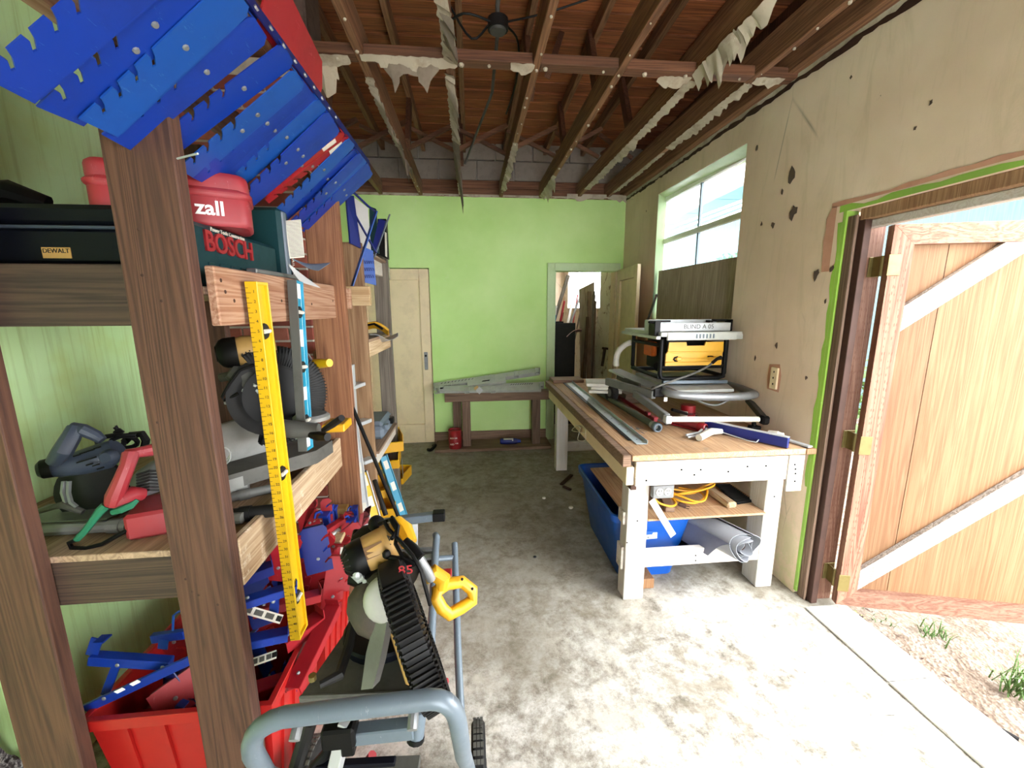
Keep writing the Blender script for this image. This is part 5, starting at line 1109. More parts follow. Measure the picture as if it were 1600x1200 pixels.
# step ladder pieces behind the red-brown post
ld = thing('aluminium_step_ladder', 'aluminium ladder standing folded behind the red-brown post', 'ladder', at(555, 700, Y=2.22))
part('rail', MB().beam(at(549, 570, Y=2.2), at(563, 790, Y=2.2), .02, .05, ch=.002), M['silver'], ld)
for (px, py) in ((556, 603), (566, 660), (574, 720)): part('step', MB().beam(at(px-10, py+3, Y=2.2), at(px+8, py-4, Y=2.3), .06, .02, ch=.003), M['silver'], ld)
# teal sheet box
solo('teal_carton', MB().add([at(541, 473, Y=2.5), at(551, 473, Y=2.5), at(553, 532, Y=2.5), at(543, 534, Y=2.5)]+[at(541, 473, Y=2.5)+V((-.05, .1, 0)), at(551, 473, Y=2.5)+V((0, .1, 0)), at(553, 532, Y=2.5)+V((0, .1, 0)), at(543, 534, Y=2.5)+V((-.05, .1, 0))], [(0, 1, 2, 3), (7, 6, 5, 4), (0, 4, 5, 1), (1, 5, 6, 2), (2, 6, 7, 3), (3, 7, 4, 0)]), M['cyan'], 'turquoise carton standing between the red-brown post and the pale pine post', 'carton')
# yellow plastic bins on the floor
def ybin(label, px, py, y, wx, wy, hz, rz):
    c_ = at(px, py, Y=y); t = thing('yellow_parts_bin', label, 'bin', c_, 'yellow parts bins piled by the far shelving'); a = V((cos(rz), sin(rz), 0)); b_ = V((-sin(rz), cos(rz), 0)); s_ = MB()
    s_.ob(c_, (wx, wy, .006), (a, b_, Z)); s_.ob(c_+a*wx/2+Z*hz/2, (.006, wy, hz), (a, b_, Z), .001); s_.ob(c_-a*wx/2+Z*hz/2, (.006, wy, hz), (a, b_, Z), .001); s_.ob(c_+b_*wy/2+Z*hz/2, (wx, .006, hz), (a, b_, Z), .001); s_.ob(c_-b_*wy/2+Z*hz*.3, (wx, .006, hz*.6), (a, b_, Z), .001)
    part('tray', s_, M['yellow'], t); part('lip', MB().ob(c_-b_*(wy/2+.008)+Z*hz*.6, (wx, .018, .006), (a, b_, Z), .002).ob(c_+b_*wy/2+Z*hz, (wx+.01, .012, .008), (a, b_, Z), .002), M['levely'], t)
ybin('yellow parts bin highest in the pile, under the low white shelf rail', 608, 700, 3.0, .18, .2, .12, .3)
ybin('yellow parts bin in the middle of the pile below the grey case', 603, 725, 2.95, .2, .2, .1, .1)
ybin('yellow parts bin out on the floor with a wire standing beside it', 622, 748, 3.3, .16, .2, .08, -.2)
ybin('yellow parts bin next to the foot of the pale pine post', 597, 770, 2.85, .16, .18, .1, .4)
ybin('lowest yellow parts bin in front of the pile, left of the bright blue level', 602, 800, 2.75, .15, .16, .1, .15)
ybin('small yellow bin peeping out left of the pale pine post', 570, 705, 2.7, .14, .16, .1, .2)
solo('bent_wire_rod', MB().tube([at(613, 700, Y=3.1), at(616, 715, Y=3.1), at(628, 716, Y=3.1), at(630, 745, Y=3.1)], .003, 6), M['steel'], 'bent grey wire standing up beside the yellow bins', 'wire')
# grey case on the low shelf
gk = thing('grey_drill_case', 'grey moulded drill case on the low shelf, in front of the closed cream door', 'case', (-.62, 2.75, .715))
part('shell', MB().box(-.95, -.575, 2.62, 2.93, .716, .80, .02), M['greycase'], gk); part('lid', MB().box(-.945, -.58, 2.625, 2.925, .795, .835, .02), M['greycase'], gk)
part('latch', MB().box(-.582, -.555, 2.84, 2.90, .76, .80, .004), M['black'], gk); part('latch', MB().box(-.582, -.555, 2.68, 2.72, .76, .80, .004), M['greycase'], gk)
text('raised_lettering', 'MAKITA', .05, (-.74, 2.76, .8365), (.2, 1, 0), (-1, .2, 0), M['label'], gk, .0005)
# cloth and bag on middle shelf
yg = thing('yellow_work_glove', 'yellow and black work glove lying on a clear bag, on the far shelving', 'glove', at(595, 515, Y=2.75))
part('palm', MB().sheet(lambda u, v: at(574+34*u, 505+10*u+8*v-4*sin(pi*v)-6*sin(pi*u), Y=2.7+.1*v), 8, 4, .012), M['yellow'], yg)
part('cuff', MB().tube([at(574, 508, Y=2.7), at(585, 506, Y=2.7), at(598, 514, Y=2.68)], .008, 6), M['black'], yg)
solo('clear_plastic_bag', MB().sheet(lambda u, v: at(578+44*u, 523+5*sin(3*u)-4*sin(6*u+4*v)+7*v*(1-u), Y=2.65+.15*v), 14, 6, .002), M['sheetpaper'], 'crumpled whitish plastic bag hanging over the shelf end under the glove', 'bag')
# items on top of the far rack: dark files, white sheet, blue hanging brackets
def slab(name, label, cat, pts, th, mat, grp=None):
    pts = [V(p) for p in pts]; m_ = len(pts); n_ = (pts[1]-pts[0]).cross(pts[-1]-pts[0]).normalized(); n_ = n_ if n_.dot(EYE-pts[0]) < 0 else -n_
    return solo(name, MB().add(pts+[p+n_*th for p in pts], [tuple(range(m_)), tuple(range(m_, 2*m_))[::-1]]+[(i, (i+1) % m_, (i+1) % m_+m_, i+m_) for i in range(m_)]), mat, label, cat, grp)
y3 = 2.55
slab('white_sheet', 'white papered board standing on the far shelving top', 'board', [at(553, 308, Y=y3), at(575, 325, Y=y3+.05), at(580, 392, Y=y3+.05), at(566, 398, Y=y3)], .006, M['sheetpaper'])
slab('navy_bracket', 'navy blue steel plate hanging at the left of the white board', 'plate', [at(541, 305, Y=2.3), at(553, 306, Y=2.35), at(564, 388, Y=2.35), at(548, 380, Y=2.3)], .01, M['navy'])
slab('teal_file', 'teal folder standing behind the crossing blue straps', 'folder', [at(577, 322, Y=2.8), at(587, 326, Y=2.8), at(592, 396, Y=2.8), at(578, 392, Y=2.8)], .02, M['teal'])
slab('black_file', 'black folder at the right end of the far shelving top', 'folder', [at(590, 342, Y=2.95), at(603, 342, Y=2.95), at(606, 405, Y=2.95), at(588, 396, Y=2.95)], .05, M['black'])
slab('navy_plate', 'navy steel plate leaning in front of the black folder', 'plate', [at(592, 342, Y=2.75), at(603, 345, Y=2.75), at(589, 392, Y=2.7), at(581, 388, Y=2.7)], .008, M['navy'])
slab('white_strip', 'thin white strip leaning against the black folder', 'strip', [at(601, 362, Y=2.9), at(604, 364, Y=2.9), at(605, 402, Y=2.88), at(602, 400, Y=2.88)], .004, M['label'])
bp = thing('perforated_blue_plate', 'bright blue perforated plate hanging below the crossing straps', 'plate', at(578, 420, Y=2.4))
bq = [at(567, 385, Y=2.4), at(583, 392, Y=2.42), at(588, 446, Y=2.42), at(569, 441, Y=2.4)]
part('plate', MB().add(bq+[p+V((-.003, .006, 0)) for p in bq], [(0, 1, 2, 3), (7, 6, 5, 4), (0, 4, 5, 1), (1, 5, 6, 2), (2, 6, 7, 3), (3, 7, 4, 0)]), M['blue2'], bp)
sl = MB()
for i in range(3):
    for j in range(5): q = at(571+j*3.2, 410+i*11, Y=2.4)+V((0, -.004, 0)); sl.ob(q, (.004, .002, .018), (V((.9, 0, .3)), Y, V((-.3, 0, .9))))
part('slot', sl, M['navy'], bp, kind='stuff')
solo('blue_strap', MB().beam(at(550, 448, Y=2.3), at(588, 330, Y=2.4), .006, .022, (1, -1, 0)), M['blue2'], 'long bright blue strap slanting up across the white board', 'strap')
solo('blue_strap', MB().beam(at(538, 306, Y=2.3), at(588, 395, Y=2.5), .006, .012, (1, -1, 0)), M['navy'], 'thin dark blue strap crossing behind the bright blue one', 'strap')
solo('white_strap', MB().beam(at(609, 335, Y=2.6), at(585, 402, Y=2.5), .005, .010, (1, -1, 0)), M['greycase'], 'thin pale strap leaning over the white top rail', 'strap')
solo('blue_frame_bar', MB().tube([at(550, 298, Y=2.3), at(575, 322, Y=2.4), at(586, 330, Y=2.45)], .006, 6), M['navy'], 'dark blue bar running along the top of the white board', 'bar')
# ================= WORKBENCH =================
wbn = thing('workbench', 'long white-legged workbench with a worn tan top along the right wall', 'workbench', (1.2, 2.8, 0))
part('benchtop', MB().box(.752, 1.665, 1.795, 3.95, .828, .857, .003), M['benchtop'], wbn)
part('edge_strip', MB().box(.708, .750, 1.80, 3.88, .80, .858, .003), M['bench_old'], wbn)
part('front_apron', MB().box(.775, 1.56, 1.80, 1.838, .697, .822, .003), M['white_wood'], wbn)
part('side_apron', MB().box(.728, .766, 1.80, 3.80, .705, .798, .003), M['cream'], wbn)
part('under_rail', MB().box(.77, .80, 1.84, 3.75, .66, .70, .002), M['post'], wbn)
part('leg', MB().box(.785, .895, 1.90, 1.99, 0, .826, .004), M['white_woodz'], wbn)
part('leg', MB().box(1.56, 1.655, 1.92, 2.045, 0, .826, .004), M['white_woodz'], wbn)
part('leg', MB().box(.79, .90, 3.70, 3.79, 0, .826, .004), M['white_woodz'], wbn)
part('leg', MB().box(1.56, 1.655, 3.70, 3.79, 0, .826, .004), M['white_woodz'], wbn)
part('stretcher', MB().box(.896, 1.559, 1.925, 1.963, .168, .262, .003), M['white_wood'], wbn)
part('stretcher', MB().box(.90, 1.56, 3.71, 3.75, .19, .28, .003), M['white_wood'], wbn)
part('stretcher', MB().box(.77, .784, 1.92, 1.99, .17, .30, .002).box(.77, .784, 1.92, 1.99, .43, .50, .002), M['white_wood'], wbn)
part('lower_shelf', MB().box(.80, 1.60, 2.0, 2.62, .452, .464, .002).box(.898, 1.558, 1.90, 2.0, .452, .464, .002), M['benchtop'], wbn)
part('end_plate', MB().box(1.568, 1.65, 1.80, 1.815, .632, .822, .002), M['white_woodz'], wbn)
ho = MB()
for (px, py) in ((1065, 734), (1095, 734), (1168, 729), (1197, 728), (1085, 742), (1138, 737), (1010, 751), (1242, 726), (1243, 740), (1242, 752), (1243, 733)): ho.lathe([(0, .0008), (.005, .0008), (.0055, -.001)], at(px, py, Y=1.799), (0, -1, 0), 8)
for (px, py) in ((980, 848), (1087, 868), (1087, 876), (1210, 776), (996, 814)): ho.lathe([(0, .0008), (.004, .0008), (.0045, -.001)], at(px, py, Y=1.899), (0, -1, 0), 8)
part('screw_hole', ho, M['dgrey'], wbn, kind='stuff')
T = .858; tz = lambda px, py, h=0.0: at(px, py, Z=T+h)
# outlet box with two sockets
ob_ = thing('double_outlet_box', 'grey outlet box with two white round sockets, under the bench apron', 'socket box', (.955, 1.86, .63))
part('box', MB().box(.90, 1.01, 1.865, 1.90, .595, .665, .003), M['steel'], ob_)
for x in (.933, .976):
    so_ = part('socket', MB().lathe([(.0, .004), (.019, .004), (.021, .0)], (x, 1.865, .631), (0, -1, 0), 18), M['peelwhite'], ob_)
    part('slot', MB().box(x-.008, x-.005, 1.8598, 1.8612, .633, .643).box(x+.005, x+.008, 1.8598, 1.8612, .633, .643).box(x-.002, x+.002, 1.8598, 1.8612, .619, .624), M['black'], so_)
# yellow cord
yo = thing('yellow_extension_cord', 'coiled yellow extension cord with a brown plug on the lower bench shelf', 'cord', (1.12, 2.05, .47))
E_ = lambda px, py, y: at(px, py, Y=y)
c1 = [E_(1022, 777, 1.93), E_(1030, 786, 1.92), E_(1048, 791, 1.92), E_(1056, 787, 1.95), E_(1050, 778, 2.0), E_(1040, 768, 2.05), E_(1060, 774, 2.02), E_(1085, 783, 1.98), E_(1100, 782, 1.98), E_(1105, 768, 2.05), E_(1100, 762, 2.1), E_(1085, 770, 2.1), E_(1060, 772, 2.1), E_(1048, 768, 2.1)]
c2 = [E_(1048, 764, 2.1), E_(1080, 767, 2.1), E_(1100, 760, 2.1), E_(1115, 755, 2.1), E_(1113, 760, 2.08), E_(1095, 766, 2.05), E_(1070, 770, 2.05), E_(1050, 775, 2.05), E_(1060, 782, 2.0), E_(1085, 786, 1.98), E_(1100, 778, 2.0), E_(1092, 768, 2.1), E_(1060, 762, 2.15)]
def smooth(pts, k=4):
    out = []
    for i in range(len(pts)-1):
        p0, p1, p2, p3 = pts[max(i-1, 0)], pts[i], pts[i+1], pts[min(i+2, len(pts)-1)]
        for j in range(k):
            t = j/k; out.append(.5*((2*p1)+(p2-p0)*t+(2*p0-5*p1+4*p2-p3)*t*t+(3*p1-p0-3*p2+p3)*t**3))
    return out+[pts[-1]]
part('cable', MB().tube(smooth(c1), .0058, 8).tube(smooth(c2), .0058, 8), M['orange'], yo)
part('plug', MB().beam(E_(1060, 787, 1.98), E_(1072, 792, 1.96), .022, .018, ch=.004).cyl(E_(1072, 791, 1.96), E_(1078, 792, 1.95), .002, n=6).cyl(E_(1071, 794, 1.96), E_(1077, 795, 1.95), .002, n=6), M['rust'], yo)
sh = .464
solo('short_timber_offcut', MB().beam(at(1037, 776, Z=sh+.03), at(1047, 797, Z=sh+.014), .05, .028, ch=.003), M['bench_old'], 'short brown timber offcut under the yellow cord on the lower shelf', 'offcut')
solo('pale_timber_batten', MB().beam(at(1110, 766, Z=sh+.018), at(1145, 790, Z=sh+.018), .055, .034, ch=.008), M['piney'], 'pale timber batten with a rounded end on the lower shelf, right of the yellow cord', 'batten')
bm_ = thing('black_ribbed_mat', 'black ribbed plastic sheet on the lower shelf beside the right leg', 'mat', (1.45, 2.2, sh))
bq = [at(1118, 757, Z=sh+.03), at(1140, 757, Z=sh+.03), at(1177, 783, Z=sh+.006), at(1152, 787, Z=sh+.006)]
part('sheet', MB().add(bq+[p-V((0, 0, .006)) for p in bq], [(0, 1, 2, 3), (7, 6, 5, 4), (0, 4, 5, 1), (1, 5, 6, 2), (2, 6, 7, 3), (3, 7, 4, 0)]), M['black'], bm_)
rbm = MB()
for k in range(14): a_ = (k+.5)/14; rbm.beam(bq[0].lerp(bq[3], a_)+V((0, 0, .003)), bq[1].lerp(bq[2], a_)+V((0, 0, .003)), .006, .006)
part('ridge', rbm, M['dgrey'], bm_, kind='stuff')
ar = thing('aluminium_ruler', 'perforated aluminium straight edge hanging down from the shelf in front of the blue tote', 'ruler', at(1035, 805, Y=1.89))
r0, r1 = at(1018, 781, Y=1.895), at(1052, 837, Y=1.875)
part('bar', MB().beam(r0, r1, .035, .003, (0, -1, .3)), M['silver'], ar)
hm = MB(); d_, s_, u_ = basis(r1-r0, (0, -1, .3))
for k in range(11):
    for q in (-1, 1): hm.ob(r0.lerp(r1, (k+.5)/11)+u_*.0018+s_*(.009*q), (.009, .003, .001), (d_, s_, u_))
part('slot', hm, M['castgrey'], ar, kind='stuff')
# blue tote
bt = thing('blue_tote', 'large bright blue plastic tote with a printed label, standing under the workbench', 'tote', (1.0, 2.4, 0))
def totem(x0, x1, y0, y1, h, tp=.07, tk=.006):
    def rr(k, z, R_=.05):
        pts = []
        for (cx, cy, a0) in ((x1-k-R_, y0+k+R_, -pi/2), (x1-k-R_, y1-k-R_, 0), (x0+k+R_, y1-k-R_, pi/2), (x0+k+R_, y0+k+R_, pi)):
            for j in range(5): a = a0+pi/8*j; pts.append(V((cx+R_*cos(a), cy+R_*sin(a), z)))
        return pts
    rings = [rr(tp, 0), rr(tp*.15, h-.05), rr(-.008, h-.045), rr(-.012, h-.004), rr(-.004, h), rr(tk, h-.008), rr(tp+tk, tk)]
    m_ = 20; F = [tuple(range(m_))[::-1]]
    for i in range(len(rings)-1): F += [(i*m_+j, i*m_+(j+1) % m_, (i+1)*m_+(j+1) % m_, (i+1)*m_+j) for j in range(m_)]
    F.append(tuple((len(rings)-1)*m_+j for j in range(m_))); return MB().add(sum(rings, []), F)
part('shell', totem(.76, 1.235, 2.02, 2.78, .43), M['tote'], bt)
lb = part('label', MB().prism([(0, 0), (.115, .004), (.115, .062), (0, .058)], (.91, 2.012+.03, .26), (1, 0, 0), (0, .05, 1), .001), M['sheetpaper'], bt)
part('tote_pictogram', MB().prism([(0, 0), (.035, 0), (.045, .02), (-.01, .02)], (.955, 2.035, .294), (1, 0, 0), (0, .05, 1), .0015), M['tote'], lb)
text('print', 'STORE 68', .012, (.95, 2.036, .276), (1, 0, 0), (0, .05, 1), M['castgrey'], lb)
solo('brown_wood_block', MB().ob((.945, 2.03, .032), (.09, .12, .06), None, .004), M['ply'], 'small orange wood block on the floor against the left bench leg', 'block')
# roll of flooring
rl = thing('rolled_flooring_sheet', 'rolled grey and white vinyl sheet sticking out over the low stretcher of the bench', 'roll', (1.35, 2.1, .3))
ax0 = V((1.400, 1.83, .315)); ax1 = V((1.10, 2.62, .30)); axd = (ax1-ax0).normalized(); _, sx_, sy_ = basis(axd)
def spiral(u, v):
    a = u*2*pi*5.2; r_ = .028+.0105*a/(2*pi)*1.0+.0015*sin(3*a)
    return ax0+axd*(v*.75+(.015*sin(2.1*a)+.02*cos(.7*a)))+sx_*(r_*cos(a)*1.12)+sy_*(r_*sin(a)*.92)
part('roll', MB().sheet(spiral, 130, 3, .0025), gain(.5, paint, 'vinyl_sheet', '#c3c6ce', .35, 0, '#7d7f8a', .4, 6), rl)
p0 = spiral(1, 0)
part('loose_flap', MB().sheet(lambda u, v: ax0+axd*(.02+v*.35+.10*u)+sx_*(-.088-.03*u)+sy_*(.03-.11*u+.02*sin(pi*u)), 6, 5, .003), gain(.5, paint, 'vinyl_flap', '#8c90a8', .3, 0, '#3a3c58', .5, 3), rl)
part('core', MB().lathe([(.022, 0), (.022, .5)], ax0+axd*.01, axd, 14), M['rust'], rl)
solo('black_floor_mat', MB().sheet(lambda u, v: V((1.15+.20*u, 2.02+.5*v, .20-.12*v+.02*sin(4*u)+.05*u)), 6, 6, .006), M['black'], 'black sheet lying under the vinyl roll beside the blue tote', 'mat')
solo('inner_batten', MB().beam((1.17, 2.0, .19), (1.10, 2.6, .12), .03, .02, ch=.003), M['white_wood'], 'whitish batten lying between the blue tote and the black sheet', 'batten')
# hanging wire on the side apron
hw = [(899, 664), (906, 668), (905, 676), (903, 684), (904, 688), (914, 688), (915, 678), (914, 670), (906, 664), (897, 668), (894, 673), (905, 675), (913, 676)]
solo('bent_wire_hook', MB().tube(smooth([at(a_, b_, X=.722) for a_, b_ in hw], 3), .0022, 6), M['label'], 'bent pale wire hook hanging on the long side of the workbench', 'wire')

# ---- on the bench top
gb = thing('galvanised_angle_strip', 'long galvanised angle strip with holes along the left side of the bench top', 'metal strip', tz(940, 640))
g0, g1 = tz(882, 592, .004), tz(1003, 694, .004); part('strip', MB().beam(g0, g1, .055, .002).beam(g0+V((.03, 0, .009)), g1+V((.03, 0, .009)), .002, .018), M['bluezinc'], gb)
hm = MB()
for k in range(14): q = g0.lerp(g1, (k+.5)/14)+V((0, 0, .0015)); hm.lathe([(0, .0006), (.005, .0006)], q, (0, 0, 1), 8)
part('hole', hm, M['dgrey'], gb, kind='stuff')
g0, g1 = tz(880, 597, .003), tz(985, 688, .003); solo('dark_straight_edge', MB().beam(g0, g1, .022, .003), M['dgrey'], 'dark steel straight edge lying left of the galvanised strip on the bench', 'bar')
pg = thing('green_grey_pipe', 'long green-grey pipe with a blue-grey threaded collar, lying on the bench top', 'pipe', tz(975, 640))
p0, p1 = tz(926, 607, .022), tz(1022, 665, .022); dd2 = (p1-p0).normalized()
part('tube', MB().tube([p0, p1], .020, 14), M['pipegreen'], pg)
part('collar', MB().lathe([(.021, -.01), (.027, -.005), (.029, .025), (.024, .032), (.017, .032), (.016, .0)], p1+dd2*.02, dd2, 16), M['stand'], pg)
part('band', MB().tube([p1-dd2*.02, p1+dd2*.015], .023, 14), M['zinc'], pg)
rb0, rb1 = tz(945, 606, .02), tz(1022, 655, .02)
rp = thing('red_bar_clamp', 'dark red bar clamp lying beside the green-grey pipe on the bench', 'clamp', tz(990, 632))
part('bar', MB().beam(rb0, rb1, .012, .026, ch=.002), M['red'], rp)
part('jaw', MB().ob(rb1, (.05, .028, .035), (dd2, V((dd2.y, -dd2.x, 0)), Z), .003).ob(rb1+V((-.01, .07, .02)), (.02, .05, .02), None, .003), M['redcase'], rp)
part('screw_spindle', MB().tube([rb1+V((.01, -.01, 0)), rb1+V((.03, -.07, 0))], .006, 8).tube([rb1+V((.045, .0, .04)), rb1+V((.045, -.01, -.01))], .005, 8).sphere(rb1+V((.05, -.06, -.005)), .017, 10), M['steel'], rp)
sc2 = MB(); r = random.Random(4)
for k in range(14): p = tz(985+r.random()*18, 668+r.random()*8, .003); a_ = r.random()*6; sc2.cyl(p, p+V((.04*cos(a_), .04*sin(a_), .002)), .0012, n=5)
o = solo('wire_scraps', sc2, M['steel'], 'loose pile of thin metal wire scraps beside the pipe end on the bench', 'scrap'); o['kind'] = 'stuff'
solo('brown_carton', MB().ob(tz(937, 606, .03), (.16, .05, .06), (V((.93, -.36, 0)), V((.36, .93, 0)), Z), .003), M['rust'], 'dark brown box end in front of the stacked white boards', 'box')
for k, (dx, lab) in enumerate(((0, 'lowest white board of the small stack on the far end of the bench'), (.015, 'middle white board of the small stack on the bench'), (-.02, 'topmost white board of the small stack on the bench, under the stand wheel'))):
    c_ = at(946, 590, Y=3.0); solo('white_board', MB().ob((c_.x+dx, 3.02, T+.075+k*.026), (.24, .22, .022), (V((.97, -.24, 0)), V((.24, .97, 0)), Z), .002), M['label'], lab, 'board', 'white boards stacked on the bench')
solo('rough_plank_end', MB().box(.755, 1.05, 3.72, 3.92, T, T+.03, .004), M['bench_old'], 'rough brown plank across the far left end of the bench top', 'plank')
solo('long_timber_under_stand', MB().box(1.12, 1.25, 2.85, 3.35, T, T+.068, .003), M['bench_old'], 'timber baulk carrying the stack of white boards on the bench', 'timber')
# caulking gun
cg = thing('red_caulking_gun', 'red caulking gun with a white nozzle lying in front of the folded stand', 'caulking gun', tz(1075, 665))
k0, k1 = tz(1048, 656, .025), tz(1097, 668, .025); dg = (k1-k0).normalized()
part('cradle', MB().beam(k0-V((0, 0, .018)), k1-V((0, 0, .018)), .05, .006, ch=.002).lathe([(.026, 0), (.026, .03), (.022, .035)], k0, dg, 14).lathe([(.026, -.02), (.026, .02), (.02, .024)], k1, dg, 14), M['red'], cg)
part('tube', MB().tube([k0+dg*.03, k1-dg*.02], .019, 12), M['redcase'], cg)
part('nozzle', MB().tube([tz(1074, 661, .03), tz(1085, 664, .03)], [.006, .012], 8), M['label'], cg)
part('trigger', MB().tube([tz(1100, 668, .02), tz(1092, 676, .02), tz(1072, 680, .015)], .007, 8).tube([tz(1104, 670, .02), tz(1095, 680, .02), tz(1075, 683, .01)], .006, 8), M['silver'], cg)
part('rod', MB().tube([k1, tz(1130, 676, .02), tz(1170, 689, .012), tz(1182, 691, .012), tz(1189, 683, .02), tz(1184, 675, .03)], .003, 6), M['silver'], cg)
part('barrel', MB().tube([tz(1092, 684, .02), tz(1112, 674, .03)], .019, 12), M['label'], cg)
part('barrel_end', MB().tube([tz(1112, 674, .03), tz(1128, 674, .03)], [.02, .014], 12), M['zinc'], cg)
# blue level lying near the wall
simple = thing('navy_level', 'dark blue and chrome level lying at the right side of the bench top', 'spirit level', tz(1170, 680))
n0, n1 = tz(1102, 664, .03), tz(1232, 692, .03)
part('beam', MB().beam(n0, n1, .022, .055, ch=.002), M['navy'], simple); part('chrome_edge', MB().beam(n0+V((0, 0, .029)), n1+V((0, 0, .029)), .024, .004), M['silver'], simple)
part('lower_edge', MB().beam(n0-V((0, 0, .026)), n1-V((0, 0, .026)), .024, .004), M['rust'], simple)
solo('white_cap_bottle', MB().lathe([(.0, .07), (.012, .07), (.014, .05), (.018, .045), (.018, .0), (.0, .0)], (1.60, 2.0, T+.018), (.5, -.8, .1), 12), M['label'], 'small white capped bottle behind the dark blue level at the wall', 'bottle')
solo('flat_white_bar', MB().beam((1.615, 2.02, T+.006), (1.672, 1.80, T+.006), .03, .01, ch=.002), M['silver'], 'flat whitish bar at the front right corner of the bench', 'bar')
solo('corner_offcut', MB().box(1.645, 1.70, 1.79, 1.84, T-.03, T-.001, .003), M['ply'], 'little orange offcut sticking out of the bench corner at the wall', 'offcut')
# red and white tin under the stand
tn = thing('red_white_tin', 'red and white tin under the folded stand on the bench', 'tin', tz(1078, 645))
cT = V((1.365, 2.42, T))
part('body', MB().lathe([(.0, 0), (.045, 0), (.045, .085), (.0, .085)], cT, (0, 0, 1), 20), M['red'], tn); part('label_band', MB().lathe([(.0458, .012), (.0458, .05)], cT, (0, 0, 1), 12, RAD(-60), RAD(80)), M['label'], tn)
text('print', 'BONDO', .02, cT+V((.0, -.047, .035)), (1, 0, 0), (0, 0, 1), M['ink'], tn)
# ---- folded stand under the table saw
fs = thing('folded_table_saw_stand', 'folded silver and grey wheeled stand lying on the bench, carrying the table saw', 'saw stand', (1.4, 2.6, T))
F_ = lambda px, py, y: at(px, py, Y=y)
hl = smooth([F_(1030, 605, 2.45), F_(1040, 612, 2.32), F_(1060, 617, 2.25), F_(1100, 620, 2.22), F_(1140, 620, 2.22), F_(1172, 618, 2.24), F_(1185, 613, 2.30), F_(1180, 605, 2.42), F_(1160, 598, 2.6)], 5)
hl = [V((min(p.x, 1.69), p.y, p.z)) for p in hl]
part('loop_handle', MB().tube(hl, .024, 12), M['steel'], fs)
part('deck_plate', MB().prism([(1.22, 2.30), (1.58, 2.30), (1.68, 2.55), (1.66, 2.98), (1.24, 2.98)], (0, 0, 1.045), (1, 0, 0), (0, 1, 0), .018), M['zinc'], fs)
part('deck_plate', MB().beam(F_(960, 578, 3.0), F_(1028, 608, 2.5), .10, .016, ch=.002), M['silver'], fs)
part('cross_rail', MB().beam(F_(1035, 597, 2.45), F_(1135, 596, 2.45), .03, .022, ch=.003), M['stand'], fs)
part('side_channel', MB().beam(F_(948, 596, 2.85), F_(1022, 617, 2.35), .03, .05, ch=.003), M['pvc'], fs)
part('side_channel', MB().beam(F_(965, 588, 2.9), F_(1000, 604, 2.6), .02, .04, ch=.003), M['castgrey'], fs)
part('folding_leg', MB().beam(F_(992, 615, 2.5), F_(1043, 653, 2.14), .03, .045, ch=.003), M['pvc'], fs)
part('front_tube', MB().tube([F_(1041, 655, 2.12), F_(1185, 655, 2.12)], .016, 12), M['label'], fs)
part('back_leg', MB().beam(F_(1165, 620, 2.45), F_(1192, 652, 2.15), .03, .035, ch=.003), M['castgrey'], fs)
part('rubber_foot', MB().ob(F_(1194, 656, 2.12), (.045, .05, .05), None, .01), M['black'], fs)
part('rubber_foot', MB().tube([F_(1178, 660, 2.14), F_(1178, 670, 2.14)], .012, 8).ob(V((F_(1178, 672, 2.14).x, 2.14, T+.01)), (.06, .04, .02), None, .004), M['black'], fs)
part('corner_joint', MB().ob(F_(1028, 612, 2.36), (.07, .05, .06), None, .006), M['black'], fs); part('corner_joint', MB().ob(F_(1043, 655, 2.12), (.035, .04, .045), None, .004), M['silver'], fs)
part('side_bar', MB().tube([F_(1050, 640, 2.3), F_(1120, 660, 2.6)], .010, 6), M['black'], fs)
wl_ = part('wheel', MB().lathe([(.03, -.02), (.062, -.022), (.072, -.012), (.072, .012), (.062, .022), (.03, .02)], (F_(956, 604, 2.9).x, 2.9, T+.075), (1, .2, 0), 24), M['tyre'], fs)
part('hub', MB().lathe([(.0, -.022), (.03, -.022), (.03, .022), (.0, .022)], (F_(956, 604, 2.9).x, 2.9, T+.075), (1, .2, 0), 16), M['castgrey'], wl_)
part('white_tag', MB().ob(F_(1040, 624, 2.3), (.02, .003, .025)), M['white'], fs)
part('arch_tube', MB().tube(smooth([F_(963, 572, 3.0), F_(963, 560, 3.0), F_(967, 548, 3.0), F_(978, 538, 3.0), F_(990, 534, 3.0)]), .022, 12), M['label'], fs)
# cords
solo('grey_power_cord', MB().tube(smooth([F_(1127, 559, 2.42), F_(1118, 563, 2.40), F_(1105, 573, 2.36), F_(1085, 583, 2.32), F_(1060, 592, 2.28), F_(1030, 603, 2.24), F_(1018, 608, 2.26)]), .0065, 8), M['castgrey'], 'grey power cord drooping from the yellow panel of the table saw', 'cord')
solo('cord_plug', MB().tube([F_(1113, 567, 2.375), F_(1120, 561, 2.395), F_(1126, 559, 2.41)], [.010, .010, .014], 8), M['black'], 'black cord boot clipped to the yellow panel of the table saw', 'plug')
solo('grey_loop_cord', MB().tube(smooth([F_(1085, 622, 2.3), F_(1100, 630, 2.3), F_(1120, 633, 2.3), F_(1138, 625, 2.3), F_(1146, 618, 2.35)]), .006, 8), M['pvc'], 'grey cord loop hanging under the thick loop handle', 'cord')
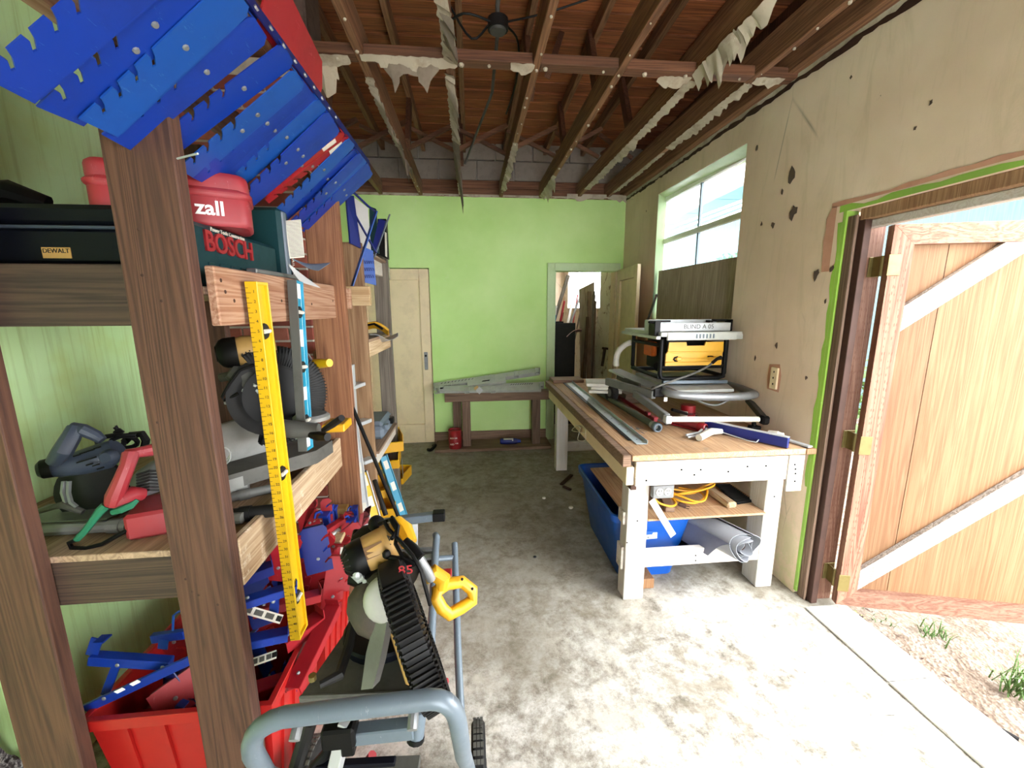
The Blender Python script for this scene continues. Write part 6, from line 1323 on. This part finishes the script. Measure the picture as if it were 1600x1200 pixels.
# ---- table saw
tsw = thing('table_saw', 'yellow jobsite table saw with black tube frame and silver fence on the workbench', 'table saw', (1.42, 2.7, 1.07))
x0, x1_, y0, y1_ = 1.20, 1.635, 2.50, 2.95; zb_, zt = 1.10, 1.352
fr_ = MB()
for yy in (y0, y1_):
    fr_.tube([(x0, yy, zt), (x0, yy, zb_+.03), (x0+.01, yy, zb_+.008), (x0+.035, yy, zb_), (x1_-.035, yy, zb_), (x1_-.01, yy, zb_+.008), (x1_, yy, zb_+.03), (x1_, yy, zt)], .0145, 10)
for xx in (x0, x1_): fr_.tube([(xx, y0, zb_+.01), (xx, y1_, zb_+.01)], .0135, 10); fr_.tube([(xx, y0, zt-.04), (xx, y1_, zt-.04)], .012, 8)
fr_.tube([(x0, y0, zb_+.075), (x1_, y0, zb_+.075)], .012, 8)
part('tube_frame', fr_, M['black'], tsw)
part('table', MB().box(1.165, 1.70, 2.44, 3.05, 1.372, 1.400, .004).box(1.205, 1.66, 2.435, 2.45, 1.350, 1.40, .004), M['zinc'], tsw)
part('front_rail', MB().beam(F_(974, 519, 3.05), F_(1029, 528, 2.44), .03, .02, ch=.003), M['silver'], tsw)
part('extension_rail', MB().box(1.64, 1.712, 2.45, 2.55, 1.352, 1.385, .003), M['zinc'], tsw)
gr_ = MB()
for k in range(6): gr_.box(1.39+k*.022, 1.398+k*.022, 2.430, 2.436, 1.362, 1.388)
part('grip_rib', gr_, M['stand'], tsw, kind='stuff')
yp = [(1.222, 1.186), (1.222, 1.262), (1.235, 1.275), (1.24, 1.335), (1.352, 1.335), (1.358, 1.312), (1.475, 1.312), (1.482, 1.335), (1.60, 1.335), (1.605, 1.275), (1.597, 1.262), (1.597, 1.186)]
part('front_panel', MB().prism([(p[0]-1.222, p[1]-1.186) for p in yp], (1.222, 2.488, 1.186), (1, 0, 0), (0, 0, 1), .012), M['yellow'], tsw)
part('panel_rib', MB().box(1.225, 1.595, 2.468, 2.478, 1.268, 1.276, .002).box(1.225, 1.595, 2.468, 2.478, 1.205, 1.212, .002), M['yellow'], tsw)
part('wrench_recess', MB().tube([(1.30, 2.474, 1.243), (1.28, 2.474, 1.238), (1.275, 2.474, 1.228), (1.283, 2.474, 1.218), (1.30, 2.474, 1.215)], .006, 6).tube([(1.50, 2.474, 1.243), (1.53, 2.474, 1.243), (1.54, 2.474, 1.236)], .005, 6), M['black'], tsw)
part('wrench', MB().box(1.29, 1.325, 2.468, 2.477, 1.217, 1.243, .004).box(1.325, 1.51, 2.470, 2.477, 1.226, 1.234, .002).box(1.50, 1.56, 2.468, 2.477, 1.218, 1.242, .004), M['yellow'], tsw)
part('fence_body', MB().box(1.175, 1.655, 2.50, 2.56, 1.402, 1.455, .003), M['silver'], tsw)
part('fence_body', MB().box(1.15, 1.62, 2.60, 2.66, 1.402, 1.472, .003), M['silver'], tsw)
text('scratched_name', 'BLIND A 05', .04, (1.44, 2.4985, 1.43), (1, 0, 0), (0, 0, 1), M['castgrey'], tsw, .0004)
part('fence_sticker', MB().box(1.20, 1.30, 2.598, 2.5995, 1.457, 1.469), M['dgrey'], tsw)
part('fence_latch', MB().box(1.14, 1.18, 2.48, 2.57, 1.372, 1.47, .004).tube([(1.15, 2.5, 1.455), (1.10, 2.48, 1.462)], .007, 6).box(1.655, 1.668, 2.50, 2.57, 1.395, 1.475, .003).box(1.58, 1.66, 2.55, 2.6, 1.46, 1.475, .003).box(1.54, 1.565, 2.55, 2.6, 1.455, 1.468, .003), M['black'], tsw)
part('motor', MB().tube([(1.34, 2.78, 1.24), (1.52, 2.78, 1.24)], .06, 16), M['dgrey'], tsw)
part('dust_chute', MB().tube([(1.24, 2.62, 1.16), (1.30, 2.66, 1.17)], .032, 14), M['darkblue'], tsw)
part('orange_guard', MB().box(1.23, 1.27, 2.70, 2.84, 1.22, 1.32, .008), paint('orange_plastic', '#d8641c', .45), tsw)
part('inner_housing', MB().box(1.28, 1.58, 2.62, 2.90, 1.13, 1.36, .01), M['black'], tsw)
part('fence_key', MB().tube([(1.66, 2.55, 1.46), (1.70, 2.57, 1.462), (1.72, 2.60, 1.456)], .003, 6), M['black'], tsw)
# board in the window recess, conduit leaning on it
solo('window_board', MB().add([(1.80, 2.642, .90), (1.80, 3.90, .90), (1.80, 3.90, 1.895), (1.80, 2.642, 1.895)][0:0]+[V(p) for p in ((1.79, 2.655, 1.442), (1.79, 3.88, 1.442), (1.80, 3.90, 1.895), (1.80, 2.66, 1.885), (1.81, 2.655, 1.442), (1.81, 3.88, 1.442), (1.82, 3.90, 1.895), (1.82, 2.66, 1.885))], [(0, 1, 2, 3), (7, 6, 5, 4), (0, 4, 5, 1), (1, 5, 6, 2), (2, 6, 7, 3), (3, 7, 4, 0)]), M['winboard'], 'grey-brown board covering the lower part of the right wall window', 'board')
solo('leaning_grey_bar', MB().beam(at(1026, 460, X=1.71), at(1012, 500, X=1.70), .02, .012), M['pvc'], 'thin grey bar leaning in the corner beside the window board', 'bar')
swp = thing('wall_outlet_plate', 'cream outlet plate set in a broken plaster patch on the right wall above the bench', 'outlet', at(1211, 592, X=1.735))
part('hole_edge', MB().prism([(-.045, -.075), (.05, -.07), (.055, .0), (.05, .075), (-.03, .085), (-.05, .02)], at(1210, 591, X=1.7375), (0, 1, 0), (0, 0, 1), -.001), M['pinkplaster'], swp)
part('plate', MB().box(1.726, 1.7385, 2.145, 2.20, 1.085, 1.21, .003), M['cream'], swp)
part('slot', MB().box(1.7245, 1.727, 2.168, 2.174, 1.18, 1.19).box(1.7245, 1.727, 2.168, 2.174, 1.11, 1.12).box(1.7245, 1.727, 2.170, 2.176, 1.145, 1.155), M['black'], swp)

# ================= BACK BENCH UNDER THE GREEN WALL =================
bb = thing('low_timber_trestle', 'low brown timber trestle standing on a floor plate at the green back wall', 'trestle', (.25, 4.5, 0))
part('beam', MB().box(-.30, .86, 4.42, 4.55, .545, .645, .004), M['bench_old'], bb)
part('leg', MB().box(-.115, -.025, 4.42, 4.51, .035, .545, .003), M['bench_oldz'], bb); part('leg', MB().box(.665, .755, 4.42, 4.51, .035, .545, .003), M['bench_oldz'], bb)
part('floor_plate', MB().box(-.42, .87, 4.33, 4.66, 0, .035, .004), M['bench_old'], bb)
part('leg', MB().box(-.22, -.13, 4.56, 4.64, .035, .60, .003), M['bench_oldz'], bb)
rcan = thing('red_bucket_tin', 'red ribbed tin with white printing standing on the floor plate left of the trestle leg', 'tin', (-.205, 4.42, .035))
c_ = V((-.20, 4.39, .036))
part('body', MB().lathe([(.0, 0), (.068, 0), (.070, .01), (.070, .055), (.072, .06), (.072, .12), (.070, .125), (.072, .20), (.074, .205), (.070, .21), (.062, .205), (.06, .19), (.0, .19)], c_, (0, 0, 1), 24), M['red'], rcan)
for (dx, dz, s_) in ((-.03, .13, .022), (.012, .13, .018), (-.028, .06, .024), (.02, .07, .02)): text('print', 'RED' if s_ > .021 else 'USE', s_, c_+V((dx, -.0735, dz)), (1, 0, 0), (0, 0, 1), M['whiteink'], rcan)
sp = thing('blue_white_spray_can', 'blue and white spray can lying on the floor plate under the trestle', 'spray can', (.40, 4.45, .07))
part('body', MB().tube([(.30, 4.45, .07), (.315, 4.45, .07), (.48, 4.44, .068), (.495, 4.44, .068)], [.026, .033, .033, .026], 16), M['navy'], sp); part('label_band', MB().tube([(.34, 4.45, .07), (.45, 4.443, .069)], .0337, 16), M['label'], sp); part('cap', MB().tube([(.495, 4.44, .068), (.535, 4.438, .068)], [.022, .018], 12), M['blue'], sp)
# zinc post brackets lying on the beam
def zb(name, label, px0, py0, px1, py1, y, wd, tabs, slots=(.1, .45), grp='galvanised brackets on the trestle'):
    t = thing('galvanised_bracket', label, 'bracket', at(px0, py0, Y=y), grp); p, q = at(px0, py0, Y=y), at(px1, py1, Y=y); d, s_, u = basis(q-p, (0, -.6, 1)); L_ = (q-p).length
    part('channel', MB().ob((p+q)/2, (L_, .07, .004), (d, s_, u)).ob((p+q)/2+s_*.034-u*wd/2, (L_, .004, wd), (d, s_, u)).ob((p+q)/2-s_*.034-u*wd/2, (L_, .004, wd), (d, s_, u)), M['zinc'], t)
    sm = MB(); m_ = 10
    for k in range(m_): sm.ob(p.lerp(q, slots[0]+(slots[1]-slots[0])*k/m_)+u*.0025+s_*-.01, (.006, .026, .002), ((d*.7+s_*.7), (s_*.7-d*.7), u))
    part('slot', sm, M['dgrey'], t, kind='stuff')
    for f_ in tabs: c_ = p.lerp(q, f_); part('hook', MB().ob(c_+V((0, -.05, .03)), (.05, .05, .004)).ob(c_+V((.024, -.05, .0)), (.004, .05, .07)).ob(c_+V((-.024, -.05, -.01)), (.004, .05, .06)).ob(c_+V((0, -.05, -.035)), (.05, .05, .004)), M['zinc'], t)
    return t
zb('a', 'galvanised bracket sloping up to the right at the back, with three square hooks', 677, 602, 842, 578, 4.56, .05, (.15, .55, .78, .98), (.08, .40))
zb('a', 'lower galvanised bracket lying across the front of the beam with a notched right end', 682, 607, 848, 600, 4.46, .04, (.05, .98), (.70, .92))
zb('a', 'long thin galvanised channel at the bottom of the pile on the trestle', 684, 608, 845, 606, 4.40, .03, (.0, .28, .53), (.02, .05))
zb('a', 'short galvanised channel lying slantwise on the middle of the pile', 730, 600, 790, 592, 4.48, .03, (), (.4, .6))
solo('white_paper_tag', MB().ob(at(749, 610, Y=4.36), (.06, .004, .06), (V((.7, 0, .7)), Y, V((-.7, 0, .7)))), M['sheetpaper'], 'white square paper tag tucked under the galvanised brackets', 'tag')
solo('orange_tag', MB().ob(at(744, 606, Y=4.37), (.05, .003, .03), (V((.8, 0, .6)), Y, V((-.6, 0, .8)))), M['tan'], 'small orange tag behind the white square tag', 'tag')
solo('dark_hose_end', MB().tube(smooth([V((-.45, 4.5, .03)), V((-.42, 4.42, .06)), V((-.46, 4.36, .03)), V((-.50, 4.40, .02))]), .018, 8), M['black'], 'black hose end on the floor between the cream door and the trestle', 'hose')
# ================= STORAGE ROOM =================
Q = lambda px, py, y: at(px, py, Y=y)
bsf = thing('black_shelf_unit', 'black open shelf unit standing in the storage room beyond the back doorway', 'shelf', (1.05, 5.5, 0))
part('side', MB().box(1.10, 1.36, 5.30, 5.33, 0, 1.36, .003), M['dgrey'], bsf); part('back', MB().box(.82, .85, 5.32, 5.95, 0, 1.36), M['black'], bsf) if False else None
part('side', MB().box(1.085, 1.10, 5.30, 5.95, 0, 1.36, .003), M['black'], bsf) if False else None
for z in (.35, .68, 1.02, 1.33): part('shelf', MB().box(.80, 1.10, 5.32, 5.9, z, z+.025, .002), M['castgrey'], bsf)
part('side', MB().box(.78, .80, 5.32, 5.92, 0, 1.36, .003), M['dgrey'], bsf); part('back_panel', MB().box(.80, 1.34, 5.92, 5.94, 0, 1.36), M['black'], bsf)
for i, (x, z) in enumerate(((.95, .375), (1.02, .705), (.92, 1.045))):
    solo('dark_bottle_crate', MB().box(x-.06, x+.07, 5.45, 5.7, z, z+.16, .006).tube([(x-.03, 5.5, z+.17), (x+.05, 5.6, z+.19)], .02, 8), M['dgrey'], ['dark crate on the lowest shelf of the black unit', 'dark crate on the middle shelf of the black unit', 'dark crate on the upper shelf of the black unit'][i], 'crate', 'dark crates in the black shelf unit')
pb = thing('plastic_bucket', 'white and blue plastic bucket on top of the black shelf unit', 'bucket', (1.12, 5.55, 1.36))
part('body', MB().lathe([(.0, 0), (.085, 0), (.092, .10)], (1.07, 5.6, 1.356), (0, 0, 1), 20), M['cyan'], pb); part('upper_body', MB().lathe([(.092, .10), (.10, .20), (.105, .20), (.105, .225), (.096, .225), (.09, .12)], (1.07, 5.6, 1.356), (0, 0, 1), 20), M['label'], pb)
solo('pink_white_magazine', MB().sheet(lambda u, v: Q(885+24*u, 526-12*u-4*sin(pi*u)+4*v, 5.3+.2*v), 8, 3, .006), paint('pink_paper', '#eccad0', .6, 0, '#c86c80', .6, 14), 'curled pink and white magazine on top of the black shelf unit', 'magazine')
lum = [((866, 500), (888, 430), 6.1, .05, 'grey_z', 'grey batten leaning left in the storage room above the bucket'), ((872, 520), (882, 470), 6.08, .03, 'red', 'red painted bar standing behind the bucket'), ((868, 535), (880, 488), 6.12, .025, 'brown_board', 'brown lath leaning at the left edge of the back doorway'),
       ((888, 500), (897, 458), 6.1, .035, 'white', 'white batten leaning right behind the bucket'), ((893, 500), (907, 462), 6.15, .03, 'pvc', 'grey conduit leaning right behind the bucket'), ((896, 502), (903, 460), 6.2, .02, 'red', 'thin red rod between the leaning conduits'),
       ((902, 510), (911, 468), 6.2, .025, 'grey_z', 'thin grey lath, right of the leaning conduits'), ((913, 590), (918, 495), 5.25, .04, 'brown_board', 'dark brown plank standing right beside the black shelf unit'), ((920, 592), (921, 455), 5.3, .05, 'bench_oldz', 'tall tan post standing by the peeling wall'),
       ((925, 560), (928, 460), 5.35, .04, 'grey_z', 'grey plank leaning on the peeling wall'), ((926, 570), (931, 470), 5.3, .025, 'bench_oldz', 'narrow tan lath leaning on the peeling wall'), ((908, 595), (915, 545), 5.6, .03, 'pinez', 'short pine lath beside the foot of the black unit'),
       ((927, 500), (929, 455), 5.45, .02, 'black', 'black strip standing behind the grey plank')]
for (a, b, y, wd, mt, lab) in lum:
    top = Q(b[0], b[1], y); bt_ = Q(a[0], a[1], y+.06); d = bt_-top; k = (top.z-.02)/max(.05, -d.z); bt_ = top+d*k
    solo('leaning_batten', MB().beam(bt_, top, wd, wd*.5, (0, 1, 0), .003), M[mt], lab, 'batten', 'timbers leaning in the storage room')
solo('leaning_board', MB().add([Q(905, 452, 5.75), Q(929, 440, 5.55), Q(930, 640, 5.55), Q(908, 640, 5.75)]+[p+V((0, .02, 0)) for p in (Q(905, 452, 5.75), Q(929, 440, 5.55), Q(930, 640, 5.55), Q(908, 640, 5.75))], [(0, 1, 2, 3), (7, 6, 5, 4), (0, 4, 5, 1), (1, 5, 6, 2), (2, 6, 7, 3), (3, 7, 4, 0)]), M['winboard'], 'wide grey-brown board standing behind the battens in the storage room', 'board')
solo('dark_pipe_stub', MB().tube([Q(941, 572, 5.0), Q(945, 545, 5.0)], .02, 8).tube([Q(941, 544, 5.0), Q(950, 545, 5.0)], .014, 8), M['rust'], 'short dark pipe standing against the peeling wall in the doorway', 'pipe')
# ================= CEILING JUNCTION BOX AND WIRES =================
jb = thing('ceiling_junction_box', 'round metal junction box with black cables hanging from the roof planks', 'junction box', Q(778, 45, 1.95))
c_ = V((.12, 2.62, 3.05)); c_ = at(778, 47, Z=3.0)
part('box', MB().lathe([(.0, 0), (.055, 0), (.055, .05), (.0, .05)], c_, (0, 0, 1), 14), M['dgrey'], jb)
part('lid', MB().lathe([(.0, -.012), (.04, -.012), (.045, 0)], c_, (0, 0, 1), 14), M['castgrey'], jb)
part('conduit', MB().tube(smooth([c_+V((0, 0, .05)), c_+V((.0, -.03, .12)), c_+V((.03, -.12, .24)), c_+V((.05, -.2, .4))]), .012, 8).tube([c_+V((0, .02, 0)), c_+V((0, .6, -.02)), V((-.02, 4.1, 2.86))], .010, 8), M['castgrey'], jb)
part('cable', MB().tube(smooth([c_+V((.05, 0, .02)), c_+V((.12, .1, 0)), c_+V((.14, .4, -.05)), c_+V((.12, .9, -.02))]), .006, 6).tube(smooth([c_+V((-.05, 0, .02)), c_+V((-.14, .03, -.03)), c_+V((-.26, -.1, .06)), c_+V((-.34, -.3, .12))]), .006, 6).tube(smooth([c_+V((-.04, -.03, .02)), c_+V((-.18, -.06, .03)), c_+V((-.30, .02, .0))]), .006, 6).tube(smooth([c_+V((.05, -.02, .03)), c_+V((.25, -.02, .08)), c_+V((.5, -.1, .12))]), .005, 6), M['black'], jb)
solo('broken_lath', MB().beam(at(478, 118, Z=2.66), at(524, 137, Z=2.66), .012, .008), M['pvc'], 'thin pale broken lath sticking out beside the blue brackets under the beam', 'lath')
# ================= FLOOR BITS =================
r = random.Random(6)
for i, (px, py, s_, mt, lab) in enumerate(((850, 778, .018, 'label', 'small pale stone on the dark floor patch'), (892, 793, .02, 'label', 'small pale crumb on the floor left of the blue tote'), (836, 870, .010, 'dgrey', 'tiny dark pebble on the floor in the middle'), (968, 921, .012, 'label', 'small pale crumb at the foot of the left bench leg'))):
    c_ = at(px, py, Z=s_*.5); m = MB().sphere(c_, s_, 7, (1, .8, .6)); solo('pebble', m, M[mt], lab, 'pebble', 'crumbs on the floor')
solo('rusty_bracket_on_floor', MB().beam(at(877, 757, Z=.008), at(893, 742, Z=.008), .03, .012).beam(at(880, 760, Z=.01), at(892, 765, Z=.01), .02, .014), M['rust'], 'rusty bent bracket on the floor under the far half of the workbench', 'bracket')
solo('paper_scrap', MB().sheet(lambda u, v: at(1362+40*u, 1114-6*u+10*v-4*sin(3*u), Z=.006+.006*sin(pi*u)), 6, 3, .001), M['sheetpaper'], 'pale torn paper scrap on the bright floor near the threshold', 'scrap')
solo('black_marker', MB().tube([at(1565, 1141, Z=-.055), at(1592, 1156, Z=-.055)], .009, 8), M['dgrey'], 'short black and white tube lying on the dirt outside', 'tube')
solo('red_berry', MB().sphere(at(1338, 965, Z=-.05), .012, 8), M['red'], 'small red bit lying on the dirt beside the door frame', 'litter')
def tuft(px, py, n_, h_, lab, seed):
    r = random.Random(seed); c_ = at(px, py, Z=-.065); m = MB()
    for k in range(n_):
        a = r.random()*2*pi; p = c_+V((r.gauss(0, .03), r.gauss(0, .03), 0)); l_ = h_*(.5+r.random()); t = V((cos(a), sin(a), 0)); s_ = V((-t.y, t.x, 0))*.003
        m.add([p-s_, p+s_, p+t*l_*.35+V((0, 0, l_*.6))+s_*.7, p+t*l_*.35+V((0, 0, l_*.6))-s_*.7, p+t*l_*.9+V((0, 0, l_*.75))], [(0, 1, 2, 3), (3, 2, 4)])
    solo('grass_tuft', m, M['leaf'], lab, 'grass', 'grass tufts outside the door')
tuft(1455, 992, 40, .07, 'small green grass tuft on the dirt just outside the threshold', 1); tuft(1590, 1085, 60, .13, 'larger green grass tuft at the right edge of the picture', 2); tuft(1375, 975, 16, .04, 'sparse grass sprouts near the door hinge side', 3)
dl = MB(); r = random.Random(15)
for k in range(260):
    t = r.random(); px, py = 1335+t*215+r.gauss(0, 14), 965+t*190+r.gauss(0, 9); p = at(px, py, Z=-.055); 
    if p.x < 1.94: p.x = 1.94+r.random()*.05
    a = V((r.gauss(0, 1), r.gauss(0, 1), r.gauss(0, .3))).normalized()*r.uniform(.006, .016); b_ = V((-a.y, a.x, .1*a.z))*.4; dl.add([p-a, p+b_, p+a, p-b_], [(0, 1, 2, 3)])
o = solo('dry_leaf_litter', dl, M['rust'], 'strip of brown leaf litter along the outer edge of the threshold', 'leaves'); o['kind'] = 'stuff'
